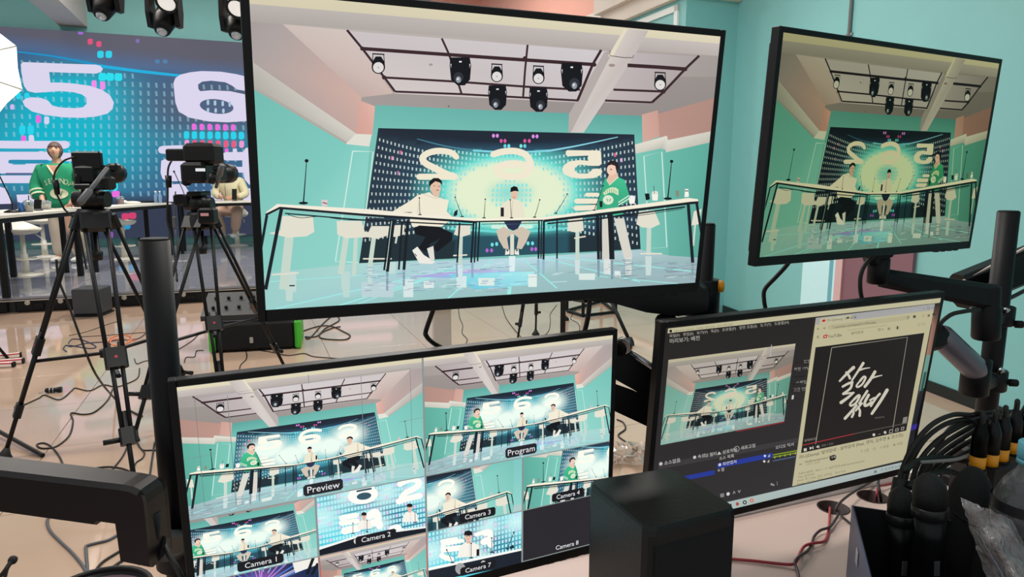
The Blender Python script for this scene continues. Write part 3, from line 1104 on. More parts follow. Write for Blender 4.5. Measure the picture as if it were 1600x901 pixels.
hood = figure('hoodie', J2, JE2, M_HOOD, m2, 2)
MB().tube([(-.16, -.09, 1.25), (-.02, -.03, 1.30), (.02, .09, 1.32), (-.08, .16, 1.33), (-.2, .1, 1.31), (-.19, -.05, 1.27)], .045, 10).build('hood', M_HOOD, m2, local=True)
b = MB(); b.tube([on_shirt(hood, -.09, z, .004) for z in (1.2, 1.05, .9, .8)], .004, 5, 3); b.build('zip', mat('zip_grey', '#6c6858', .5), m2, local=True)
T2 = {'waist': (0, .05, .76, .16, .13), 'crotch': (0, .02, .68, .16, .12)}
TE2 = [('waist', 'crotch')]
for s in (-1, 1):
    p = 'l' if s < 0 else 'r'
    T2[p + 't'] = (.12 * s, -.14, .68, .11); T2[p + 'k'] = (.20 * s, -.38, .64, .105); T2[p + 'c'] = (.15 * s, -.33, .44, .10); T2[p + 'h'] = (.105 * s, -.28, .28, .075)
    TE2 += [('crotch', p + 't'), (p + 't', p + 'k'), (p + 'k', p + 'c'), (p + 'c', p + 'h')]
figure('trousers', T2, TE2, M_BEIGE, m2, 2)
for s in (-1, 1): MB().ball((.105 * s, -.34, .225), (.05, .13, .045), 12, 8).build('shoe', M_SHOE, m2, local=True)

# ---- what stands on the stage tables
def table_pt(px, py): return on(px, py, T_Z)


def goose_mic(px, py, y, tip, label, sc=1.0):
    p = at(px, py, y); p.z = T_Z
    r = empty('gooseneck_microphone', p, label, 'microphone', 'gooseneck microphones on the stage tables')
    MB().lathe(p, p + Vector((0, 0, .035)), [(0, .085), (.4, .08), (1, .03)], 16).build('base', M_BLACK, r)
    t = Vector(tip)
    MB().tube([p + Vector((0, 0, .03)), p + Vector((0, 0, .14)), p.lerp(t, .6) + Vector((0, 0, .06)), t], .007, 6).build('stem', M_BLACK, r)
    MB().ball(t, (.018, .018, .022), 8, 6).build('capsule', M_RUB, r)


goose_mic(19, 327, 7.9, at(-2, 272, 7.9), 'black gooseneck microphone at the far left beside the blue can')
goose_mic(288, 312, 12.3, at(272, 268, 12.3), 'thin gooseneck microphone on the far table left of the right camera')
pc = at(33, 325, 8.0); pc.z = T_Z
c = empty('drink_can', pc, 'small blue drink can on the stage table beside the clear cup', 'can')
MB().lathe(pc, pc + Vector((0, 0, .115)), [(0, .026), (.06, .032), (.9, .032), (1, .027)], 16).build('can_body', mat('can_blue', '#3f74b8', .35, .4), c)
MB().lathe(pc + Vector((0, 0, .114)), pc + Vector((0, 0, .118)), [(0, .027), (1, .025)], 16).build('can_lid', M_STEEL, c)


M_GLASS = mat('cup_plastic', '#e9eef2', .12, trans=.85)


def cup(px, py, y, rad, h, fill, fillh, label):
    p = at(px, py, y); p.z = T_Z
    r = empty('iced_drink_cup', p, label, 'cup', 'clear drink cups on the stage tables')
    MB().lathe(p, p + Vector((0, 0, h)), [(0, rad * .75), (1, rad)], 18, caps=False).build('cup_wall', M_GLASS, r)
    MB().lathe(p + Vector((0, 0, .003)), p + Vector((0, 0, h * fillh)), [(0, rad * .72), (1, rad * (.72 + .25 * fillh))], 18).build('drink', fill, r)
    MB().lathe(p + Vector((0, 0, h)), p + Vector((0, 0, h * 1.28)), [(0, rad * 1.06), (.15, rad * 1.06), (.16, rad * .98), (.6, rad * .8), (1, rad * .3)], 18).build('lid', M_GLASS, r)
    MB().cyl(p + Vector((0, 0, h * .3)), p + Vector((.015, 0, h * 1.75)), .005).build('straw', M_BLACK, r)


cup(45, 326, 8.05, .055, .11, mat('milk_tea', '#d9cbbd', .5), .75, 'clear domed cup half full of milky drink beside the blue can')
cup(72, 322, 8.75, .062, .09, mat('milk_white', '#e9e2d0', .5), .85, 'clear domed cup of white drink in front of the green jersey')
cup(188, 311, 10.6, .055, .10, mat('berry', '#8e3f4d', .5), .8, 'clear domed cup of red drink between the two camera tripods')


def phone(px, py, y, wd, h, label):
    p = at(px, py, y); p.z = T_Z
    r = empty('phone_on_stand', p, label, 'phone')
    MB().box(p + Vector((0, .02, .006)), (wd * .9, .07, .012), .2, .003).build('stand', M_BLACK, r)
    MB().beam(p + Vector((0, .0, .02)), p + Vector((0, .03, .02 + h)), wd, .012, up=(0, 1, 0)).build('handset', M_BLACK, r)


phone(58, 324, 8.4, .09, .11, 'black phone on a little stand between the two clear cups')
phone(366, 309.5, 12.3, .085, .19, 'tall black phone on a stand in front of the cream hoodie')
p = at(84, 322.5, 8.9); p.z = T_Z
o = MB().hull([p + Vector((-.1, -.06, 0)), p + Vector((.12, -.05, 0)), p + Vector((.12, .1, 0)), p + Vector((-.1, .1, 0))], [p + Vector((-.1, -.06, .004)), p + Vector((.12, -.05, .004)), p + Vector((.12, .1, .004)), p + Vector((-.1, .1, .004))]).build('paper_sheet', mat('paper', '#dcd2c4', .8))
tag(o, 'sheet of paper lying on the stage table in front of the green jersey', 'paper')
p = at(235, 312.5, 11.4); p.z = T_Z
r = empty('laptop', p, 'dark closed laptop lying on the stage table between the tripods', 'laptop')
MB().box(p + Vector((0, 0, .012)), (.36, .24, .016), .5, .004).build('base', M_METAL, r); MB().box(p + Vector((0, 0, .024)), (.36, .24, .008), .5, .003).build('lid', M_BLACK, r)
p = at(206, 313.5, 10.9); p.z = T_Z
b = MB(); b.ball(p + Vector((0, 0, .012)), (.14, .1, .028), 14, 6); b.ball(p + Vector((-.1, -.05, .02)), (.06, .05, .04), 10, 6)
tag(b.build('crumpled_cloth', mat('cloth_white', '#efe7da', .9, bump=.3)), 'white crumpled cloth beside the red drink on the stage table', 'cloth')
p = at(241, 311, 11.2); p.z = T_Z
for k, dx in enumerate((0, .07)):
    q_ = p + Vector((dx, .05, 0))
    r = empty('water_bottle', q_, ['small clear water bottle left of its twin on the stage table', 'small clear water bottle right of its twin on the stage table'][k], 'bottle', 'water bottles on the stage table')
    MB().lathe(q_, q_ + Vector((0, 0, .17)), [(0, .027), (.7, .027), (.9, .013), (1, .013)], 12).build('bottle_body', mat('bottle_blue', '#8fb6dc', .15, trans=.4), r)
    MB().cyl(q_ + Vector((0, 0, .17)), q_ + Vector((0, 0, .19)), .014).build('cap', M_WHITE, r)

# ---- moving lights and lamps hung over the stage
M_LENS = mat('lens_glass', '#c8ccd2', .08, .6)
M_LIT = mat('lamp_face_white', '#f2f0ec', .5, emit=.5)
LY = 9.0
pz = at(260, -62, LY).z
pipe = MB(); pipe.cyl(at(60, -62, LY), Vector((-1.0, LY, pz)), .028)
for px in (110, 320): pipe.cyl(Vector((at(px, -62, LY).x, LY, pz)), Vector((at(px, -62, LY).x, LY, 5.6)), .02)
tag(pipe.build('lighting_pipe', mat('pipe_maroon', '#3d2226', .5, .3)), 'dark maroon lighting pipe hung from the ceiling over the stage', 'pipe')


def moving_head(px, py, label, tilt):
    c = at(px, py, LY)
    r = empty('moving_head_light', Vector((c.x, c.y, pz)), label, 'stage light', 'moving head lights above the stage')
    MB().box((c.x, c.y + .05, c.z + .40), (.30, .24, .14), 0, .03).build('base', M_BLACK, r)
    MB().cyl((c.x, c.y, c.z + .44), (c.x, c.y, pz), .025).build('clamp', M_METAL, r)
    for s in (-1, 1):
        b = MB(); b.hull([Vector((c.x + s * .15, c.y + a, c.z + z)) for a, z in ((-.07, .34), (.07, .34), (.085, .1), (.05, -.08), (-.05, -.08), (-.085, .1))],
                         [Vector((c.x + s * .205, c.y + a, c.z + z)) for a, z in ((-.06, .34), (.06, .34), (.075, .1), (.04, -.07), (-.04, -.07), (-.075, .1))])
        b.build('yoke_arm', M_BLACK, r)
    d = Vector((tilt, -.55, -.85)).normalized()
    o = Vector((c.x, c.y, c.z + .02))
    MB().lathe(o - d * .14, o + d * .17, [(0, .07), (.1, .125), (.45, .14), (.75, .115), (1, .095)], 20).build('lamp_head', M_BLACK, r)
    rim = MB().lathe(o + d * .165, o + d * .19, [(0, .09), (1, .085), (1, .07), (.5, .068)], 20, caps=False).build('lens_rim', M_METAL, r)
    MB().ball(o + d * .165, .07, 12, 8).build('lens', M_LENS, r)


def par_can(px, py, label):
    c = at(px, py, LY - .32)
    r = empty('par_can', Vector((c.x, c.y, pz)), label, 'stage light', 'par cans above the stage')
    d = Vector((.0, -.75, -.66)).normalized()
    MB().lathe(c - d * .2, c + d * .02, [(0, .05), (.3, .1), (1, .125)], 20).build('can_body', M_BLACK, r)
    MB().lathe(c + d * .0, c + d * .035, [(0, .125), (1, .13), (1, .108), (.3, .105)], 20, caps=False).build('rim', M_BLACK, r)
    MB().lathe(c + d * .015, c + d * .025, [(0, .106), (1, .1)], 20).build('lamp_face', M_LIT, r)
    b = MB(); b.tube([c + Vector((-.15, .08, .05)), c + Vector((-.15, .1, .25)), c + Vector((.15, .1, .25)), c + Vector((.15, .08, .05))], .012, 6, 3)
    b.cyl(c + Vector((0, .1, .25)), Vector((c.x, c.y, pz)), .015); b.build('bracket', M_METAL, r)


moving_head(165, 10, 'black moving head light above the stage, leftmost, without a lamp behind it', -.05)
moving_head(258, 34, 'black moving head light in the middle, hanging below a round white lamp', .0)
moving_head(372, 40, 'black moving head light cut off by the large monitor edge', .05)
par_can(261, 3, 'round white par can directly above the middle moving head light')
par_can(371, 12, 'round white par can beside the large monitor edge, above the right moving head')

# ---- lit studio umbrella at the left edge
M_UMB = mat('umbrella_white', '#fdfdf6', .8, emit=.9)
uc = at(-57, 104, 5.0)
r = empty('studio_umbrella', Vector((uc.x, uc.y, 0)), 'bright white studio umbrella light at the upper left edge', 'studio light')
ax = Vector((-.16, .95, .05)).normalized(); x_, y_, _ = basis(ax)
R0 = .385
tip = uc - ax * .10
rim_p = [uc + (x_ * math.cos(a) + y_ * math.sin(a)) * R0 for a in np.linspace(.3927, .3927 + 2 * math.pi, 8, endpoint=False)]
for i in range(8):
    a, c = rim_p[i], rim_p[(i + 1) % 8]
    m1, m2_ = tip.lerp(a, .55) - ax * .045, tip.lerp(c, .55) - ax * .045
    b = MB(); b.add([tip, m1, m2_, a, c, (a + c) / 2 * .97 + uc * .03], [[0, 1, 2], [1, 3, 5, 2], [2, 5, 4]], False)
    b.build('umbrella_panel', M_UMB, r)
for i in range(8):
    MB().tube([tip - ax * .004, tip.lerp(rim_p[i], .55) - ax * .05, rim_p[i] - ax * .003], .0042, 5, 4).build('rib', mat('rib_grey', '#9a988e', .4, .5), r)
MB().cyl(tip - ax * .03, uc + ax * .3, .006).build('shaft', M_STEEL, r)
b = MB(); st = uc + Vector((-.42, .25, -.1)); b.cyl(uc + ax * .28, st, .012)
b.cyl(st, Vector((st.x, st.y, .4)), .014)
for a in (0, 2.1, 4.2): b.cyl(Vector((st.x, st.y, .42)), Vector((st.x + .3 * math.cos(a), st.y + .3 * math.sin(a), .012)), .011)
b.build('stand', M_METAL, r)
# ================================================================== CAMERAS, TRIPODS, FLOOR
M_RED = mat('red_mark', '#c22b3c', .5)
M_GREY = mat('grey_plastic', '#55565b', .45, noise=.1)


def tripod(apex, feet, label, name='camera_tripod', gap=.052, tr=.0105):
    r = empty(name, ((feet[0].x + feet[1].x + feet[2].x) / 3, (feet[0].y + feet[1].y + feet[2].y) / 3, 0), label, 'tripod')
    apex = Vector(apex)
    MB().lathe(apex + Vector((0, 0, -.07)), apex + Vector((0, 0, .03)), [(0, .055), (.3, .085), (.8, .085), (1, .07)], 20).build('bowl', M_METAL, r)
    MB().lathe(apex + Vector((0, 0, -.24)), apex + Vector((0, 0, -.07)), [(0, .024), (.25, .028), (.3, .014), (1, .014)], 12).build('bowl_handle', M_BLACK, r)
    mids = []
    for i, f in enumerate(feet):
        f = Vector(f)
        out = (f - apex); out.z = 0; out.normalize()
        top = apex + out * .075 + Vector((0, 0, -.02))
        d = (f - top)
        side = out.cross(Vector((0, 0, 1))).normalized()
        P = lambda t: top + d * t
        b = MB()
        for s in (-1, 1): b.cyl(P(0) + side * gap * s, P(.56) + side * gap * .62 * s, tr, n=10)
        for s in (-1, 1): b.cyl(P(.48) + side * gap * .46 * s, P(.80) + side * gap * .32 * s, tr * .95, n=10)
        b.cyl(P(.72), P(.97), tr * 1.05, n=10)
        leg = b.build('leg', M_METAL, r)
        up = d.cross(side).normalized()
        MB().beam(P(.50), P(.57), gap * 1.9, .036, up=up).build('leg_lock', M_BLACK, leg)
        b = MB(); b.beam(P(.775), P(.83), gap * 1.3, .034, up=up); b.cyl(P(.81) + side * gap * .5, P(.81) + side * gap * 1.9, .012); b.build('leg_lock', M_BLACK, leg)
        MB().beam(P(-.015), P(.045), gap * 2.7, .04, up=up).build('leg_hinge', M_BLACK, leg)
        MB().cyl(P(.535) + up * .019, P(.535) - up * .0195, .007).build('lock_mark', M_RED, leg)
        b = MB(); b.lathe(P(.955), f, [(0, .012), (.45, .022), (.8, .036), (1, .034)], 12); b.build('rubber_foot', M_RUB, leg)
        mids.append(P(.60))
    c = (mids[0] + mids[1] + mids[2]) / 3 + Vector((0, 0, .02))
    b = MB()
    for m in mids: b.beam(c, m, .022, .016)
    b.lathe(c - Vector((0, 0, .02)), c + Vector((0, 0, .02)), [(0, .035), (1, .035)], 14)
    b.build('spreader', M_METAL, r)
    return r


def fluid_head(r, apex, bar0, bar1, bar_m):
    apex = Vector(apex)
    b = MB(); b.lathe(apex + Vector((0, 0, .03)), apex + Vector((0, 0, .13)), [(0, .05), (.3, .065), (.7, .065), (1, .045)], 18)
    b.cyl(apex + Vector((-.085, 0, .08)), apex + Vector((.085, 0, .08)), .042, n=16)
    b.box(apex + Vector((0, 0, .145)), (.09, .15, .03), 0, .006); h = b.build('fluid_head', M_BLACK, r)
    b = MB(); b.cyl(bar0, bar1, .011, n=10); d = (Vector(bar1) - Vector(bar0)); b.lathe(Vector(bar0) + d * .62, bar1, [(0, .014), (.1, .018), (.9, .018), (1, .013)], 12)
    b.build('pan_bar', bar_m, r)
    return h


# ---- left tripod and its camera
A1 = at(146, 335, 3.62)
tri1 = tripod(A1, [on(6, 716, 0), on(214, 778, 0), on(302, 628, 0)], 'black camera tripod on the left with its spread leg crossing the floor')
fluid_head(tri1, A1, at(168, 262, 3.5), at(124, 318, 3.35), M_GREY)
c1 = at(148, 282, 3.65)
r = empty('video_camera', c1 - Vector((0, 0, .08)), 'black video camera on the left tripod with a square monitor on top', 'camera', 'video cameras on tripods')
MB().box(c1 + Vector((-.02, .02, .03)), (.115, .20, .10), .15, .015).build('camera_body', M_BLACK, r)
MB().lathe(c1 + Vector((-.02, .12, .04)), c1 + Vector((-.05, .30, .04)), [(0, .04), (.6, .045), (.65, .055), (1, .055)], 16).build('lens', M_BLACK, r)
mo = MB().box(at(136.5, 251, 3.60), (.148, .035, .095), .05, .008).build('field_monitor', M_BLACK, r)
MB().cyl(at(138, 264, 3.62), at(138, 274, 3.64), .012).build('monitor_bracket', M_METAL, r)
b = MB(); b.cyl(at(160, 262, 3.6), at(184, 263, 3.62), .014); b.box(at(180, 262, 3.62), (.045, .05, .045), 0, .01); b.build('handgrip', M_BLACK, r)
for q_, s_ in ((at(124, 284, 3.58), (.03, .06, .08)), (at(168, 286, 3.58), (.05, .09, .07))): MB().box(q_, s_, 0, .012).build('side_control', M_MATTE, r)
b = MB(); b.tube([at(117, 245, 3.58), at(100, 251, 3.57), at(88, 265, 3.56), at(83.5, 282, 3.55), at(88, 300, 3.55), at(93, 312, 3.55), at(101, 327, 3.56), at(120, 350, 3.58), at(135, 420, 3.65)], .005)
cb = b.build('camera_cable', M_CABLE, r)
b = MB(); b.cyl(at(86.5, 281, 3.55), at(90, 304, 3.55), .016, .012); b.build('cable_plug', M_BLACK, cb)

# ---- right tripod and its camera
A2 = at(313, 338, 4.42)
tri2 = tripod(A2, [on(207, 690, 0), on(452, 588, 0), on(352, 655, 0)], 'black camera tripod on the right, half behind the large monitor and the lower left one')
fluid_head(tri2, A2, at(338, 292, 4.35), at(346, 262, 4.1), M_GREY)
c2 = at(316, 270, 4.42)
r = empty('video_camera', c2 - Vector((0, 0, .1)), 'black video camera on the right tripod with a viewfinder sticking out left', 'camera', 'video cameras on tripods')
MB().box(c2 + Vector((0, .03, .0)), (.165, .30, .13), -.08, .02).build('camera_body', M_BLACK, r)
b = MB(); b.box(at(318, 240, 4.40), (.20, .16, .125), -.06, .02); b.box(at(313, 226.5, 4.40), (.085, .08, .03), -.06, .01); b.build('top_monitor', M_MATTE, r)
MB().box(at(279, 242, 4.40), (.145, .05, .075), 0, .008).build('viewfinder', M_BLACK, r)
MB().lathe(c2 + Vector((0, .17, 0)), c2 + Vector((.02, .38, 0)), [(0, .05), (.6, .055), (.65, .065), (1, .065)], 16).build('lens', M_BLACK, r)
MB().box(at(313, 265.2, 4.22), (.058, .006, .018), -.08).build('lit_display', mat('display_pale', '#d7dbe0', .3, emit=.5), r)
b = MB(); b.cyl(at(333, 270, 4.28), at(330, 286, 4.26), .024, .02); b.box(at(341, 262, 4.3), (.05, .08, .05), 0, .012); b.build('handgrip', M_BLACK, r)
b = MB(); b.box(at(291, 275, 4.35), (.035, .08, .12), 0, .012); b.build('side_controls', M_MATTE, r)
b = MB(); b.tube([at(268, 251, 4.36), at(263, 262, 4.35), at(262, 280, 4.35), at(262, 310, 4.35), at(261, 340, 4.36), at(265, 362, 4.36), at(272, 395, 4.3), at(277, 440, 4.2)], .006)
cb = b.build('camera_cable', M_CABLE, r)
MB().cyl(at(263, 274, 4.35), at(264, 293, 4.35), .02, .016).build('cable_plug', M_BLACK, cb)
b = MB(); b.box(at(287, 312, 4.42), (.10, .09, .07), 0, .01); b.cyl(at(300, 312, 4.42), at(312, 318, 4.42), .02); b.build('battery_box', M_BLACK, r)
# control box clipped between the legs of the right tripod
p = at(325, 337, 4.3)
r = empty('tripod_control_box', p + Vector((0, 0, -.06)), 'black control box with a small pink sticker hung inside the right tripod', 'box')
MB().box(p, (.10, .09, .10), 0, .012).build('box_body', M_BLACK, r); MB().box(p + Vector((.0, -.046, .01)), (.05, .004, .018), 0).build('sticker', mat('sticker_pink', '#d49aa0', .6), r)
p = at(273, 347, 4.5)
b = MB(); b.box(p, (.026, .02, .075), .1, .005); b.tube([p + Vector((0, 0, .03)), p + Vector((.01, 0, .09)), p + Vector((.02, 0, .2))], .004); b.tube([p + Vector((0, 0, -.03)), p + Vector((.005, 0, -.2))], .004)
tag(b.build('cable_adapter', M_GREY), 'small grey inline adapter hanging on a cable left of the right tripod', 'adapter')

# ---- things standing in front of the stage
p = on(133, 495, 0)
r = empty('floor_speaker', p, 'dark grey speaker box on the floor in front of the stage by the left tripod', 'speaker')
MB().box(p + Vector((0, .15, .155)), (.265, .30, .27), .12, .012).build('cabinet', mat('speaker_grey', '#3b3b3f', .6, noise=.1), r)
MB().box(p + Vector((.0, .15, .010)), (.285, .31, .02), .12, .004).build('foot_plate', M_BLACK, r)
MB().box(p + Vector((.02, -.003, .155)), (.24, .01, .24), .12, .006).build('grille', mat('grille_grey', '#414147', .7, bump=.3, nscale=300), r)
pl = on(328, 553, 0); pr = on(470, 545, 0)
d = (pr - pl).normalized(); dz = math.atan2(d.y, d.x); L = (pr - pl).length; nb = Vector((-d.y, d.x, 0))
r = empty('equipment_case', (pl + pr) / 2, 'long black equipment case with bright green ends on the floor behind the right tripod', 'case')
cc = (pl + pr) / 2 + nb * .22
MB().box(cc + Vector((0, 0, .13)), (L - .07, .44, .25), dz, .03).build('case_body', M_MATTE, r)
for s in (-1, 1):
    MB().box(cc + d * s * (L / 2 - .02) + Vector((0, 0, .125)), (.05, .46, .25), dz, .02).build('end_cap', mat('case_green', '#3fae2a', .5), r)
MB().box(cc + Vector((0, 0, .262)), (L - .2, .40, .012), dz, .005).build('lid_rim', M_GREY, r)
MB().box((pl + pr) / 2 + d * (-.03) - nb * .006 + Vector((0, 0, .10)), (.03, .02, .05), dz, .004).build('latch', M_STEEL, r)
q = cc + d * (-.13) + Vector((0, 0, .27))
r = empty('mixing_console', q, 'dark grey slanted console standing on the case with green ends', 'console')
b = MB(); b.hull([q - d * .28 - nb * .2, q + d * .28 - nb * .2, q + d * .28 + nb * .2, q - d * .28 + nb * .2], [q - d * .28 - nb * .2 + Vector((0, 0, .04)), q + d * .28 - nb * .2 + Vector((0, 0, .04)), q + d * .28 + nb * .2 + Vector((0, 0, .17)), q - d * .28 + nb * .2 + Vector((0, 0, .17))])
b.build('housing', mat('console_grey', '#1d1e21', .5), r)
tl = Vector((0, 0, 1)) * .93 - nb * .3
for i in range(5):
    for j in range(2):
        k = q + d * (-.2 + .1 * i) - nb * (.08 - .16 * j) + Vector((0, 0, .085 + .052 * j))
        MB().cyl(k - tl * .01, k + tl * .02, .014, n=8).build('knob', M_BLACK, r)
p = on(690, 585, 0)
r = empty('plinth', p, 'pale grey square post standing on the tiles below the large monitor', 'post')
MB().box(p + Vector((0, .07, .27)), (.125, .125, .5), .2, .006).build('shaft', mat('post_grey', '#b9b3ac', .5, noise=.04), r)
MB().box(p + Vector((0, .07, .53)), (.3, .3, .025), .2, .005).build('top_plate', M_WHITE, r); MB().box(p + Vector((0, .07, .01)), (.3, .3, .02), .2, .005).build('foot_plate', mat('post_grey', '#b9b3ac'), r)
tripod(at(845, 330, 6.0), [on(806, 548, 0), on(837, 523, 0), on(884, 500, 0)], 'thin black stand legs seen below the middle of the large monitor', 'light_stand', .022, .009)
r = empty('floor_frame_stand', on(925, 492, 0), 'low black steel frame with one slanting leg seen below the large monitor on the right', 'stand')
zf = .02
b = MB(); c4 = [on(886, 485, zf), on(911, 493, zf), on(962, 487, zf), on(940, 470, zf)]
for i in range(4): b.beam(c4[i], c4[(i + 1) % 4], .03, .03)
b.build('base_frame', M_METAL, r)
for i in (1, 3): MB().beam(c4[i], c4[i] + Vector((0, 0, .55)), .034, .034, up=(1, 0, 0)).build('upright', M_METAL, r)
for i in (0, 2): MB().beam(c4[i], c4[i] + Vector((0, 0, .55)), .03, .03, up=(1, 0, 0)).build('upright', M_METAL, r)
b = MB()
for i in range(4): b.beam(c4[i] + Vector((0, 0, .55)), c4[(i + 1) % 4] + Vector((0, 0, .55)), .03, .03)
b.build('top_frame', M_METAL, r)
fo = on(984, 539, 0); tp = at(955, 470, 5.9)
lg = MB().cyl(tp, fo + Vector((0, 0, .03)), .016).build('slanting_leg', M_METAL, r); MB().lathe(fo, fo + Vector((0, 0, .07)), [(0, .04), (.5, .035), (1, .018)], 12).build('rubber_foot', M_RUB, lg)
p = on(879, 545, 0)
r = empty('monitor_post', p, 'straight black post rising from the floor below the large monitor', 'post')
MB().box(p + Vector((0, 0, .45)), (.042, .042, .9), 0, .006).build('post', M_METAL, r); MB().box(p + Vector((0, 0, .008)), (.2, .2, .016), .3, .004).build('foot_plate', M_METAL, r)
p = on(826, 541, 0)
tag(MB().box(p + Vector((0, 0, .012)), (.14, .10, .024), .4, .006).build('floor_box', M_WHITE), 'small flat white box on the floor beside the thin stand legs', 'box')
# tubes, barrel connector, case
for k, (a, c_, zz) in enumerate((((-30, 560), (31, 554), .02), ((-30, 571), (20, 569), .02), ((-30, 568), (35, 563), .022))):
    p0, p1 = on(a[0], a[1], zz), on(c_[0], c_[1], zz)
    r = empty('cardboard_tube_box', (p0 + p1) / 2 - Vector((0, 0, zz)), ['red and white long carton at the left edge of the floor, rearmost of three', 'white long carton at the left edge of the floor, nearest of three', 'white long carton at the left edge of the floor, middle one with a dark end'][k], 'carton', 'long cartons on the floor')
    MB().beam(p0, p1, .045, .038).build('carton', mat('carton_white', '#eadfd6', .5), r)
    MB().beam(p1, p1 + (p1 - p0).normalized() * .012, .046, .039).build('end_cap', M_MATTE, r)
    MB().beam(p0 + Vector((0, 0, .012)), p1 + Vector((0, 0, .012)), .0455, .012).build('red_stripe', M_RED, r)
p = on(83, 609, .018)
r = empty('cable_coupler', p - Vector((0, 0, .018)), 'black barrel cable coupler with silver ring lying on the tiles beside the left tripod leg', 'connector')
d = Vector((.96, .28, 0))
MB().lathe(p - d * .045, p + d * .05, [(0, .013), (.1, .017), (.55, .017), (.6, .014), (.85, .019), (1, .019)], 14).build('barrel', M_BLACK, r)
for t in (-.02, .0): MB().lathe(p + d * t, p + d * (t + .005), [(0, .0178), (1, .0178)], 14).build('silver_ring', M_STEEL, r)
MB().tube([p - d * .045, p - d * .06 + Vector((0, 0, -.008)), p - d * .085 + Vector((0, 0, -.014))], .003).build('wire', M_STEEL, r)


b = MB(); b.beam(on(-12, 668, .05), on(67, 711, .012), .02, .02, up=(0, 0, 1))
tag(b.build('floor_bar', M_METAL), 'short black bar lying across the foot of the left tripod at the frame edge', 'bar')
b = MB(); b.tube([at(88, 405, 3.5), at(92, 437, 3.5), at(107, 475, 3.5), at(125, 525, 3.5), at(150, 585, 3.55), on(182, 625, .01), on(205, 642, .006), on(222, 650, .006)], .006, 7, 7)
tag(b.build('hanging_cable', M_CABLE), 'long black cable hanging from the left camera down to the tiles', 'cable')


def floor_cable(pts, r_, label, m=None, name='floor_cable', group='cables on the studio floor'):
    b = MB(); b.tube([on(x, y, r_ * 1.05) for x, y in pts], r_, 6, 7)
    return tag(b.build(name, m or M_CABLE), label, 'cable', group)


floor_cable([(38, 632), (60, 622), (70, 617), (93, 624), (112, 610), (118, 606), (140, 610), (161, 601), (180, 604), (196, 600), (215, 590), (218, 575)], .004, 'thin wavy black cable running from the left tripod leg past the barrel coupler')
floor_cable([(176, 607), (168, 625), (148, 643), (130, 647), (111, 645), (114, 658), (108, 680), (90, 696), (74, 700), (62, 699), (58, 694), (70, 692), (83, 700), (94, 715), (100, 732), (104, 750)], .0045, 'black cable with a small loop on the tiles left of the middle tripod leg')
floor_cable([(82, 800), (74, 812), (78, 828), (95, 846), (112, 862), (130, 884), (140, 905)], .0055, 'grey black cable curving down to the waste bin', M_GREY)
floor_cable([(133, 738), (150, 731), (172, 729), (192, 732), (208, 739), (222, 750)], .0045, 'black cable arching above the black monitor arm')
floor_cable([(201, 692), (192, 712), (178, 730), (164, 744), (150, 757)], .0045, 'black cable falling from the middle tripod foot to the monitor arm')
floor_cable([(214, 690), (222, 702), (236, 703), (248, 703), (262, 705)], .004, 'short black cable between the tripod foot and the left pole')
floor_cable([(222, 703), (226, 708), (222, 716), (213, 722), (209, 730)], .004, 'little curl of cable beside the middle tripod foot')
floor_cable([(242, 690), (238, 715), (234, 745), (232, 770)], .0045, 'black cable close to the left pole above the arm elbow')
floor_cable([(200, 825), (172, 842), (150, 848), (136, 852), (134, 856), (136, 880), (137, 900)], .0055, 'grey cable with a sharp bend below the monitor arm', M_GREY)
floor_cable([(205, 851), (180, 865), (160, 878), (148, 892)], .005, 'cable running from the arm elbow to the right rim of the waste bin')
floor_cable([(208, 866), (190, 876), (170, 890)], .005, 'shortest cable between the arm elbow and the waste bin')
floor_cable([(104, 549), (99, 544), (104, 539), (112, 541), (135, 536), (160, 534), (188, 531), (215, 529), (228, 520)], .0045, 'bluish black cable in a flat loop behind the tall tripod leg', mat('cable_blue', '#2a2f4e', .5))
floor_cable([(107, 536), (112, 530), (125, 530), (142, 536), (150, 542), (140, 544), (120, 541), (108, 539)], .0045, 'loop of dark cable lying on the first cable coil', mat('cable_blue', '#2a2f4e', .5))
floor_cable([(168, 534), (174, 527), (190, 523), (205, 526), (202, 534), (185, 539), (172, 536), (180, 529), (212, 532)], .005, 'orange cable coiled on the tiles between the tripod legs', mat('cable_orange', '#ef8a5c', .5))
floor_cable([(108, 524), (135, 518), (170, 506), (190, 500)], .003, 'thin straight cord on the tiles behind the left tripod')
floor_cable([(126, 526), (160, 524), (200, 521), (228, 519)], .003, 'thin cord lying across the tiles under the grey speaker box')
floor_cable([(210, 560), (214, 568), (226, 564), (250, 560)], .0035, 'thin cord looping behind the left pole')
floor_cable([(280, 545), (300, 532), (311, 521)], .0035, 'thin cord right of the left pole')
floor_cable([(288, 566), (291, 558), (304, 557), (307, 548), (318, 547)], .0035, 'wavy thin cord between the left pole and the right tripod')
floor_cable([(374, 580), (376, 570), (385, 560), (384, 548), (376, 540), (374, 530)], .004, 'curved cable in front of the equipment case')
floor_cable([(405, 547), (425, 550), (450, 555), (475, 552), (492, 557), (540, 560), (560, 558)], .004, 'thin dark cable along the floor right of the equipment case', None)
floor_cable([(476, 526), (495, 525), (508, 513), (530, 500), (522, 492), (505, 505), (485, 527), (478, 528)], .006, 'thick black cable in loose coils right of the green case end')
floor_cable([(473, 517), (500, 509), (520, 510), (537, 518), (547, 524), (540, 530), (515, 530), (500, 527), (502, 520), (520, 512), (532, 510)], .006, 'second thick black cable coil right of the green case end')
floor_cable([(716, 478), (718, 495), (723, 508), (722, 520), (730, 530), (726, 540), (727, 552)], .0035, 'thin wavy cord between the grey post and the thin stand')
floor_cable([(784, 476), (790, 495), (800, 510), (812, 524), (820, 532)], .004, 'cord curving towards the thin stand legs')
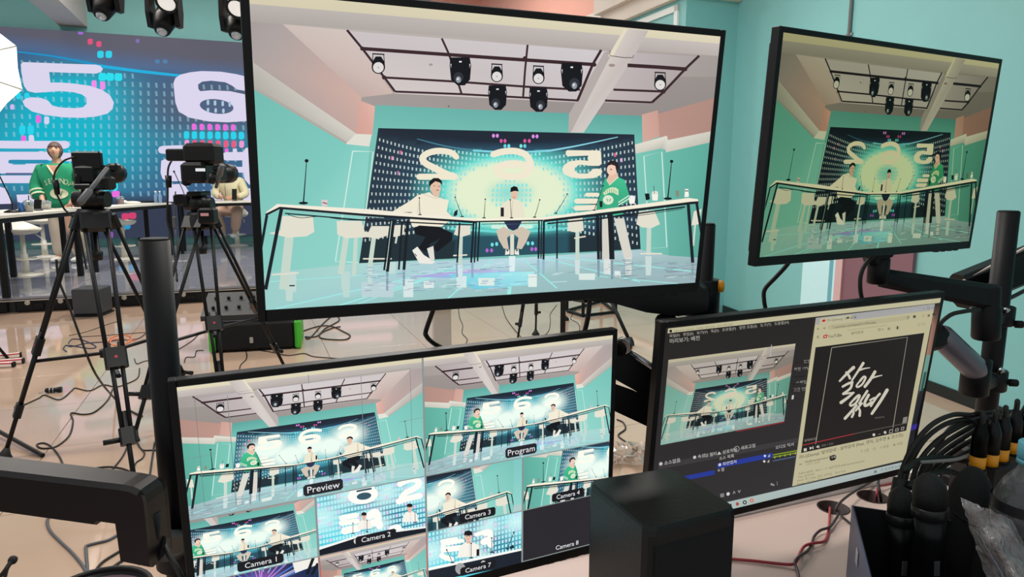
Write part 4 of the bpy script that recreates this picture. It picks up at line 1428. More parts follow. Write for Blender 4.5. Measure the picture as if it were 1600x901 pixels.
floor_cable([(870, 476), (860, 490), (860, 500), (858, 515), (850, 524), (838, 532), (830, 548)], .003, 'wavy cord left of the straight black post')
floor_cable([(903, 478), (895, 490), (892, 498), (902, 504), (906, 512), (902, 525)], .003, 'wavy cord right of the straight black post')
floor_cable([(964, 655), (974, 660), (977, 670), (966, 680), (980, 692), (988, 705), (985, 716), (970, 714), (955, 716)], .0045, 'black cable seen in the gap between the two lower monitors')
# clear plastic wrap in that gap
random.seed(4)
b = MB(); nx = 8
P = [[on(955 + 8 * i + random.uniform(-2, 2), 690 + 7 * j + random.uniform(-2, 2), .01 + random.uniform(0, .05)) for i in range(nx)] for j in range(6)]
b.add([p for q in P for p in q], [[j * nx + i, j * nx + i + 1, (j + 1) * nx + i + 1, (j + 1) * nx + i] for j in range(5) for i in range(nx - 1)])
tag(b.build('plastic_wrap', mat('clear_film', '#f4efea', .12, trans=.9)), 'crumpled clear plastic wrap on the floor between the two lower monitors', 'plastic')
# waste bin at the lower left
c = on(146, 932, .30)
r = empty('waste_bin', Vector((c.x, c.y, 0)), 'round waste bin with black rim and mauve lining at the bottom left', 'bin')
g = Vector((c.x, c.y, 0))
MB().lathe(g, g + Vector((0, 0, .30)), [(0, .105), (1, .138), (1, .132), (.03, .1)], 32, caps=False).build('bin_wall', M_BLACK, r)
b = MB(); b.tube([g + Vector((.138 * math.cos(a), .138 * math.sin(a), .30)) for a in np.linspace(0, 2 * math.pi, 33)], .008, 8, 1); b.build('rim', M_BLACK, r)
MB().lathe(g + Vector((0, 0, .02)), g + Vector((0, 0, .285)), [(0, .0), (.0, .1), (1, .129), (.85, .05), (.82, 0)], 32, caps=False).build('lining', mat('lining_mauve', '#8b7078', .7, bump=.3), r)
p = on(-6, 905, .25)
b = MB(); b.tube([on(-25, 920, .3), on(2, 898, .36), on(14, 882, .38), on(20, 874, .385)], .006, 8); b.tube([on(8, 900, .34), on(11, 888, .37), on(14, 882, .38)], .005, 8); b.ball(on(20, 874.5, .385), (.012, .012, .012), 8, 6)
tag(b.build('headset_boom', M_RUB), 'thin black forked boom poking in at the bottom left corner', 'headset')
# ================================================================== THE MONITORS ON THE DESK
MW, MH = .614, .366
INS = (.0092, .0085, .0088, .0150)           # left, right, top, bottom bezel


def pose(x, y, z, yaw, tilt, roll):
    return Matrix.Translation((x, y, z)) @ Matrix.Rotation(math.radians(yaw), 4, 'Z') @ Matrix.Rotation(math.radians(tilt), 4, 'X') @ Matrix.Rotation(math.radians(roll), 4, 'Y') @ Matrix.Translation((0, .0118, 0))


POSE = {'large': pose(-.0017, .8738, 1.4183, 21.61, 5.37, .08), 'small': pose(.6647, 1.229, 1.4452, 28.54, 3.6, -.07),
        'multi': pose(-.1208, .9017, .9896, 23.74, 2.04, -.75), 'desk': pose(.5006, 1.1331, 1.0126, 22.49, 5.92, -.77)}


def disp_local(u, v, lift=0.0):
    l, r_, t, b_ = INS
    return Vector((-MW / 2 + l + (MW - l - r_) * u, -.0115 - lift, -MH / 2 + b_ + (MH - t - b_) * v))


def disp_px(key):
    """where the four corners of a display come to lie in the photo"""
    return [project(POSE[key] @ disp_local(u, v)) for u, v in UNIT]


def monitor(key, name, label, pic, strength):
    M = POSE[key]
    r = empty(name, M.translation, label, 'monitor')
    r.rotation_euler = M.to_euler()
    l, r_, t, b_ = INS
    X0, X1, Z0, Z1 = -MW / 2, MW / 2, -MH / 2, MH / 2
    b = MB()
    for (x0, x1, z0, z1) in ((X0, X0 + l, Z0, Z1), (X1 - r_, X1, Z0, Z1), (X0 + l, X1 - r_, Z1 - t, Z1), (X0 + l, X1 - r_, Z0, Z0 + b_)):
        b.box(((x0 + x1) / 2, -.004, (z0 + z1) / 2), (x1 - x0, .0165, z1 - z0), 0, .0010)
    b.build('bezel', M_BLACK, r, local=True)
    b = MB(); b.box((0, .012, 0), (MW - .03, .024, MH - .03), 0, .006); b.box((0, .003, 0), (MW - .006, .006, MH - .006), 0)
    b.hull([Vector((-.22, .024, -.13)), Vector((.22, .024, -.13)), Vector((.22, .024, .12)), Vector((-.22, .024, .12))], [Vector((-.17, .048, -.10)), Vector((.17, .048, -.10)), Vector((.17, .048, .09)), Vector((-.17, .048, .09))])
    b.build('back_shell', M_BLACK, r, local=True)
    b = MB(); b.box((0, .054, 0), (.11, .012, .11), 0, .003); b.build('mount_plate', M_METAL, r, local=True)
    b = MB()
    for i in range(4): b.box((.20 + .022 * i, -.004, Z0 - .0015), (.012, .008, .003), 0)
    b.build('buttons', M_MATTE, r, local=True)
    shown = Pic(); shown.blit(pic, lambda q_: q_)         # nothing beyond the edge of the display
    shown.build('screen_picture', lambda a, c, z: disp_local(a, c, z), screen_mat('display_glow_' + key, strength), r, 3e-6)
    return r


# ------------------------------------------------------------ the studio shot shown on most displays, in its mirrored form
AQ = disp_px('large')


def lit(x0, y0, a, b): return lin(a)


def stage_shot(bright):
    p = Pic(hmap(homog(AQ, UNIT)))
    W = AQ
    p.poly(['#b3aaa4', '#a39995', '#8d8480', '#c8bcb6'], [(380, -25), (1150, 50), (1135, 240), (385, 200)])
    p.poly(['#70bfb3', '#5fb0a4', '#64b6aa', '#7cc8bc'], [(385, 170), (1140, 170), (1110, 470), (395, 500)])
    p.poly(['#a39995', '#958b87', '#8d8480', '#a39995'], [(385, 120), (1140, 120), (1135, 182), (385, 182)])
    # ceiling panels and the pink upper walls
    p.poly(['#c5bcbc', '#cbc4c8', '#c3b9ba', '#cdc2bf'], [(540, 48), (948, 80), (902, 160), (617, 146)])
    p.poly(['#b9aeb0', '#a89d9d', '#b0a4a2', '#bdb1b0'], [(985, 82), (1092, 88), (1018, 162), (945, 160)])
    p.poly(['#a29796', '#a99e9b', '#b3a29e', '#cda79a', '#bf9f97', '#a99d9b'], [(388, 30), (442, 38), (500, 90), (565, 152), (557, 210), (396, 98)])
    p.poly(['#c8b7b1', '#cdbdb6', '#c9b1a8', '#bda49c'], [(442, 38), (540, 47), (615, 146), (565, 152)])
    p.poly(['#d4a294', '#dfae9e', '#d8a092', '#cf9a8c'], [(560, 156), (586, 166), (582, 211), (556, 211)])
    # beam across the front and its yellow edge
    p.poly(['#b7b0aa', '#c9bfb9', '#b5aaa5', '#a9a09a'], [(380, 0), (1145, 60), (1142, 89), (380, 33)])
    p.poly(['#d3c9aa', '#dfd6b4', '#d6ccae', '#cfc5a6'], [(375, -30), (1150, 48), (1145, 70), (380, 5)])
    # side wall ledges
    p.poly(['#b9b4ab', '#cfcbc0', '#cfcbc0', '#b9b5ac', '#aaa69e'], [(393, 96), (557, 209), (556, 225), (541, 225), (394, 137)])
    p.poly('#dad8cb', [(556, 209), (581, 210), (577, 229), (552, 230), (540, 225)])
    p.poly('#a9a59b', [(394, 133), (541, 221), (541, 225), (394, 138)])
    # teal walls
    p.poly(['#66b9ad', '#70c6ba', '#79cabd', '#80cfc3', '#84cfc4', '#7cc8bd'], [(394, 138), (541, 225), (578, 229), (575, 260), (560, 412), (412, 428)])
    p.poly(['#5eb3a9', '#5aaea4', '#4fa096', '#63b8ac', '#6fbfb3'], [(587, 164), (760, 172), (1003, 181), (1003, 224), (580, 226)])
    p.line('#c7e6d8', 1.8, [(551, 236), (583, 237), (572, 330), (562, 409)]); p.line('#c7e6d8', 1.8, [(551, 236), (537, 326), (524, 408), (560, 410)])
    p.poly(['#cf9f90', '#c79688', '#c99a8c', '#d2a394'], [(1003, 179), (1028, 172), (1031, 213), (1004, 223)])
    p.poly(['#b78a7d', '#a98377', '#a68075', '#b98d80'], [(1028, 178), (1140, 146), (1135, 202), (1031, 222)])
    p.poly(['#5cb6a5', '#4ba392', '#489c8c', '#58ae9f'], [(1034, 236), (1135, 215), (1110, 410), (1043, 402)])
    p.poly(['#6bc3b2', '#63baa9', '#62b7a8', '#70c2b6'], [(993, 238), (1037, 232), (1045, 402), (999, 402)])
    p.poly(['#d8d5c6', '#dcd9ca', '#cfccbf', '#b9b6aa', '#c9c6b8'], [(991, 226), (1042, 212), (1047, 236), (1033, 232), (993, 240)])
    p.poly(['#d8d5c8', '#c4c0b2', '#b3afa2', '#cac6b8'], [(1042, 219), (1140, 199), (1138, 216), (1040, 238)])
    p.line('#bfe4d7', 1.8, [(1006, 244), (1034, 237), (1042, 386), (1015, 388)], True)
    # diagonal beam
    p.poly(['#a59b97', '#a89d99', '#b7aca7', '#c2b8b3'], [(945, 80), (953, 88), (911, 207), (890, 207)])
    p.poly('#b0a5a1', [(945, 80), (952, 88), (893, 207), (888, 206), (889, 178)])
    p.poly(['#cfc5bd', '#bdb2ad', '#b9afaa', '#cdc4c0', '#c8beb9'], [(976, 44), (1013, 48), (990, 90), (912, 207), (892, 207)])
    p.poly('#ddd3b9', [(976, 44), (981, 45), (957, 89), (950, 88)])
    p.line('#4a3a36', 1.1, [(953, 79), (953, 87), (975, 90), (989, 90), (990, 86)])
    p.ell('#9c8a84', 956, 102, 5, 2.5); p.ell('#a2938d', 673, 101, 3, 2); p.ell('#6c5c59', 701, 166, 1.5, 1.2)
    # floor
    p.poly(['#8fcac3', '#a3d0cb', '#a9cbd6', '#b4d6e2', '#a9c4cc', '#9fbcc0', '#8fb0b5', '#8fa6ad', '#a5cfd4', '#8fc9c6'], [(400, 428), (560, 411), (740, 405), (820, 402), (1000, 390), (1045, 399), (1115, 404), (1105, 452), (740, 475), (395, 510)])

    # LED wall
    LQ = [(591, 200), (991, 210), (1001, 389), (561, 411)]

    def arc(x): return 212 + 26 * (1 - ((x - 800) / 205.0) ** 2)

    def bg(x, y):
        base = mixc(lin('#253240'), lin('#2f6a86'), math.exp(-((x - 800) / 130.0) ** 2 - ((y - 305) / 90.0) ** 2) * 1.1)
        if bright:
            base = mixc(lin('#27405a'), lin('#2fb0c4'), math.exp(-((x - 800) / 170.0) ** 2 - ((y - 300) / 75.0) ** 2) * 1.1)
            k = max(math.exp(-((x - cx) / 62.0) ** 2 - ((y - cy) / 42.0) ** 2) for cx, cy in ((685, 272), (800, 290), (915, 278), (742, 300), (860, 308)))
            base = mixc(base, lin('#e2f2e6'), min(1, max(0, k * 1.7 - .35)))
        else:
            r = math.hypot((x - 797) / 84.0, (y - 301) / 46.0)
            if r < 1: base = mixc(lin('#8fd8c4'), lin('#dce9c4'), max(0, min(1, (r - .12) / .4)))
            elif r < 1.22: base = mixc(lin('#dce9c4'), lin('#4fe0cf'), (r - 1) / .22)
            elif r < 1.9: base = mixc(lin('#4fe0cf'), base, ((r - 1.22) / .68) ** .6)
        e = arc(x) - y
        if e > 0: base = mixc(mixc(lin('#2b5f7c'), lin('#232e3d'), min(1, abs(x - 800) / 150)), lin('#1e2835'), min(1, e / 16))
        bot = y - (364 - abs(x - 800) * .05)
        if bot > 0: base = mixc(base, lin('#1f3038') if abs(x - 800) > 90 else lin('#22505f'), min(1, bot / 7))
        return base
    p.grid(LQ, 64, 34, bg)
    p.lock()
    for i in range(64):
        s = (i + .5) / 64
        for j in range(15):
            e = abs(2 * s - 1) ** 1.7
            xt, xb = 592 + 398 * s, 563 + 437 * s
            yt = 205 + 5 * s; y = (244 + 7.6 * j) * (1 - e) + (yt + 12.2 * j) * e
            if y > 362 + 24 * e: continue
            x = xt + (xb - xt) * (y - 205) / 200.0
            if y < arc(x) + 3: continue
            if not bright and math.hypot((x - 797) / 84.0, (y - 301) / 46.0) < 1.0 and math.hypot((x - 800) / 34.0, (y - 305) / 24.0) > 1: continue
            near = math.exp(-((x - 800) / 110.0) ** 2)
            c = mixc(lin('#bcc6c4'), lin('#74e2e0'), near)
            if bright and bg(x, y)[0] > .5: continue
            w = .95 + .5 * (1 - e)
            p.poly([c] * 4, [(x - w, y - 2.3), (x + w, y - 2.3), (x + w, y + 2.3), (x - w, y + 2.3)])
    for x, y, c in ((626, 238, '#d94f86'), (613, 247, '#ea7ab8'), (622, 270, '#b06a9c'), (961, 242, '#e0567c'), (971, 250, '#e6a0d8')):
        p.poly(c, [(x - 1.6, y - 3), (x + 1.6, y - 3), (x + 1.6, y + 3), (x - 1.6, y + 3)])
    for x, y, c in ((771, 212, '#d987e4'), (777, 212, '#d987e4'), (833, 213, '#d987e4'), (839, 213, '#d987e4'), (783, 220, '#d84c9c'), (789, 220, '#d84c9c'), (820, 220, '#d84c9c'), (827, 220, '#d84c9c'), (789, 228, '#4fd0e0'), (795, 228, '#5fe0e6'), (814, 228, '#69e6d0'), (820, 228, '#4fd0e0'),
                    (769, 382, '#5fdfe4'), (776, 381, '#5fdfe4'), (825, 380, '#5fdfe4'), (832, 380, '#5fdfe4'), (761, 391, '#b45fd0'), (768, 391, '#b45fd0'), (831, 389, '#b45fd0'), (837, 389, '#b45fd0'), (789, 370, '#b45fd0'), (812, 371, '#b45fd0')):
        p.ell(c, x, y, 2.4, 3.2, n=8)
    p.free()
    p.brush('#3d7f96' if not bright else '#5fb6d6', (1.2, 3.2), [(652, 217), (700, 229), (750, 236)]); p.brush('#6fd3e0', 3, [(740, 235), (800, 238), (860, 235)]); p.brush('#7fcfe0', (3.2, 1.2), [(855, 236), (905, 227), (965, 214)])
    if not bright:
        p.brush('#58d6d2', 3.5, [(705, 357), (800, 362), (890, 356)]); p.brush('#c8ead6', 6, [(770, 354), (800, 355), (830, 354)])
    NC = '#e9e0c6' if not bright else '#f1f0e0'
    p.brush(NC, (9, 11), [(713, 245), (706, 239), (694, 236), (680, 236), (667, 240), (660, 247), (665, 255), (680, 263), (698, 272), (710, 276)])
    p.brush(NC, 9.5, [(655, 276), (685, 276), (711, 276)])
    p.brush(NC, (10, 12), [(771, 241), (785, 237), (804, 236), (820, 241), (828, 252), (828, 264), (818, 273), (800, 276), (783, 273), (776, 266), (783, 259), (800, 256), (818, 258), (827, 264)])
    p.poly(NC, [(884, 236), (887, 234.5), (936, 235), (939, 237), (940, 256), (936, 259), (925, 259), (905, 257), (898, 262), (898, 267), (904, 271), (918, 271), (923, 267), (927, 263.5), (937, 263.5), (941, 267), (939, 273), (928, 278), (910, 279), (892, 277), (881, 272), (878, 264), (882, 257), (890, 252), (905, 250), (919, 251), (919, 243), (888, 244), (884, 242)])
    p.brush(NC, 6, [(917, 304), (934, 304)]); p.brush(NC, 8, [(901, 314), (932, 314)]); p.brush(NC, 8, [(900, 325), (930, 324)]); p.line('#566', 1.2, [(922, 319), (932, 319)])
    if bright:
        p.brush('#3c6f86', 2.5, [(884, 250), (900, 250), (916, 251)]); p.brush('#3c6f86', 3, [(792, 248), (802, 247), (812, 248)]); p.brush('#3c6f86', 3.4, [(794, 266), (804, 266), (813, 266)])
    # floor shine and light lines
    FL = '#8fe6e0'
    for a, c, w in (((800, 402), (795, 462), 6), ((815, 402), (870, 450), 2), ((845, 402), (1000, 440), 1.6), ((860, 400), (1085, 424), 1.5), ((770, 404), (700, 466), 2), ((740, 412), (520, 480), 2), ((720, 416), (430, 482), 1.5), ((650, 424), (420, 440), 1), ((900, 428), (1060, 443), 1.2), ((700, 424), (560, 474), 1.5)):
        p.line(FL, w, [a, c])
    p.poly(['#a9a0dc', '#c6a4d8', '#8fc6ea', '#7fb4e8'], [(640, 432), (740, 420), (820, 424), (700, 434)])
    p.poly(['#c7a9e0', '#d4b0dc', '#b9d4ec', '#b7c7ea'], [(770, 426), (820, 425), (835, 430), (780, 432)])
    p.poly(['#6fd8e4', '#9fe8ea', '#8fd8e4', '#5fc8dc'], [(700, 428), (835, 424), (830, 445), (740, 452)])
    for x, y, w, h, c in ((590, 452, 26, 12, '#b3cdd2'), (638, 450, 8, 14, '#cfe0de'), (670, 445, 8, 6, '#d5e3e0'), (721, 440, 8, 9, '#cfe2e2'), (760, 440, 13, 6, '#d6e6de'), (832, 438, 7, 10, '#d9e8e2'), (917, 432, 13, 5, '#d3e2dc'), (949, 416, 6, 12, '#d4dbd8'), (982, 415, 5, 14, '#d0d8d4'), (965, 428, 5, 6, '#d5e6e4'), (612, 418, 6, 9, '#bcd6d2'), (455, 440, 8, 16, '#bcd3cc'), (540, 438, 7, 14, '#b3d2cc')):
        p.poly(c, [(x - w, y - h), (x + w, y - h), (x + w * .95, y + h), (x - w * .95, y + h)])
    random.seed(3)
    p.lock()
    for _ in range(90):
        x, y = random.uniform(560, 1075), random.uniform(410, 462)
        if y > 470 - (x - 560) * .07: continue
        l = random.uniform(8, 26); c = random.choice(['#8798b8', '#9fb6cc', '#cfe2ea', '#86a8b8', '#a7b2d0', '#bfeef0'])
        p.poly(c, [(x, y), (x + l, y - l * .06), (x + l, y + .8 - l * .06), (x, y + .8)])
    p.free()
    for x, y, h, c in ((605, 424, 30, '#7f9db0'), (631, 421, 26, '#7f9db0'), (714, 411, 22, '#86a8c0'), (738, 410, 24, '#86a8c0'), (841, 405, 26, '#86b4c8'), (849, 405, 24, '#86b4c8'), (870, 405, 20, '#8fb4c0'), (935, 406, 26, '#7d96a6'), (956, 406, 30, '#75909f'), (1082, 411, 16, '#7d96a0')):
        p.poly(c, [(x - 2, y), (x + 2, y), (x + 1.5, y + h), (x - 1.5, y + h)])
    for x, y, h, w, c in ((452, 452, 18, 6, '#b9d4cc'), (541, 430, 34, 6, '#b4d3cc'), (578, 418, 24, 4, '#bcd6d4'), (719, 414, 30, 4, '#c9e0e4'), (800, 400, 24, 5, '#d5e8ea'), (902, 406, 22, 4, '#c9dad8'), (1013, 400, 30, 5, '#c3d6d2')):
        p.poly(c, [(x - w, y), (x + w, y), (x + w * .8, y + h), (x - w * .8, y + h)])
    p.lock()
    for _ in range(120):
        x, y = random.uniform(950, 1085), random.uniform(405, 440)
        if abs(x - 1015) < 18: continue
        p.poly(random.choice(['#7f929b', '#8fa2a8', '#9fb4b6', '#73868f']), [(x, y), (x + 14, y - .6), (x + 14, y + .2), (x, y + .9)])
    for _ in range(90):
        x, y = random.uniform(565, 790), random.uniform(416, 455)
        p.poly(random.choice(['#8d9cb8', '#9aaecb', '#7c90a8', '#c4cfe4', '#a9b8cc']), [(x, y), (x + 10, y - .5), (x + 10, y + .3), (x, y + .9)])
    p.free()
    p.poly('#1d2a2e', [(452, 445), (461, 445), (460, 447), (452, 447)])
    # stools
    ST, SM = '#dcd8c6', '#bfd2c4'
    def stool_pic(seat, x0, y0, x1, y1, w, foot=None):
        p.line(SM, w, [(x0, y0), (x1, y1)]); p.poly(ST, seat)
        if foot: p.line(ST, 2.2, foot)
    stool_pic([(441, 337), (489, 338), (491, 362), (479, 369), (450, 371), (420, 364), (438, 360)], 452, 368, 443, 452, 14, [(425, 429), (467, 426)])
    stool_pic([(526, 345), (565, 345), (570, 362), (587, 363), (580, 370), (541, 372), (527, 366)], 541, 370, 532, 428, 9, None); p.line(SM, 6, [(556, 371), (553, 430)])
    stool_pic([(580, 353), (609, 353), (607, 367), (590, 373), (572, 370)], 584, 371, 578, 416, 7, [(567, 404), (612, 404)])
    stool_pic([(610, 352), (632, 351), (631, 366), (618, 370), (606, 368)], 620, 369, 618, 380, 3)
    stool_pic([(714, 352), (735, 352), (735, 366), (721, 370), (709, 366)], 720, 369, 719, 414, 6, [(708, 399), (730, 398)])
    stool_pic([(888, 342), (910, 340), (912, 360), (900, 363), (886, 360)], 902, 361, 902, 406, 6, [(897, 372), (915, 369)])
    stool_pic([(998, 330), (1022, 328), (1031, 350), (1018, 356), (1003, 355), (994, 350)], 1014, 354, 1013, 398, 7, [(1000, 396), (1034, 396)])
    stool_pic([(1084, 330), (1096, 326), (1092, 350), (1080, 352)], 1086, 350, 1083, 384, 3)
    # people, drawn as the display shows them
    SKN = '#e2b79c'
    p.poly('#e9e1c9', [(671, 300), (679, 307), (685, 308), (694, 311), (701, 312), (698, 330), (708, 340), (690, 354), (644, 354), (641, 344), (644, 331), (610, 332), (640, 314), (652, 305)])
    p.line('#cfc6ac', 1, [(655, 312), (652, 334)]); p.line('#c9bfa5', .8, [(662, 303), (680, 310), (690, 308)])
    p.ell(SKN, 680.5, 293, 8.2, 11.2); p.poly(SKN, [(674, 298), (687, 300), (685, 308), (678, 307)]); p.ell('#a8706a', 683.5, 297, 2, 1); p.line('#3b2a28', .8, [(677, 290), (680, 290)]); p.line('#3b2a28', .8, [(684, 291), (688, 291)])
    p.poly('#17151a', [(670, 292), (671, 283), (677, 278), (685, 278), (690, 282), (691, 289), (687, 285), (680, 283), (675, 287)])
    p.poly('#15181e', [(646, 356), (655, 352), (686, 354), (707, 364), (706, 375), (683, 393), (675, 388), (688, 372), (672, 380), (666, 393), (653, 388), (665, 370), (650, 366)])
    p.poly('#e6e3da', [(644, 391), (652, 385), (662, 398), (680, 409), (675, 412), (655, 411)]); p.poly('#dad7ce', [(667, 388), (677, 384), (679, 405), (673, 409)]); p.line('#1b1b1b', 1.2, [(648, 396), (651, 400)])
    p.poly('#e4ddc4', [(794, 312), (801, 311), (809, 312), (817, 319), (821, 342), (779, 342), (782, 321)]); p.line('#cbbf9f', .8, [(801, 313), (800, 336)])
    p.ell(SKN, 803.5, 304, 5.6, 7.6); p.ell('#b0746c', 803, 308, 1.6, .8); p.poly('#15141a', [(797, 300), (798, 293), (803, 290.5), (808, 292), (810.5, 299), (804, 298)])
    p.poly('#27304e', [(786, 344), (816, 344), (809, 357), (802, 360), (794, 357)]); p.line('#55628a', 1, [(790, 350), (812, 349)])
    p.line('#d8d6c6', 6, [(800, 365), (800, 398)])
    p.poly('#cbbca8', [(775, 360), (787, 354), (800, 361), (815, 354), (829, 361), (822, 378), (815, 389), (807, 388), (810, 371), (801, 364), (792, 371), (795, 389), (787, 388), (779, 374)])
    for s in (-1, 1): p.poly('#e6e2d6', [(800 + s * 4, 397), (800 + s * 4, 390), (800 + s * 10, 389), (800 + s * 11, 398)]); p.poly('#22242a', [(800 + s * 5, 391), (800 + s * 9, 389), (800 + s * 8, 393)])
    p.poly('#cfcbc0', [(940, 340), (953, 340), (951, 404), (941, 405)]); p.poly('#d3cfc4', [(959, 341), (975, 341), (988, 401), (975, 404)])
    p.poly(['#1fae80', '#25c08c', '#23bd8b', '#1fae7f', '#1da87b', '#1faa7e', '#28bf8e', '#22b283', '#1b9c70', '#1fa97c'], [(945, 279), (962, 275), (976, 281), (983, 305), (981, 316), (966, 321), (974, 334), (958, 337), (931, 327), (937, 300)])
    p.ell('#2b2226', 957, 260, 10, 9.5); p.poly('#2b2226', [(949, 262), (953, 276), (951, 280), (948, 272)])
    p.poly(SKN, [(953, 268), (963, 268), (966, 276), (952, 288), (948, 281)]); p.ell('#ecc6ae', 956, 264.5, 8, 9.6, .25); p.poly('#2b2226', [(949, 259), (953, 253), (961, 253), (966, 262), (963, 268), (961, 259), (955, 257)]); p.ell('#8a4f4c', 954.5, 264.5, 1.4, 1.1)
    p.line('#d9e6c4', 1.3, [(948, 281), (952, 289), (966, 276)])
    p.poly('#cfe0b2', [(942, 301), (948, 295), (955, 292.5), (962, 293), (966, 296), (966, 305), (958, 301), (951, 301), (944, 305)])
    for k in range(6): p.line('#2b9a72', .8, [(945 + 3.4 * k, 297 - (2 if 0 < k < 5 else 0)), (945.5 + 3.4 * k, 302 - (1 if 0 < k < 5 else 0))])
    p.ell('#d5e6c6', 950, 312, 8.2, 7.4); p.line('#3f7a62', 1.2, [(948, 310), (949.5, 315), (951, 311), (952.5, 315), (954, 310)])
    p.line('#e4eedc', 1.4, [(966, 316), (983, 305)]); p.line('#e4eedc', 1.4, [(966, 320), (983, 310)])
    # tables
    K = '#1a1f26'
    p.poly('#ece4d0', [(433, 318.5), (575, 326.5), (702, 338), (745, 341), (745, 345.5), (702, 342.5), (575, 334), (437, 323), (415, 334), (416, 331)])
    p.line(K, 3.6, [(415, 335.5), (437, 324.5), (575, 336), (702, 344), (745, 347)]); p.line(K, 2, [(445, 333), (560, 343), (700, 350), (740, 351)])
    p.line('#8fb9b4', 1, [(450, 329), (600, 340)]); p.brush(K, 1, [(450, 335), (470, 340), (500, 338), (540, 343), (600, 345), (640, 348)])
    for a, c, w in (((440, 325), (415, 452), 5.6), ((417, 336), (407, 392), 4.4), ((615, 343), (605, 424), 5), ((611, 343), (600, 422), 3), ((637, 344), (631, 421), 4.6), ((628, 346), (623, 421), 3), ((718, 348), (714, 410), 2.6), ((740, 346), (736, 410), 3), ((744, 346), (741, 410), 2.4), ((749, 347), (746, 408), 2.4)):
        p.line(K, w, [a, c])
    p.line('#b9ddd6', .9, [(612, 345), (603, 420)])
    p.poly('#efe8d2', [(745, 341), (848, 339.5), (848, 343), (745, 345)]); p.line(K, 2.2, [(742, 346), (848, 344)]); p.line(K, 1, [(752, 350), (842, 348)])
    for a, c, w in (((842, 345), (841, 404), 2.6), ((846, 345), (845, 404), 1.8), ((849.5, 344), (849, 405), 3.2)): p.line(K, w, [a, c])
    p.poly('#efe6cf', [(848, 339), (940, 327), (1075, 309), (1090, 311), (1091, 315), (1078, 315), (940, 332), (849, 343)])
    p.line(K, 4, [(849, 345), (940, 334.5), (1078, 317), (1091, 316)]); p.line(K, 2.4, [(855, 349), (940, 341), (1070, 323)])
    p.brush(K, .9, [(970, 337), (1000, 336), (1040, 330), (1066, 326)])
    for a, c, w in (((870, 344), (870, 404), 2.4), ((933, 334), (935, 405), 4.5), ((939, 334), (939, 405), 2.6), ((953, 333), (956, 405), 8), ((1075, 319), (1082, 410), 5), ((1088, 316), (1096, 366), 4.2)): p.line(K, w, [a, c])
    # microphones and small things
    def gm(x0, y0, x1, y1, w=1, hd=1.8):
        p.brush('#15171b', (w * .7, w * 1.4), [(x0, y0), ((x0 + x1) / 2, (y0 + y1) / 2 + 1), (x1, y1)]); p.ell('#15171b', x0, y0, hd, hd * .9, n=10); p.ell('#15171b', x1, y1, hd * 2.4, hd * .7, n=12)
    gm(479, 251, 474, 317, 1.5, 3.1); gm(1049, 252, 1043, 310, 1.5, 2.8)
    for g in ((655, 309, 656, 335), (711, 308, 722, 338), (758, 311, 756, 340), (797, 312, 799, 340), (843, 312, 835, 339), (886, 303, 868, 333), (942, 290, 928, 328)): gm(*g, .8, 1.3)
    p.poly('#1b1f27', [(782, 324), (787, 324), (787, 338), (782, 338)]); p.poly('#1b1f27', [(710, 330), (715, 327), (714, 336), (708, 338)]); p.poly('#1b1f27', [(936, 314), (941, 314), (941, 323), (937, 324)])
    p.poly('#15181d', [(1007, 302), (1014, 302), (1015, 311), (1009, 313)]); p.poly('#eeeadb', [(1018, 303), (1028, 303), (1027, 313), (1019, 313)]); p.ell('#d8dcd0', 1023, 301, 5, 3); p.line('#222', .8, [(1022, 302), (1021, 290)])
    p.poly('#7f8a72', [(1055, 298), (1060, 297), (1061, 307), (1056, 308)]); p.poly('#efece2', [(1070, 295), (1075, 295), (1076, 307), (1069, 308)]); p.line('#333', 1.5, [(1070, 298), (1075, 298)])
    p.poly('#d9c4c4', [(502, 312), (512, 312), (511, 322), (503, 322)]); p.line('#7c3a44', 1.6, [(504, 316), (511, 318)]); p.ell('#e6e9e8', 987, 310, 5, 5); p.poly('#f0eee2', [(982, 311), (992, 311), (991, 318), (983, 318)])
    # pipes and lamps under the ceiling
    PM = '#3a2429'
    for w, q in ((3.2, [(542, 47), (566, 76), (592, 110), (617, 143)]), (4.8, [(566, 76), (680, 84), (780, 91), (930, 101)]), (3, [(600, 121), (705, 127), (830, 136), (906, 140)]), (2.8, [(617, 143), (720, 147), (830, 153), (903, 157)]), (2.8, [(690, 60), (701, 84), (712, 118), (721, 147)]), (2.8, [(824, 70), (820, 110), (817, 152)]), (3.6, [(939, 78), (926, 100), (902, 157)]), (5, [(980, 102), (1030, 105), (1071, 108)]), (3, [(958, 140), (1037, 143)]), (2.8, [(945, 157), (1018, 160)]), (3.4, [(1092, 87), (1070, 108), (1037, 143), (1018, 160)])):
        p.line(PM, w * 1.15, q)
    for x, y in ((566, 76), (600, 121), (928, 101), (1070, 108), (1036, 143), (820, 91)): p.ell(PM, x, y, 3.6, 3.4, n=10)
    KB = '#14151b'
    def mh(x, y, s, lx):
        p.poly(KB, [(x - 14 * s, y - 19 * s), (x + 13 * s, y - 19 * s), (x + 15 * s, y - 8 * s), (x + 13.5 * s, y + 12 * s), (x + 6 * s, y + 20 * s), (x - 4 * s, y + 20 * s), (x - 13 * s, y + 12 * s), (x - 15 * s, y - 8 * s)])
        p.poly('#cfc7c6', [(x + 12.4 * s, y - 10 * s), (x + 14 * s, y - 10 * s), (x + 13 * s, y - 4 * s)]); p.poly('#cfc7c6', [(x - 12.4 * s, y - 10 * s), (x - 14 * s, y - 10 * s), (x - 13 * s, y - 4 * s)])
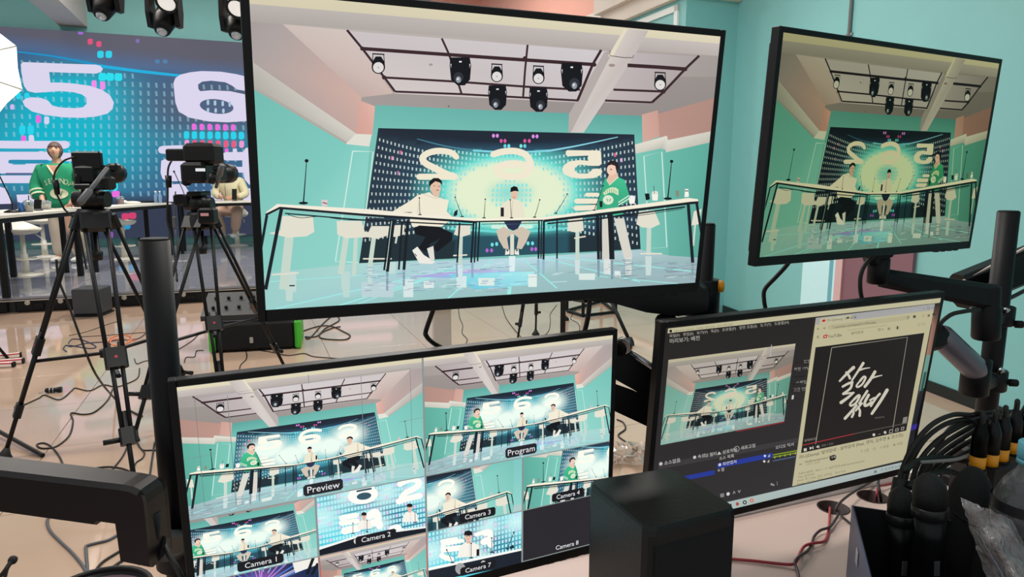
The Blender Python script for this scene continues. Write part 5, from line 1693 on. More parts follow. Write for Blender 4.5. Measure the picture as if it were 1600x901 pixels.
        p.ell('#2c3038', x + lx, y + 9 * s, 7 * s, 7.5 * s); p.ell('#8d949c', x + lx, y + 12 * s, 3.6 * s, 4.6 * s); p.ell('#dfe4e6', x + lx - 1, y + 11 * s, 1.4 * s, 1.6 * s, n=8); p.poly('#e8e4e2', [(x - 2, y - 14 * s), (x + 2, y - 14 * s), (x + 2, y - 12 * s), (x - 2, y - 12 * s)])
    def par(x, y, s):
        p.line(KB, 1.2, [(x - 8 * s, y - 18 * s), (x - 9 * s, y - 4 * s)]); p.line(KB, 1.2, [(x + 8 * s, y - 18 * s), (x + 9 * s, y - 4 * s)]); p.line(KB, 2, [(x - 9 * s, y - 19 * s), (x + 9 * s, y - 18 * s)])
        p.poly(KB, [(x - 10 * s, y), (x - 9 * s, y - 7 * s), (x - 4 * s, y - 15 * s), (x + 4 * s, y - 15 * s), (x + 9 * s, y - 7 * s), (x + 10 * s, y)]); p.ell(KB, x, y + 1, 10 * s, 10 * s); p.ell('#d8d3d0', x, y + 1.5, 8 * s, 8 * s); p.ell('#555', x, y + 1.5, .9, .9, n=6)
    par(591, 104, 1.05); par(776, 118, .95); par(841, 121, .95); par(1031, 131, .95)
    mh(719, 111, 1.12, -3); mh(893, 120, 1.15, 4); mh(777, 152, .98, -3); mh(841, 155, .98, 3)
    return p


SHOT = stage_shot(False)
SHOT_M = SHOT                                     # as the mirrored feed shows it
SHOT_B = stage_shot(True).flipped()               # un-mirrored, brighter graphics



def soften(c, sat, gain=1.0, gamma=1.0):
    g_ = .3 * c[0] + .59 * c[1] + .11 * c[2]
    return tuple(gain * max(0.0, g_ + (x - g_) * sat) ** gamma for x in c)


pa_ = Pic(); pa_.blit(SHOT_M, lambda q: q, lambda c: soften(c, .88, 1.07))
large = monitor('large', 'program_monitor', 'largest tilted monitor in the top middle showing the whole studio from the front', pa_, 1.0)
pb = Pic(); pb.blit(SHOT_M, lambda q: q, lambda c: tuple(k * x for k, x in zip((.62, .66, .47), soften(c, .74, 1.0, 1.4))))
small = monitor('small', 'side_monitor', 'small upper right monitor with the dimmer copy of the studio shot', pb, 1.0)

# ------------------------------------------------------------ multiview monitor
mv = Pic()
mv.poly('#8c9492', UNIT)


def tile(x0, y0, x1, y1, pic, window=None, tone=None):
    mv.blit(pic, rect_fn(x0, y0, x1, y1), tone or (lambda c: soften(c, .88, 1.12)), window, z0=10)


g = .0022
tile(0, .5 + g, .5 - g, 1, SHOT_B); tile(.5 + g, .5 + g, 1, 1, SHOT_B)
tile(0, .25 + g, .25 - g, .5 - g, SHOT_B, (.226, .04, .90, .70)); 
tl = Pic(); tl.poly(['#79c6c0', '#6fc0bb', '#84cfc6', '#7fcbc4'], UNIT); tl.poly('#a9c3c3', [(0, 0), (1, 0), (1, .12), (0, .2)])
tile(.5 + g, .25 + g, .75 - g, .5 - g, tl); tile(.75 + g, .25 + g, 1, .5 - g, tl); mv.z += 1
mv.blit(SHOT_B, rect_fn(.5 + g, .25 + g, .75 - g, .5 - g), (1, 1, 1), (.575, .17, 1.0, .60), z0=14) if False else tile(.5 + g, .25 + g, .725, .5 - g, SHOT_B, (.56, .17, 1.0, .60)); tile(.75 + g, .25 + g, 1, .5 - g, SHOT_B, (.0, .17, .46, .58))
fl = Pic(); fl.poly('#20305a', UNIT); random.seed(8)
fl.grid(UNIT, 16, 10, lambda x, y: mixc(lin('#1b2b52'), lin('#a25ac8'), math.exp(-((x - .5) / .16) ** 2 - ((y - .75) / .2) ** 2)))
for k in range(46):
    a = random.uniform(0, 2 * math.pi); r0, r1 = random.uniform(.05, .25), random.uniform(.4, 1.0)
    fl.line(random.choice(['#7fd8f0', '#3f86d8', '#cfe6f4', '#b58ae0', '#2f5fb0']), random.uniform(.004, .016), [(.5 + r0 * math.cos(a), .72 + r0 * math.sin(a)), (.5 + r1 * math.cos(a), .72 + r1 * math.sin(a))])
fl.poly('#e6e4dc', [(.8, .82), (1.02, .88), (1.02, 1.02), (.78, 1.02)]); fl.line('#15181d', .03, [(.9, .75), (.96, 1.0)]); fl.line('#15181d', .03, [(.94, .72), (1.0, .9)]); fl.poly('#1b1d2c', [(.7, .72), (.9, .7), (.98, .5), (1.02, 0), (.8, 0)])
tile(0, 0, .25 - g, .25 - g, fl); tile(.25 + g, 0, .5 - g, .25 - g, SHOT_B)


def closeup(quad, dots):
    """tighter view: bright graphics with dots behind the people"""
    p = Pic(hmap(homog(quad, UNIT)))
    (x0, y0), (x1, y1), (x2, y2), (x3, y3) = quad
    f = quad_fn(quad)
    rnd = random.Random(5)
    blobs = [(rnd.uniform(0, 1), rnd.uniform(.3, 1), rnd.uniform(.06, .16)) for _ in range(7)]
    inv = hmap(homog(quad, UNIT))

    def bg(x, y):
        u, v = inv([(x, y)])[0]
        c = mixc(lin('#1f7d9a'), lin('#35cfe0'), .5 + .5 * math.sin(5 * u + 3 * v))
        k = max(math.exp(-((u - a) / r) ** 2 - ((v - b_) / (r * 1.3)) ** 2) for a, b_, r in blobs)
        return mixc(c, lin('#dff4ee'), k * .85)
    p.grid(quad, 24, 14, bg)
    p.lock()
    for i in range(dots):
        for j in range(11):
            u, v = (i + .5) / dots, (j + .5) / 11
            if v < .12: continue
            q = f([(u - .011, v + .03), (u + .011, v + .03), (u + .011, v - .03), (u - .011, v - .03)])
            p.poly('#a9e9ee' if (i * 7 + j * 3) % 9 else '#d8c8f0', q)
    p.free()
    return p


def bust(p, x, y, s, hood='#ece8de'):
    """shoulders and head of a dark haired person at head centre x, y"""
    p.poly(hood, [(x - 2.4 * s, y + 4.6 * s), (x - 1.9 * s, y + 2.2 * s), (x - .6 * s, y + 1.2 * s), (x + .6 * s, y + 1.2 * s), (x + 2.2 * s, y + 1.8 * s), (x + 2.8 * s, y + 4.2 * s)])
    p.line('#c9c4b8', .12 * s, [(x + .2 * s, y + 1.6 * s), (x + .3 * s, y + 4.2 * s)])
    p.poly('#dcab94', [(x - .4 * s, y + .5 * s), (x + .45 * s, y + .5 * s), (x + .5 * s, y + 1.5 * s), (x - .4 * s, y + 1.5 * s)])
    p.ell('#e6b8a2', x, y, .82 * s, 1.08 * s); p.ell('#1d1a1e', x, y - .72 * s, .88 * s, .58 * s)
    p.poly('#1d1a1e', [(x - .88 * s, y - .7 * s), (x + .88 * s, y - .7 * s), (x + .84 * s, y - .1 * s), (x + .6 * s, y - .35 * s), (x - .6 * s, y - .3 * s), (x - .84 * s, y)])
    p.line('#4a2f2c', .12 * s, [(x - .45 * s, y), (x - .15 * s, y)]); p.line('#4a2f2c', .12 * s, [(x + .15 * s, y - .03 * s), (x + .45 * s, y - .05 * s)]); p.line('#a8625c', .14 * s, [(x - .2 * s, y + .55 * s), (x + .2 * s, y + .53 * s)])


def gm_(p, x0, y0, x1, y1, s):
    p.line('#17181c', .9 * s, [(x0, y0), ((x0 + x1) / 2, (y0 + y1) / 2 - .6 * s), (x1, y1)]); p.ell('#17181c', x0, y0, 1.3 * s, 1.2 * s, n=10); p.ell('#17181c', x1, y1, 3.4 * s, 1 * s, n=12)


WT = '#f2f2ea'
Q7 = [project(POSE['multi'] @ disp_local(u, v)) for u, v in ((.5 + g, .25 - g), (.75 - g, .25 - g), (.75 - g, 0), (.5 + g, 0))]
k7 = lambda x, y: (600 + x / 4.444, 700 + y / 4.444)
c7 = closeup(Q7, 26)
for w, q in ((5, ((400, 645), (450, 635), (505, 628))), (6, ((410, 665), (470, 655), (545, 640))), (9, ((410, 700), (450, 700), (530, 690))), (8, ((400, 745), (430, 760), (470, 770))), (9, ((700, 590), (735, 585), (735, 640))), (10, ((690, 650), (720, 640), (740, 670))), (6, ((640, 600), (670, 590), (700, 580)))):
    c7.brush(WT, w, [k7(*a) for a in q])
c7.poly(WT, [k7(*a) for a in ((395, 660), (420, 650), (415, 745), (398, 745))])
bust(c7, *k7(585, 612), 7.2)
c7.poly('#eef0ea', [k7(*a) for a in ((305, 830), (975, 690), (975, 705), (305, 850))]); c7.poly('#1c2430', [k7(*a) for a in ((305, 850), (975, 705), (975, 800), (305, 930))])
for q in ((435, 705, 475, 792), (605, 660, 605, 760), (747, 622, 750, 722), (902, 583, 858, 697)): gm_(c7, *k7(q[0], q[1]), *k7(q[2], q[3]), 1.0)
c7.poly('#1b1d24', [k7(*a) for a in ((642, 702), (662, 698), (662, 745), (642, 748))]); c7.poly('#23262e', [k7(*a) for a in ((870, 690), (895, 668), (905, 690), (880, 700))])
c7.ell('#9a9c9c', *k7(530, 835), 8, 9); c7.ell('#b5b4ae', *k7(690, 800), 4, 5)
tile(.5 + g, 0, .75 - g, .25 - g, c7)
Q2 = [project(POSE['multi'] @ disp_local(u, v)) for u, v in ((.25 + g, .5 - g), (.5 - g, .5 - g), (.5 - g, .25 + g), (.25 + g, .25 + g))]
c2_pic = closeup(Q2, 34)
k2 = lambda x, y: (260 + x / 4.444, 700 + y / 4.444)
c2_pic.ell(WT, *k2(1365, 325), 24, 14, -.15); c2_pic.poly(WT, [k2(*a) for a in ((1270, 320), (1285, 265), (1330, 245), (1440, 240), (1450, 270), (1340, 285), (1320, 310))])
c2_pic.ell('#2f5566', *k2(1372, 332), 11.5, 5.6, -.15); c2_pic.brush('#2f5566', 3, [k2(1325, 298), k2(1375, 288), k2(1420, 280)])
for w, q in ((8, ((1215, 485), (1260, 475), (1320, 465))), (8, ((1215, 520), (1270, 512), (1325, 505))), (11, ((1235, 575), (1270, 565), (1330, 555))), (12, ((1410, 470), (1450, 445), (1470, 480))), (11, ((1430, 520), (1470, 510), (1480, 540))), (8, ((1560, 560), (1600, 545), (1620, 560)))):
    c2_pic.brush(WT, w, [k2(*a) for a in q])
k3 = k7
c2_pic.brush(WT, 9, [k3(110, 250), k3(150, 225), k3(205, 215), k3(245, 240), k3(215, 275), k3(150, 310), k3(120, 345)]); c2_pic.brush(WT, 9, [k3(100, 370), k3(160, 350), k3(250, 330)])
bust(c2_pic, *k2(1372, 470), 4.6); bust(c2_pic, *k3(178, 412), 5.0)
c2_pic.poly('#e9ece8', [k2(*a) for a in ((1055, 690), (1330, 602), (1810, 540), (1810, 552), (1330, 618), (1058, 706))]); c2_pic.poly('#181c26', [k2(*a) for a in ((1058, 706), (1330, 618), (1810, 552), (1815, 600), (1060, 760))])
for q in ((1393, 500, 1393, 580), (1295, 520, 1295, 590)): gm_(c2_pic, *k2(q[0], q[1]), *k2(q[2], q[3]), .8)
gm_(c2_pic, *k3(215, 440), *k3(217, 515), .8)
c2_pic.ell('#cfcac0', *k2(1340, 645), 9, 6); c2_pic.ell('#e9e6e0', *k3(60, 590), 4, 7)
tile(.25 + g, .25 + g, .5 - g, .5 - g, c2_pic)
dk = Pic(); dk.poly('#2a272d', UNIT); tile(.75 + g, .0 + g * 2, 1, .25 - g, dk)
mv.z = max(mv.z, 10) + 5
GL = '#7f8a8a'
for q in ([(.03, .955), (.47, .965), (.47, .555), (.03, .55)],): mv.line('#6f7a7a', .0012, q, True)
mv.line(GL, .0012, [(.09, .95), (.09, .53)]); mv.line(GL, .0012, [(.36, .96), (.36, .53)]); mv.line(GL, .0012, [(.0, .735), (.06, .74)]); mv.line(GL, .0012, [(.44, .75), (.5, .755)]); mv.line(GL, .0012, [(.25, .99), (.25, .955)])
mv.line('#d24a40', .0024, [(.2515, .001), (.2515, .2475), (.4985, .2475), (.4985, .001)])
asp = (MW - INS[0] - INS[1]) / (MH - INS[2] - INS[3])


def label_box(s, cx, cy, w, h, th, box='#26262c'):
    mv.lock()
    if box:
        r_ = h * .18
        mv.poly(box, [(cx - w / 2, cy - h / 2 + r_), (cx - w / 2 + r_ / asp, cy - h / 2), (cx + w / 2 - r_ / asp, cy - h / 2), (cx + w / 2, cy - h / 2 + r_), (cx + w / 2, cy + h / 2 - r_), (cx + w / 2 - r_ / asp, cy + h / 2), (cx - w / 2 + r_ / asp, cy + h / 2), (cx - w / 2, cy + h / 2 - r_)])
    mv.free()
    vs, fs = text_shape(s)
    wd = vs[:, 0].max() * th / asp
    mv.text('#eceef0', s, cx - wd / 2, cy - th * .33, th, (1 / asp, 0), (0, 1))


label_box('Preview', .268, .535, .085, .046, .038); label_box('Program', .745, .535, .085, .046, .038)
for i in range(8):
    if i in (4, 5): continue
    cx = .125 + .25 * (i % 4); cy = .28 if i < 4 else .03
    label_box('Camera %d' % (i + 1), cx + .004, cy, .094, .04, .030, None if i == 7 else '#1d1d22')
multi = monitor('multi', 'multiview_monitor', 'lower left monitor split into a grid of camera views with Preview and Program captions', mv, 1.0)

# ------------------------------------------------------------ computer monitor
DQ = disp_px('desk')
d = Pic(hmap(homog(DQ, UNIT)))
d.poly(['#2a2725', '#2b2826', '#3a3739', '#373437'], DQ)
d.poly('#c9c3a0', [(1044, 513), (1473, 465), (1471, 472.5), (1043, 520.5)])
d.ell('#1c1a19', 1048, 517, 2.2, 2.4, n=12)
EX, EY = (1, -.118), (-.06, -1)
d.text('#8c8568', 'OBS 32.0.1 (64-bit) - 프로필: 제목 없음 - 장면: 제목 없음', 1053, 518.6, 4, EX, EY)
d.text('#b7b2aa', '파일(F)   편집(E)   보기(V)   독(D)   프로필(P)   장면 모음(S)   도구(T)   도움말(H)', 1046, 527, 5.6, EX, EY)
d.text('#c9c5bd', '미리보기: 배전', 1046, 536, 8, EX, EY)
PQ = [(1044.5, 562), (1243, 536.5), (1225, 658), (1032, 695)]
d.blit(SHOT_M, lambda q: quad_fn(PQ)(q), lambda c: tuple(k * x for k, x in zip((.92, .90, .80), soften(c, .72))))
d.line('#b52a34', 1.0, [(1150, 673.5), (1225, 658.8)]); d.line('#c8ccd0', .9, [(1205, 538), (1203, 556)])
d.text('#a8a49f', '화면', 1255, 567, 6, EX, EY); d.text('#a8a49f', '화질 10% 기본', 1240, 579, 6, EX, EY); d.text('#a8a49f', '스케일 모드', 1243, 600, 6, EX, EY); d.text('#a8a49f', '고급 인터페이스', 1239, 611, 6, EX, EY)
for y in (562, 574, 585, 596, 606): d.line('#262322', 1.2, [(1242 - (y - 562) * .14, y + 4), (1262 - (y - 562) * .14, y + 1.6)])
d.poly('#d9d6cf', [(1237, 617), (1240, 616.6), (1239, 623), (1236, 623.4)])
# lower panels
d.poly('#423f41', [(1029, 724), (1253, 682), (1251, 690), (1028, 733)])
d.poly('#2c3f9e', [(1119.5, 723.5), (1206, 706.6), (1207, 714), (1120.5, 731)]); d.poly('#2c3f9e', [(1028, 751), (1116, 733.5), (1116.5, 740.5), (1028, 758)])
LX, LY_ = (1, -.2), (-.06, -1)
for s, x, y in (('● 속성', 1082, 716.5), ('▥ 필터', 1101, 713.5), ('▲ 상호작용', 1120, 710), ('◯ 새로고침', 1146, 704)): d.text('#d4d0cc', s, x, y, 6.4, LX, LY_)
d.text('#cfcbc7', '소스 목록', 1123, 718, 6, LX, LY_); d.text('#cfcbc7', '오디오 믹서', 1211, 701, 6, LX, LY_); d.text('#e0dedc', '● 화면캡쳐', 1121.5, 728, 6, LX, LY_); d.text('#e0dedc', '◘ 창', 1121, 736.5, 6, LX, LY_); d.text('#d8d6d4', '◉ 소스없음', 1029, 727, 7, LX, LY_)
for x, y in ((1194.5, 711.5), (1193.5, 720)): d.ell('#e6e4e2', x, y, 1.9, 1.9, n=10); d.poly('#b9b6b6', [(x + 5, y), (x + 8, y - 3), (x + 8, y + 1.5), (x + 5, y + 2)])
for a in ((1207, 1246, 710, 703), (1207, 1245, 713.6, 706.4)): d.line('#8fa82e', 1.6, [(a[0], a[2]), (a[1], a[3])])
for k in range(5): d.line('#c6cf5a', .9, [(1210 + 8 * k, 715.5 - 1.5 * k), (1210 + 8 * k, 712 - 1.5 * k)])
d.line('#5f86b8', .9, [(1207, 719.5), (1242, 712.5)])
for s, x, y in (('+', 1117, 778), ('▤', 1125, 776), ('●', 1134, 774), ('∧', 1144, 771), ('∨', 1152, 769.5), ('✎', 1203, 759), ('⋮', 1213, 757)): d.text('#e2e0de', s, x, y, 7, LX, LY_)
# taskbar
d.poly(['#b7c9c4', '#b3bfbd', '#a9b3b2', '#b7c9c4'], [(1015, 811), (1420, 718.5), (1420, 730), (1015, 827)])
d.poly('#1b1a19', [(1137, 792), (1138, 787), (1142, 786), (1143, 790.5)]); d.ell('#b5524a', 1151.5, 786.5, 2.6, 2.8, n=12); d.ell('#2a2a2a', 1163, 784, 3.2, 3.2, n=12); d.ell('#c9d6d2', 1163, 784, 1.5, 1.5, n=10); d.ell('#d86a4a', 1174, 781, 3, 3, n=12); d.ell('#e6d8c8', 1174, 781, 1.3, 1.3, n=8)
d.text('#5a6664', '가 ◁ 오후 2:14', 1375, 735.5, 5, (1, -.22), LY_); d.poly('#6c7876', [(1365, 735), (1369, 734), (1369, 737.5), (1365, 738.5)])
d.line('#2b2724', 1.4, [(1236, 760), (1414, 719.5)])
# desktop strip at the right
d.poly(['#2b2827', '#2b2827', '#7c5c4e', '#a47a66'], [(1460, 474), (1473, 471), (1463, 508), (1454, 506)])
d.poly(['#a0786a', '#7c5c4e', '#8d6a5c', '#a8806c'], [(1455, 506), (1463, 508), (1455, 553), (1446, 555)])
d.poly(['#6f9f93', '#6fa097', '#6d968c', '#7d978a'], [(1446, 555), (1455, 553), (1437, 633), (1430, 640)])
d.poly(['#2b2c33', '#25262d', '#1c1d26', '#25262d'], [(1436, 610), (1444, 605), (1416, 728), (1410, 720)])
d.poly('#2f5a50', [(1443, 581), (1447, 580), (1441, 610), (1437, 611)]); d.poly('#3b2f9a', [(1424, 664), (1434, 660), (1432, 669), (1422, 672)])
# browser
PAGE = '#c9c29d'
d.poly([PAGE, '#c5be99', '#c5be9c', '#c9c29f'], [(1274, 496), (1460, 474), (1413, 717), (1237, 759)])
d.poly(['#aaa9a8', '#a9a9a9', '#b0afae', '#aeadab'], [(1274, 496), (1460, 474), (1458, 484), (1273, 507)])
d.poly('#c9c3a2', [(1281, 497), (1330, 491.5), (1332, 499.5), (1280, 506)])
d.poly('#c3322c', [(1284, 499), (1289, 498.3), (1288.5, 502), (1283.6, 502.6)]); d.text('#5a5548', '라니(Danny) \'살아있네\'', 1291, 502, 5, EX, EY); d.ell('#3a3633', 1324, 496, 1.7, 1.7, n=8); d.text('#3a3633', '×  +', 1328, 498.4, 5, EX, EY); d.text('#4a4640', '—  □  ×', 1440, 484, 5, EX, EY)
d.text('#4a463c', '←  →  ⟳', 1275, 515.5, 6, EX, EY); d.poly('#bcb592', [(1297, 507), (1420, 492), (1419, 499), (1296, 514.5)]); d.text('#55503f', '⚲ youtube.com/watch?v=4Tkvabq', 1300, 512.5, 5, EX, EY)
d.text('#44403a', '☆  ◉     ⇩  ◪  ●', 1415, 498, 6.4, EX, EY)
d.text('#55503f', '≡', 1275, 529, 8, EX, EY)
d.poly('#c4231f', [(1286, 523.2), (1287, 522.6), (1291.5, 522), (1292, 522.6), (1291, 527.2), (1286, 528), (1285.3, 527.4)]); d.poly('#f2ecd8', [(1287.8, 523.8), (1290.4, 524.8), (1287.4, 526.5)])
d.text('#25221e', 'YouTube', 1292.6, 527.4, 6.4, (.92, -.11), EY); d.text('#6a6450', 'KR', 1307.5, 522.6, 2.6, EX, EY)
d.text('#4d4838', '살아있네', 1329, 522, 5.2, EX, EY); d.line('#a9a281', .8, [(1323, 515.5), (1385, 507.5)]); d.text('#3a362e', '▤ ×', 1371, 516.6, 5.4, EX, EY); d.ell('#b7b08e', 1388, 513, 3.4, 3.4, n=14); d.ell('#3a362e', 1388, 513, 1, 1, n=8); d.ell('#b7b08e', 1401.5, 511.5, 3.4, 3.4, n=14); d.poly('#2a2722', [(1400.5, 509.5), (1402.5, 509.2), (1402.3, 513.5), (1400.3, 513.7)]); d.text('#8f8970', '로그인', 1433, 508.5, 4.4, EX, EY)
d.poly(['#242120', '#232020', '#2a2625', '#2b2726'], [(1274.5, 541.5), (1442, 519), (1443.5, 520.5), (1416.5, 669), (1414, 672), (1252.5, 707), (1250.5, 705), (1273, 543.5)][0:4] if False else [(1273.5, 542), (1443.3, 519.5), (1415, 672), (1250.8, 707)])
d.line('#a9a393', 1.0, [(1298.7, 542.5), (1417, 526.2), (1394.3, 668)]); d.line('#a9a393', 1.0, [(1298.7, 542.5), (1273.5, 693)])
BR = '#d8d2c0'
o = lambda pts: [(1270 + x / 6.44, 540 + y / 6.44) for x, y in pts]
for w, q in (((5.2, 3), [(405, 215), (340, 275), (265, 352)]), ((3.6, 3.8), [(332, 265), (355, 295), (368, 325)]), ((4.4, 2), [(502, 172), (455, 245), (395, 335), (388, 345)]), ((3, 1.2), [(470, 240), (520, 225), (568, 218)]),
             ((3.4, 4), [(295, 408), (345, 380), (392, 362)]), ((4, 3.6), [(390, 365), (372, 425), (300, 480)]), ((3.4, 2.4), [(300, 482), (350, 475), (408, 468)]), ((3, 5), [(405, 468), (345, 520), (278, 568)]),
             ((3.6, 2.6), [(470, 350), (505, 310), (525, 320), (490, 385), (445, 412), (435, 395), (470, 350)]), ((4.6, 4.4), [(620, 258), (570, 340), (518, 408)]), ((3, 1.4), [(580, 325), (630, 308), (690, 294)]),
             ((3.8, 3), [(410, 535), (450, 498), (465, 505), (430, 570), (380, 600), (370, 580), (410, 535)]), ((3.8, 3), [(542, 452), (500, 515), (460, 580)]), ((3.6, 4.4), [(435, 595), (385, 655), (318, 728)]), ((3, 3.6), [(400, 650), (405, 675), (388, 712)]), ((3.4, 3), [(488, 575), (450, 620), (425, 650)]), ((3, 4), [(450, 615), (468, 650), (465, 700)]),
             ((4.4, 4), [(556, 492), (520, 560), (518, 598), (545, 592), (585, 565)]), ((3, 3), [(570, 545), (600, 528), (618, 520)]), ((3.6, 3.4), [(668, 480), (640, 510), (605, 560), (578, 603)]), ((5.2, 4), [(742, 442), (670, 560), (588, 680)])):
    d.brush(BR, w, o(q), 5, 8)
d.text('#7a756c', 'DANNYA', 1366, 653.5, 3.6, EX, EY)
d.poly('#8f8b84', [(1410.5, 651.5), (1417, 650), (1415.6, 659.5), (1408.8, 661)])
d.line('#7a2024', 1.1, [(1253.5, 695.2), (1335, 677)]); d.line('#c8434a', .8, [(1253.5, 694.6), (1335, 676.6)]); d.line('#6b655c', .9, [(1335, 676.6), (1416.5, 660)])
d.text('#aaa69c', '뮤직비디오', 1256, 689.5, 4.4, LX, LY_); d.text('#e6e2d8', '❚❚', 1255, 704, 5, LX, LY_); d.text('#e6e2d8', '▶❙', 1264, 701.5, 5, LX, LY_); d.text('#e6e2d8', '◀)', 1274, 699.5, 5, LX, LY_); d.text('#908b82', '0:01 / 3:31', 1283, 697, 4.4, LX, LY_)
for x, y, s in ((1364.5, 678.5, 2.2), (1382, 674.8, 2.1)): d.ell('#e6e2d8', x, y, s, s, n=12); d.ell('#2a2625', x, y, .7, .7, n=6)
d.line('#d0ccc2', .9, [(1388.5, 676), (1389.4, 671), (1394.2, 670), (1393.3, 675)], True); d.line('#d0ccc2', .9, [(1398, 673), (1398.6, 669.5), (1403, 668.6), (1402.4, 672)], True); d.line('#d0ccc2', .9, [(1407, 671), (1407.8, 667), (1411.6, 666.2), (1410.8, 670.2)], True); d.line('#8a857c', .9, [(1371, 678), (1375, 677)])
d.text('#2c2920', '라니(Danny) \'살아있네\' - 살아있네 (Feat. 연지, 김주연 & 코스모)', 1248, 716, 6.4, (.97, -.212), LY_)
d.text('#4b4636', 'HeeEntertainment ◍', 1257, 722.5, 4.8, LX, LY_); d.text('#8c8569', '구독자 1.2만명', 1258, 726.5, 3.6, LX, LY_); d.line('#5a5548', 1, [(1248, 725), (1252, 724)])
d.poly('#25211e', [(1296, 712.5), (1299, 710.4), (1303.5, 709.6), (1305.8, 711.2), (1305.5, 715.5), (1302.5, 718), (1297.5, 719), (1295.3, 717)]); d.text('#d9d4c4', '구독', 1297.4, 716, 4.4, LX, LY_)
d.text('#7b755c', '♡ 1천    ◇    ⇗ 공유    ★ 저장    ⋯', 1344, 706.5, 5.2, (1, -.2), LY_)
for k, s in enumerate(('조회수 8만회 · 2023. 1. 17  #살아있네 #dannyentertainment', 'Title: 살아있네', 'Artist: 라니 (Feat. 연지, 김주연)  · 작사 작곡', 'Release: 2023.01  · 편곡')): d.text('#7a745c', s, 1247 - 1.0 * k, 741 + 5.3 * k, 4.2, LX, LY_)
desk_mon = monitor('desk', 'computer_monitor', 'lower right computer monitor showing a dark video page and streaming software', d, .86)
# ================================================================== THE DESK AND WHAT HOLDS THE MONITORS
DZ = .73
M_DESK = mat('desk_laminate', '#cbb1a7', .42, noise=.04, nscale=6, bump=.05)
M_DARKHOLE = mat('grommet_brown', '#2b1511', .6)
DTH = math.atan2(.404, 1.0)
du, dv = Vector((math.cos(DTH), math.sin(DTH), 0)), Vector((-math.sin(DTH), math.cos(DTH), 0))
pe = on(1350, 762.5, DZ)                       # a point of the far edge
r = empty('desk', pe - dv * .4 - Vector((0, 0, DZ)), 'long pinkish white desk that carries the four monitors, with round cable holes', 'desk')
q = [pe - du * 1.75, pe + du * 1.1, pe + du * 1.1 - dv * .8, pe - du * 1.75 - dv * .8]
hol = [on(1302, 793, DZ), on(1364, 776, DZ)]
top = MB().hull([p - Vector((0, 0, .028)) for p in q], q).build('desk_top', M_DESK, r)
cut = MB()
for h in hol: cut.cyl(h - Vector((0, 0, .1)), h + Vector((0, 0, .1)), .030, n=32)
cutter = cut.build('cutter', None)
md = top.modifiers.new('holes', 'BOOLEAN'); md.object = cutter; md.operation = 'DIFFERENCE'; md.solver = 'EXACT'
dg = bpy.context.evaluated_depsgraph_get()
nm = bpy.data.meshes.new_from_object(top.evaluated_get(dg))
top.modifiers.clear(); top.data = nm
if not nm.materials: nm.materials.append(M_DESK)
bpy.data.objects.remove(cutter)
for h in hol:
    MB().lathe(h - Vector((0, 0, .05)), h + Vector((0, 0, .0012)), [(0, 0.001), (0, .0292), (1, .0292), (1, .0318), (.97, .0318)], 32, caps=False).build('grommet', M_DARKHOLE, r)
MB().hull([q[0] - Vector((0, 0, .028)), q[1] - Vector((0, 0, .028)), q[1] + dv * .008 - Vector((0, 0, .028)), q[0] + dv * .008 - Vector((0, 0, .028))],
          [q[0] + Vector((0, 0, .012)), q[1] + Vector((0, 0, .012)), q[1] + dv * .008 + Vector((0, 0, .012)), q[0] + dv * .008 + Vector((0, 0, .012))]).build('edge_strip', mat('edge_lit_white', '#ffffff', .3), r)  # bright light along the far edge, painted in as a pure white strip
for t in (-1.7, 1.05):
    for s in (-.05, -.75):
        p = pe + du * t + dv * s
        MB().beam(Vector((p.x, p.y, 0)), Vector((p.x, p.y, DZ - .028)), .05, .05, up=dv).build('leg', M_METAL, r)

UPZ = Vector((0, 0, 1))


def pole(px, py, y, wr, label):
    t = at(px, py, y)
    b_ = Vector((t.x, t.y, DZ))
    r = empty('monitor_pole', b_, label, 'pole', 'upright black monitor poles')
    MB().cyl(b_, t, wr, n=28).build('tube', M_METAL, r)
    MB().lathe(t, t + UPZ * .003, [(0, wr * .98), (1, wr * .85)], 28).build('end_cap', M_MATTE, r)
    b = MB(); b.box(b_ + UPZ * .012, (.10, .10, .024), DTH, .004); b.box(b_ + dv * .05 - UPZ * .03, (.09, .02, .12), DTH, .004); b.build('desk_clamp', M_METAL, r)
    return r, t


PL, tl_ = pole(241, 375, .905, .0192, 'black upright pole at the left between the two tripods')
PM_, tm_ = pole(1101, 351, 1.19, .0185, 'black upright pole at the right edge of the largest monitor')
PR, tr_ = pole(1576, 331, 1.42, .0205, 'black upright pole at the right in front of the teal wall')


def knob(p, d, m, parent, r_=.010, l=.02, name='tightening_knob'):
    d = Vector(d).normalized()
    return MB().lathe(Vector(p), Vector(p) + d * l, [(0, r_ * .6), (.3, r_ * .6), (.35, r_), (.9, r_), (1, r_ * .8)], 12).build(name, m, parent)


# arm of the right pole to the small monitor
def pole_z(px, py, t): return at(px, py, t.y).z


r = empty('monitor_mount', Vector((tr_.x, tr_.y, pole_z(1565, 500, tr_))), 'black arm from the right pole to the back of the small upper monitor', 'monitor mount', 'monitor mounts on the poles')
zc = pole_z(1560, 492, tr_)
MB().lathe((tr_.x, tr_.y, zc - .02), (tr_.x, tr_.y, zc + .02), [(0, .030), (.05, .032), (.95, .032), (1, .030)], 24).build('pole_clamp', M_METAL, r)
el = at(1540, 465, 1.34)
b = MB(); b.lathe(at(1540, 528, 1.345), at(1543, 446, 1.34), [(0, .024), (.03, .0255), (.6, .0255), (.62, .0235), (.97, .0235), (1, .021)], 24); b.beam(Vector((tr_.x, tr_.y, zc)), at(1538, 505, 1.345), .04, .035); b.build('elbow', M_METAL, r)
hg = at(1372, 420, 1.30)
b = MB(); b.beam(at(1549, 464, 1.335), at(1379, 434, 1.30), .030, .050, h1=.036, bev=.3); b.build('fore_arm', M_BLACK, r)
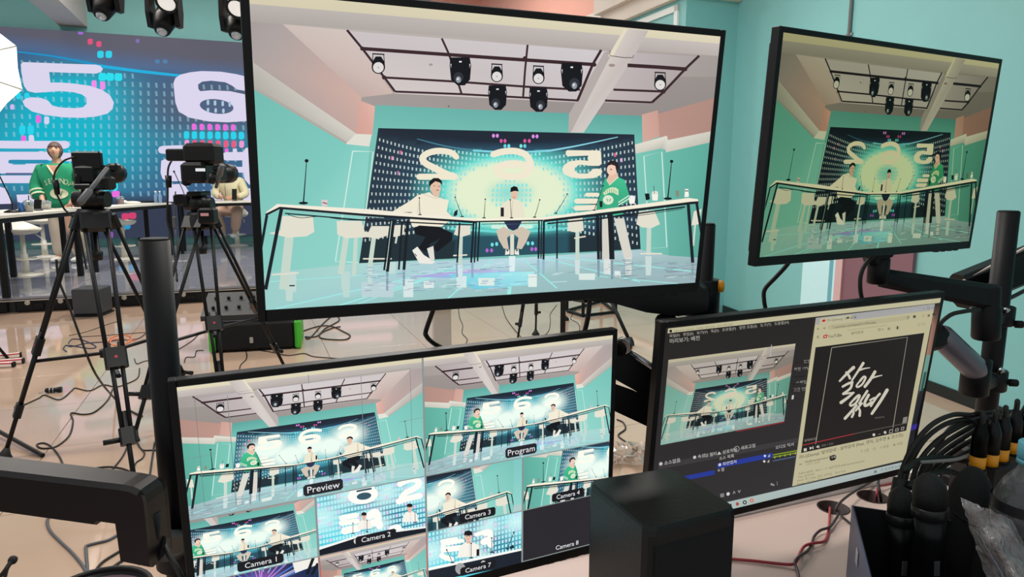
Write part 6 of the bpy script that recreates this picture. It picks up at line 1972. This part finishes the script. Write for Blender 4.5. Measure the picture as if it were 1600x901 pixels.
b = MB(); b.lathe(at(1371, 443, 1.30), at(1374, 402, 1.30), [(0, .017), (.05, .0195), (.95, .0195), (1, .017)], 20); hp_ = POSE['small'] @ Vector((0, .062, -.04)); b.beam(at(1374, 405, 1.30), hp_, .035, .05); b.build('mount_hinge', M_METAL, r)
knob(at(1580, 506, 1.40), (1, -.25, 0), M_MATTE, r, .008, .022); knob(at(1570, 489, 1.39), (.2, -.3, 1), M_STEEL, r, .006, .012, 'clamp_bolt')
# arm of the right pole to the computer monitor
r = empty('monitor_mount', Vector((tr_.x, tr_.y, pole_z(1550, 600, tr_))), 'grey capped arm low on the right pole behind the computer monitor', 'monitor mount', 'monitor mounts on the poles')
zc = pole_z(1552, 592, tr_)
MB().lathe((tr_.x, tr_.y, zc - .022), (tr_.x, tr_.y, zc + .022), [(0, .030), (.05, .032), (.95, .032), (1, .030)], 24).build('pole_clamp', M_METAL, r)
b = MB(); b.lathe(at(1521, 615, 1.345), at(1527, 560, 1.34), [(0, .024), (.03, .0265), (.97, .0265), (1, .022)], 24); b.beam(Vector((tr_.x, tr_.y, zc)), at(1524, 598, 1.345), .04, .035); b.build('elbow', M_METAL, r)
M_ARMG = mat('arm_grey', '#77747e', .34, .4)
MB().lathe(at(1532, 584, 1.34), at(1464, 519, 1.30), [(0, .014), (.08, .022), (.18, .0245), (.92, .0235), (1, .018)], 24).build('arm_cap', M_ARMG, r)
hp_ = POSE['desk'] @ Vector((.0, .062, .0))
b = MB(); b.beam(at(1470, 524, 1.302), hp_, .04, .045, bev=.3); b.build('fore_arm', M_BLACK, r)
knob(at(1570, 597, 1.40), (1, -.25, 0), M_MATTE, r, .008, .024); knob(at(1562, 583, 1.39), (.2, -.3, 1), M_STEEL, r, .006, .012, 'clamp_bolt')
MB().tube([at(1465, 520, 1.285), at(1470, 505, 1.28), at(1487, 491, 1.285), at(1508, 486, 1.29), at(1530, 483, 1.31)], .0042).build('arm_cable', M_CABLE, r)
# arm that leaves the frame on the right
r = empty('monitor_mount', at(1560, 440, 1.50), 'broad black arm rising to the right behind the right pole', 'monitor mount', 'monitor mounts on the poles')
b = MB(); b.beam(at(1500, 455, 1.52), at(1680, 382, 1.60), .045, .080, bev=.2); b.build('upper_arm', M_BLACK, r)
MB().beam(at(1497, 443, 1.497), at(1680, 345, 1.575), .006, .004, bev=.1).build('arm_edge_strip', mat('strip_pale', '#b6a59c', .4), r)
b = MB(); b.cyl(at(1566, 440, 1.50), Vector((tr_.x, tr_.y, pole_z(1566, 440, tr_))), .02); b.build('elbow', M_METAL, r)
b = MB(); b.tube([at(1568, 470, 1.45), at(1585, 462, 1.47), at(1612, 448, 1.5), at(1650, 430, 1.52)], .0045); b.build('arm_cable', M_CABLE, r)
# arms of the middle pole
r = empty('monitor_mount', Vector((tm_.x, tm_.y, pole_z(1098, 470, tm_))), 'thick black arm from the middle pole to the back of the largest monitor', 'monitor mount', 'monitor mounts on the poles')
zc = pole_z(1098, 462, tm_)
MB().lathe((tm_.x, tm_.y, zc - .035), (tm_.x, tm_.y, zc + .03), [(0, .029), (.04, .031), (.96, .031), (1, .029)], 24).build('pole_clamp', M_METAL, r)
b = MB()
b.hull([at(x, y, 1.09) for x, y in ((905, 440), (1085, 440), (1108, 458), (1106, 486), (1060, 494), (1010, 488), (960, 474), (905, 469))],
       [at(x, y, 1.14) for x, y in ((905, 440), (1085, 440), (1108, 458), (1106, 486), (1060, 494), (1010, 488), (960, 474), (905, 469))])
b.build('fore_arm', M_BLACK, r)
b = MB(); b.beam(at(1075, 462, 1.115), Vector((tm_.x, tm_.y, zc)), .04, .05); b.build('elbow', M_METAL, r)
b = MB(); b.beam(at(915, 452, 1.11), POSE['large'] @ Vector((0, .062, -.02)), .05, .05); b.build('mount_hinge', M_METAL, r)
knob(at(1116, 447, 1.175), (1, -.15, 0), M_ORANGE, r, .0105, .016, 'orange_knob')
r = empty('monitor_mount', Vector((tm_.x, tm_.y, pole_z(1070, 560, tm_))), 'black sprung arm with a silver rod between the two lower monitors', 'monitor mount', 'monitor mounts on the poles')
zc = pole_z(1070, 600, tm_)
MB().lathe((tm_.x, tm_.y, zc - .03), (tm_.x, tm_.y, zc + .03), [(0, .029), (.04, .031), (.96, .031), (1, .029)], 24).build('pole_clamp', M_METAL, r)
A_, B_ = (955, 552), (1062, 622)
MB().hull([at(x, y, 1.10) for x, y in ((930, 545), (972, 547), (1065, 607), (1062, 660), (1025, 632), (989, 608), (930, 575))],
          [at(x, y, 1.15) for x, y in ((930, 545), (972, 547), (1065, 607), (1062, 660), (1025, 632), (989, 608), (930, 575))]).build('upper_arm', M_BLACK, r)
MB().hull([at(x, y, 1.105) for x, y in ((930, 590), (963, 600), (989, 609), (1030, 630), (1062, 655), (1062, 690), (1020, 670), (958, 641), (930, 630))],
          [at(x, y, 1.15) for x, y in ((930, 590), (963, 600), (989, 609), (1030, 630), (1062, 655), (1062, 690), (1020, 670), (958, 641), (930, 630))]).build('lower_arm', M_BLACK, r)
MB().cyl(at(978, 546, 1.095), at(1062, 599, 1.095), .0045).build('silver_rod', M_STEEL, r)
b = MB(); b.lathe(at(966, 546, 1.09), at(977, 537, 1.10), [(0, .012), (.3, .014), (1, .014)], 16); b.build('hinge_cap', M_METAL, r)
MB().lathe(at(974, 541, 1.085), at(977, 538.5, 1.09), [(0, .0135), (1, .0135)], 16).build('hinge_ring', M_STEEL, r)
b = MB(); b.beam(at(1055, 640, 1.12), Vector((tm_.x, tm_.y, zc)), .04, .05); b.beam(at(940, 570, 1.12), POSE['multi'] @ Vector((0, .062, 0.02)), .05, .05); b.build('mount_hinge', M_METAL, r)
# cable clip box with the orange band left of the computer monitor
r = empty('arm_joint_cover', at(1040, 545, 1.10), 'dark grey joint cover with an orange band beside the computer monitor corner', 'cover')
MB().lathe(at(1040, 540, 1.105), at(1041, 494, 1.10), [(0, .018), (.9, .018), (1, .015)], 20).build('cover', mat('cover_grey', '#2e3236', .4, .2), r)
MB().lathe(at(1040, 550, 1.105), at(1040, 540, 1.105), [(0, .017), (.2, .0185), (1, .0185)], 20).build('orange_band', M_ORANGE, r)
b = MB(); b.cyl(at(1040, 520, 1.11), at(1066, 522, 1.17), .016); b.build('joint_link', M_METAL, r)
# arm at the lower left
r = empty('monitor_mount', Vector((tl_.x, tl_.y, pole_z(258, 850, tl_))), 'thick black arm reaching in from the left to the left pole', 'monitor mount', 'monitor mounts on the poles')
zc = pole_z(258, 850, tl_)
MB().lathe((tl_.x, tl_.y, zc - .03), (tl_.x, tl_.y, zc + .03), [(0, .029), (.04, .031), (.96, .031), (1, .029)], 24).build('pole_clamp', M_METAL, r)
ARM = mat('arm_plum_black', '#171214', .4, .1, spec=.35)
f_ = .80
pts = [(-90, 712), (0, 723), (206, 747), (222, 750), (233, 755.5), (240, 764), (243, 776), (246, 800), (252, 874), (208, 865), (200, 808), (172, 804), (166, 809), (0, 786), (-90, 770)]
n_ = Vector((.1, 1, 0)).normalized()
def arm_sec(dy, k):
    cx = sum(x for x, y in pts) / len(pts)
    return [at(x, y + 0, f_) + n_ * dy for x, y in [(x + (k if y > 800 or y > 770 and x < 170 else -k) * 0, y + (k if (y < 760) else -k)) for x, y in pts]]
b = MB(); s0, s1, s2, s3 = arm_sec(-.024, 5), arm_sec(-.017, 0), arm_sec(.017, 0), arm_sec(.024, 5)
b.hull(s0, s1); b.hull(s1, s2); b.hull(s2, s3)
b.build('arm_body', ARM, r)
b = MB(); b.lathe(at(228, 872, .80), at(226, 800, .80), [(0, .014), (.06, .018), (1, .018)], 20); b.beam(at(232, 855, .80), Vector((tl_.x, tl_.y, zc)), .04, .04); b.build('elbow', M_METAL, r)
MB().tube([at(250, 800, .83), at(252, 830, .82), at(262, 862, .80), at(278, 890, .79), at(290, 915, .79)], .0035).build('arm_cable', M_CABLE, r)

# cables hanging behind the monitors
def hang(pts, r_, label, m=None):
    b = MB(); b.tube([at(x, y, z) for x, y, z in pts], r_, 8, 7)
    return tag(b.build('monitor_cable', m or M_CABLE), label, 'cable', 'cables behind the monitors')


hang([(690, 440, .98), (678, 480, 1.0), (666, 515, 1.02), (666, 524, 1.02), (676, 535, 1.03), (700, 550, 1.04), (715, 575, 1.04)], .0037, 'thick bent black cable from the largest monitor down behind the multiview monitor')
hang([(922, 440, 1.08), (921, 475, 1.08), (916, 508, 1.08), (905, 540, 1.08), (890, 570, 1.08)], .0040, 'thick curved black cable left of the sprung arm')
hang([(1240, 400, 1.27), (1226, 418, 1.28), (1212, 433, 1.29), (1195, 452, 1.3), (1194, 470, 1.3), (1197, 488, 1.3), (1200, 520, 1.3)], .0042, 'black cable bulging left below the small upper monitor')
hang([(1365, 400, 1.26), (1352, 413, 1.26), (1345, 430, 1.26), (1344, 450, 1.26), (1347, 470, 1.26), (1350, 500, 1.26)], .0040, 'black cable dropping in front of the mauve door')

# ---- the black speaker on the desk
r = empty('desk_speaker', on(1040, 860, DZ), 'black square desk speaker in front of the two lower monitors', 'speaker')
zt = 1.0
T4 = [on(1012, 829, zt), on(1155, 793, zt), on(1049, 729, zt), on(917, 749, zt)]
cx = sum((Vector(p) for p in T4), Vector()) / 4
def ring4(k, z, bev=.012):
    P = []
    for i in range(4):
        a, p_, c = Vector(T4[i - 1]), Vector(T4[i]), Vector(T4[(i + 1) % 4])
        p2 = cx + (p_ - cx) * k
        u_, w_ = (a - p_).normalized(), (c - p_).normalized()
        P += [p2 + u_ * bev, p2 + (u_ + w_) * bev * .3, p2 + w_ * bev]
    return [Vector((p.x, p.y, z)) for p in P]
b = MB()
R_ = [ring4(1.0, DZ + .006), ring4(1.0, zt - .010), ring4(.985, zt - .003), ring4(.955, zt)]
for i in range(3): b.hull(R_[i], R_[i + 1])
b.build('cabinet', mat('speaker_vinyl', '#0f0f11', .42, spec=.4, noise=.12, nscale=160, bump=.15), r)
f0, f1 = Vector(T4[0]), Vector(T4[1]); nn = Vector((f1.y - f0.y, f0.x - f1.x, 0)).normalized()
w_ = (f1 - f0)
b = MB()
lo = [f0 + w_ * .075, f1 - w_ * .075]
b.hull([Vector((p.x, p.y, DZ + .03)) + nn * .0 for p in lo] + [Vector((p.x, p.y, zt - .022)) for p in lo[::-1]], [Vector((p.x, p.y, DZ + .034)) + nn * .003 for p in lo] + [Vector((p.x, p.y, zt - .026)) + nn * .003 for p in lo[::-1]])
b.build('grille', mat('grille_cloth', '#0d0d0e', .9, bump=.4, nscale=500), r)
for p in T4:
    q_ = cx + (Vector(p) - cx) * .8
    MB().cyl(Vector((q_.x, q_.y, DZ)), Vector((q_.x, q_.y, DZ + .007)), .01).build('foot', M_RUB, r)

# ---- twisted speaker wires and cable holes
M_WRED = mat('wire_red', '#9c2b33', .45); M_WBLK = mat('wire_dark', '#3a2728', .45)
W = lambda pts, lift=.0: [on(x, y, DZ + .004 + (l[0] if (l := rest) else lift)) for x, y, *rest in pts]
b = MB(); b.tube(W([(1130, 872), (1175, 875.5), (1215, 880), (1238, 881, .002), (1246, 874, .004), (1251, 862), (1258, 852, .004), (1272, 848, .005), (1288, 845), (1294, 832), (1296, 812, .004), (1296.5, 797, .008), (1297, 792, -.02)]), .0027, 7, 7)
tag(b.build('speaker_wire', M_WRED), 'red wire twisted with a dark one, running from the desk speaker to a cable hole', 'wire', 'twisted speaker wires')
b = MB(); b.tube(W([(1249, 905), (1245, 888, .002), (1242, 877, .006), (1250, 868, .006), (1262, 860, .003), (1268, 850), (1272, 838, .002), (1282, 828, .005), (1296, 823, .006), (1305, 812, .004), (1311, 799, .010), (1306, 797, .012), (1310, 788, .02), (1320, 778, .02), (1337, 766, .016), (1360, 753, .01), (1385, 740, .0)]), .0026, 7, 7)
tag(b.build('speaker_wire', M_WBLK), 'dark wire twisted with the red one, passing the first cable hole towards the monitor foot', 'wire', 'twisted speaker wires')
b = MB(); b.tube(W([(1312, 803), (1320, 810), (1330, 818), (1345, 828)]), .002, 6, 5); tag(b.build('thin_wire', M_CABLE), 'short thin black wire between the first cable hole and the blue grey box', 'wire')
b = MB(); b.tube(W([(1370, 785, -.02), (1370, 772, .008), (1373, 760, .012), (1385, 757, .006), (1398, 754, .004), (1410, 750, .004)]), .0026, 7, 6); tag(b.build('speaker_wire', M_WRED), 'red wire bending out of the second cable hole towards the cable bunch', 'wire', 'twisted speaker wires')
b = MB(); b.tube(W([(1377, 786, -.02), (1375, 770, .01), (1372, 756, .02), (1373, 750, .016)]), .003, 7, 6); tag(b.build('black_wire', M_CABLE), 'black wire standing up out of the second cable hole', 'wire')

# ---- blue grey box with microphones
bx0, bx1 = on(1331, 789, .88), on(1362, 915, .88)
e1 = (bx0 - bx1); e1.z = 0; L1 = e1.length; e1.normalize(); e2 = Vector((e1.y, -e1.x, 0)); WD = .168
r = empty('accessory_box', bx1 + e1 * (L1 / 2) + e2 * (WD / 2) - UPZ * (.88 - DZ), 'open blue grey box on the desk holding two black microphones', 'box')
M_BXO = mat('box_blue_grey', '#56607e', .5, noise=.05); M_BXI = mat('box_inside', '#0e0f14', .8)
def wall(p, q_, t, name, m):
    nrm = Vector((q_.y - p.y, p.x - q_.x, 0)).normalized() * t
    b = MB(); b.hull([Vector((a.x, a.y, DZ + .002)) for a in (p, q_, q_ + nrm, p + nrm)], [Vector((a.x, a.y, .88)) for a in (p, q_, q_ + nrm, p + nrm)])
    return b.build(name, m, r)
c0, c1_, c2_, c3_ = bx1, bx0, bx0 + e2 * WD, bx1 + e2 * WD
for p, q_ in ((c0, c1_), (c1_, c2_), (c2_, c3_), (c3_, c0)):
    wall(p, q_, .002, 'side', M_BXO); n2 = Vector((q_.y - p.y, p.x - q_.x, 0)).normalized() * .0022
    wall(p + n2, q_ + n2, .001, 'lining', M_BXI)
b = MB(); b.hull([Vector((a.x, a.y, DZ + .001)) for a in (c0, c1_, c2_, c3_)], [Vector((a.x, a.y, DZ + .004)) for a in (c0, c1_, c2_, c3_)]); b.build('bottom', M_BXI, r)
tp = bx1 + e1 * (L1 * .52) - e2 * .0008
b = MB(); b.hull([tp + UPZ * (-.022), tp + e1 * .018 + UPZ * (-.022), tp + e1 * .018 - UPZ * .044, tp - UPZ * .044], [p_ - e2 * .0012 for p_ in (tp + UPZ * (-.022), tp + e1 * .018 + UPZ * (-.022), tp + e1 * .018 - UPZ * .044, tp - UPZ * .044)]); b.build('tape', mat('tape_pale', '#b9bcc6', .3), r)


def hand_mic(head, foot, s, label):
    head, foot = Vector(head), Vector(foot)
    r = empty('handheld_microphone', foot, label, 'microphone', 'black handheld microphones in the box')
    L = (foot - head).length; d = (foot - head).normalized()
    h = .052 * s
    MB().lathe(head - d * h * .55, head + d * h * .5, [(0, .004 * s), (.08, .013 * s), (.3, .0225 * s), (.6, .0255 * s), (1, .024 * s)], 22).build('grille_head', mat('mic_mesh', '#1c1c1d', .5, .4, bump=.9, nscale=700), r)
    MB().lathe(head + d * h * .48, head + d * h * .85, [(0, .0255 * s), (.1, .0265 * s), (.9, .0265 * s), (1, .024 * s)], 22).build('collar', mat('mic_collar', '#242426', .35, .3), r)
    MB().lathe(head + d * h * .84, foot, [(0, .0225 * s), (.15, .0205 * s), (.8, .0175 * s), (1, .0165 * s)], 22).build('handle', M_BLACK, r)
    k = head + d * h * 2.1
    side = d.cross(Vector((1, 0, 0))).normalized()
    if side.y > 0: side = -side
    MB().beam(k + side * .019 * s, k + d * .022 + side * .0185 * s, .008, .004, up=side).build('switch', mat('mic_switch', '#55565a', .4), r)


hand_mic(at(1409, 783, 1.0), at(1398, 1010, .97), .80, 'black handheld microphone in the box, the smaller one on the left')
hand_mic(at(1453, 766, .93), at(1452, 1015, .92), .90, 'black handheld microphone in the box, the larger one on the right')

# ---- black stage box with cables and orange ringed plugs
sb = at(1570, 735, 1.19)
r = empty('stage_box', Vector((sb.x, sb.y, DZ)), 'black connector box on the desk under the bunch of cables, behind the bottle', 'box')
zt2 = .91
MB().box((sb.x + .02, sb.y, (DZ + zt2) / 2), (.17, .12, zt2 - DZ), -.05, .008).build('housing', mat('stage_box_black', '#161618', .6, bump=.25, nscale=90), r)
plugs = [(1526, 716), (1562, 704), (1580, 692), (1546, 712), (1600, 690)]
for i, (x, y) in enumerate(plugs):
    a = on(x, y + 16, zt2)
    MB().lathe(a, a + UPZ * .024, [(0, .0125), (1, .0125)], 16).build('orange_ring', M_ORANGE, r)
    MB().cyl(a, a + UPZ * .003, .015).build('socket', M_METAL, r)
arcs = [([(1404, 775), (1408, 740), (1426, 698), (1455, 664), (1488, 648), (1518, 648)], 0, 1.06, 1.13, 'outermost and leftmost arch of the black audio cable bunch'),
        ([(1412, 772), (1418, 735), (1442, 690), (1474, 664), (1508, 655), (1532, 662)], 0, 1.09, 1.14, 'second arch from the left in the black audio cable bunch'),
        ([(1422, 765), (1434, 725), (1460, 692), (1492, 670), (1530, 654), (1556, 662)], 3, 1.08, 1.16, 'third arch from the left in the black audio cable bunch'),
        ([(1432, 758), (1446, 722), (1474, 694), (1508, 672), (1545, 652), (1568, 662)], 1, 1.10, 1.18, 'fourth arch from the left in the black audio cable bunch'),
        ([(1440, 752), (1456, 722), (1484, 698), (1514, 678), (1555, 650), (1582, 656)], 2, 1.12, 1.20, 'fifth arch from the left in the black audio cable bunch'),
        ([(1448, 748), (1466, 724), (1494, 702), (1520, 686), (1562, 662), (1592, 650)], 4, 1.13, 1.21, 'sixth arch from the left in the black audio cable bunch'),
        ([(1452, 746), (1474, 728), (1502, 712), (1536, 690), (1575, 655), (1596, 648)], 4, 1.11, 1.20, 'innermost low arch of the black audio cable bunch'),
        ([(1462, 700), (1490, 664), (1530, 647), (1570, 643), (1610, 646), (1660, 660)], None, 1.22, 1.26, 'black audio cable running off to the right above the other arches')]
for i, (pts, k, y0, y1, lb) in enumerate(arcs):
    P_ = [at(x, y, y0 + (y1 - y0) * j / (len(pts) - 1)) for j, (x, y) in enumerate(pts)]
    b = MB()
    if k is None:
        b.tube(P_, .0042, 8, 8); c = b.build('audio_cable', M_CABLE)
    else:
        px_, py_ = plugs[k]
        pe_ = on(px_, py_ + 16, zt2) + Vector((.004 * (i // 5), .004 * (i // 5), .024))
        b.tube(P_ + [pe_ + UPZ * .075, pe_ + UPZ * .04], .0042, 8, 8)
        c = b.build('audio_cable', M_CABLE)
        MB().lathe(pe_, pe_ + UPZ * .058, [(0, .0125), (.65, .0125), (1, .006)], 14).build('plug', M_BLACK, c)
    tag(c, lb, 'cable', 'bunched audio cables')
b = MB(); b.tube([at(1408, 748, 1.05), at(1402, 780, 1.04), at(1398, 800, 1.06), at(1392, 830, 1.09)], .012, 10, 6); tag(b.build('cable_bundle', M_CABLE), 'thick trunk of bundled cables dropping behind the smaller microphone', 'cable')
for k, (pts, lb) in enumerate(((((1412, 735), (1440, 718), (1475, 715), (1520, 722)), 'black cable lying low across the cable bunch, nearest the monitor'), (((1420, 760), (1450, 742), (1480, 736), (1500, 742)), 'black cable lying low across the cable bunch, nearest the box'))):
    b = MB(); b.tube([at(x, y, 1.03 + .04 * i) for i, (x, y) in enumerate(pts)], .005, 8, 6); tag(b.build('audio_cable', M_CABLE), lb, 'cable')
b = MB(); b.tube([at(1440, 722, 1.05), at(1490, 718, 1.1), at(1510, 712, 1.12), at(1535, 703, 1.15)], .003, 6, 6); tag(b.build('audio_cable', mat('cable_pale', '#8d8a88', .5)), 'thin pale grey cable crossing the black bunch', 'cable')
# pouch next to the microphones
p = at(1521, 752, 1.0)
r = empty('black_pouch', Vector((p.x, p.y, DZ)), 'black soft pouch standing between the microphones and the bottle', 'pouch')
b = MB(); b.ball((p.x, p.y, p.z - .10), (.038, .045, .125), 18, 12); pch = b.build('pouch_body', mat('pouch_fabric', '#131214', .85, bump=.5, nscale=120), r)
MB().tube([at(1490, 800, .97), at(1506, 812, .96), at(1530, 825, .95), at(1542, 842, .95)], .0024).build('strap', M_MATTE, r)

# ---- water bottle
bc = at(1607, 790, .90)
g_ = Vector((bc.x, bc.y, DZ))
zcap = at(1607, 690, .90).z
Hb = zcap - DZ
r = empty('water_bottle', g_, 'clear water bottle with teal cap and black label at the right edge', 'bottle')
M_PET = mat('pet_clear', '#eef3f6', .06, trans=.93)
MB().lathe(g_, g_ + UPZ * (Hb - .022), [(0, .038), (.02, .044), (.30, .044), (.31, .0425), (.62, .0425), (.63, .0445), (.72, .0455), (.80, .042), (.88, .030), (.93, .019), (.95, .0165), (1, .016)], 32).build('bottle_body', M_PET, r)
MB().lathe(g_ + UPZ * (Hb * .22), g_ + UPZ * (at(1607, 800, .862).z - DZ), [(0, .0445), (1, .0448)], 32, caps=False).build('label', mat('label_black', '#1b1b1f', .4, noise=.3, nscale=30), r)
MB().lathe(g_ + UPZ * (Hb - .024), g_ + UPZ * Hb, [(0, .0195), (.05, .0205), (.9, .0200), (1, .017)], 28).build('cap', mat('cap_teal', '#5aa3b5', .45), r)
MB().lathe(g_ + UPZ * (Hb - .032), g_ + UPZ * (Hb - .025), [(0, .0205), (1, .0195)], 28).build('cap_ring', mat('cap_teal', '#5aa3b5'), r)
# ---- clear plastic bag
random.seed(12)
NX, NY = 14, 16
Q4 = [(1500, 776), (1582, 812), (1640, 925), (1548, 925)]
qf = quad_fn(Q4)
vs = []
for j in range(NY + 1):
    for i in range(NX + 1):
        s, t = i / NX, 1 - j / NY
        x, y = qf([(s, t)])[0]
        dep = .84 - .05 * math.sin(math.pi * s) * (0.4 + .6 * (1 - t)) + random.uniform(-.003, .003) + .006 * math.sin(9 * s + 5 * t) + .005 * math.sin(14 * t - 7 * s) - .03 * (1 - t)
        vs.append(at(x + random.uniform(-1.5, 1.5), y + random.uniform(-1.5, 1.5), dep))
fs = [[j * (NX + 1) + i, j * (NX + 1) + i + 1, (j + 1) * (NX + 1) + i + 1, (j + 1) * (NX + 1) + i] for j in range(NY) for i in range(NX)]
b = MB(); b.add(vs, fs, True)
M_BAG = bpy.data.materials.new('bag_film'); M_BAG.use_nodes = True
nt = M_BAG.node_tree; pb_ = nt.nodes['Principled BSDF']; pb_.inputs['Base Color'].default_value = (.85, .78, .78, 1); pb_.inputs['Roughness'].default_value = .12
pb_.inputs['Alpha'].default_value = .32; pb_.inputs['Specular IOR Level'].default_value = 1.0; pb_.inputs['Coat Weight'].default_value = .6
tcb = nt.nodes.new('ShaderNodeTexCoord'); nzb = nt.nodes.new('ShaderNodeTexNoise'); nzb.inputs['Scale'].default_value = 42; nzb.inputs['Detail'].default_value = 3; nzb.inputs['Distortion'].default_value = 1.6
bpb = nt.nodes.new('ShaderNodeBump'); bpb.inputs['Strength'].default_value = 1.0; bpb.inputs['Distance'].default_value = .012
nt.links.new(tcb.outputs['Object'], nzb.inputs['Vector']); nt.links.new(nzb.outputs['Fac'], bpb.inputs['Height']); nt.links.new(bpb.outputs['Normal'], pb_.inputs['Normal'])
tag(b.build('plastic_bag', M_BAG), 'crumpled clear plastic bag in front of the water bottle', 'bag')
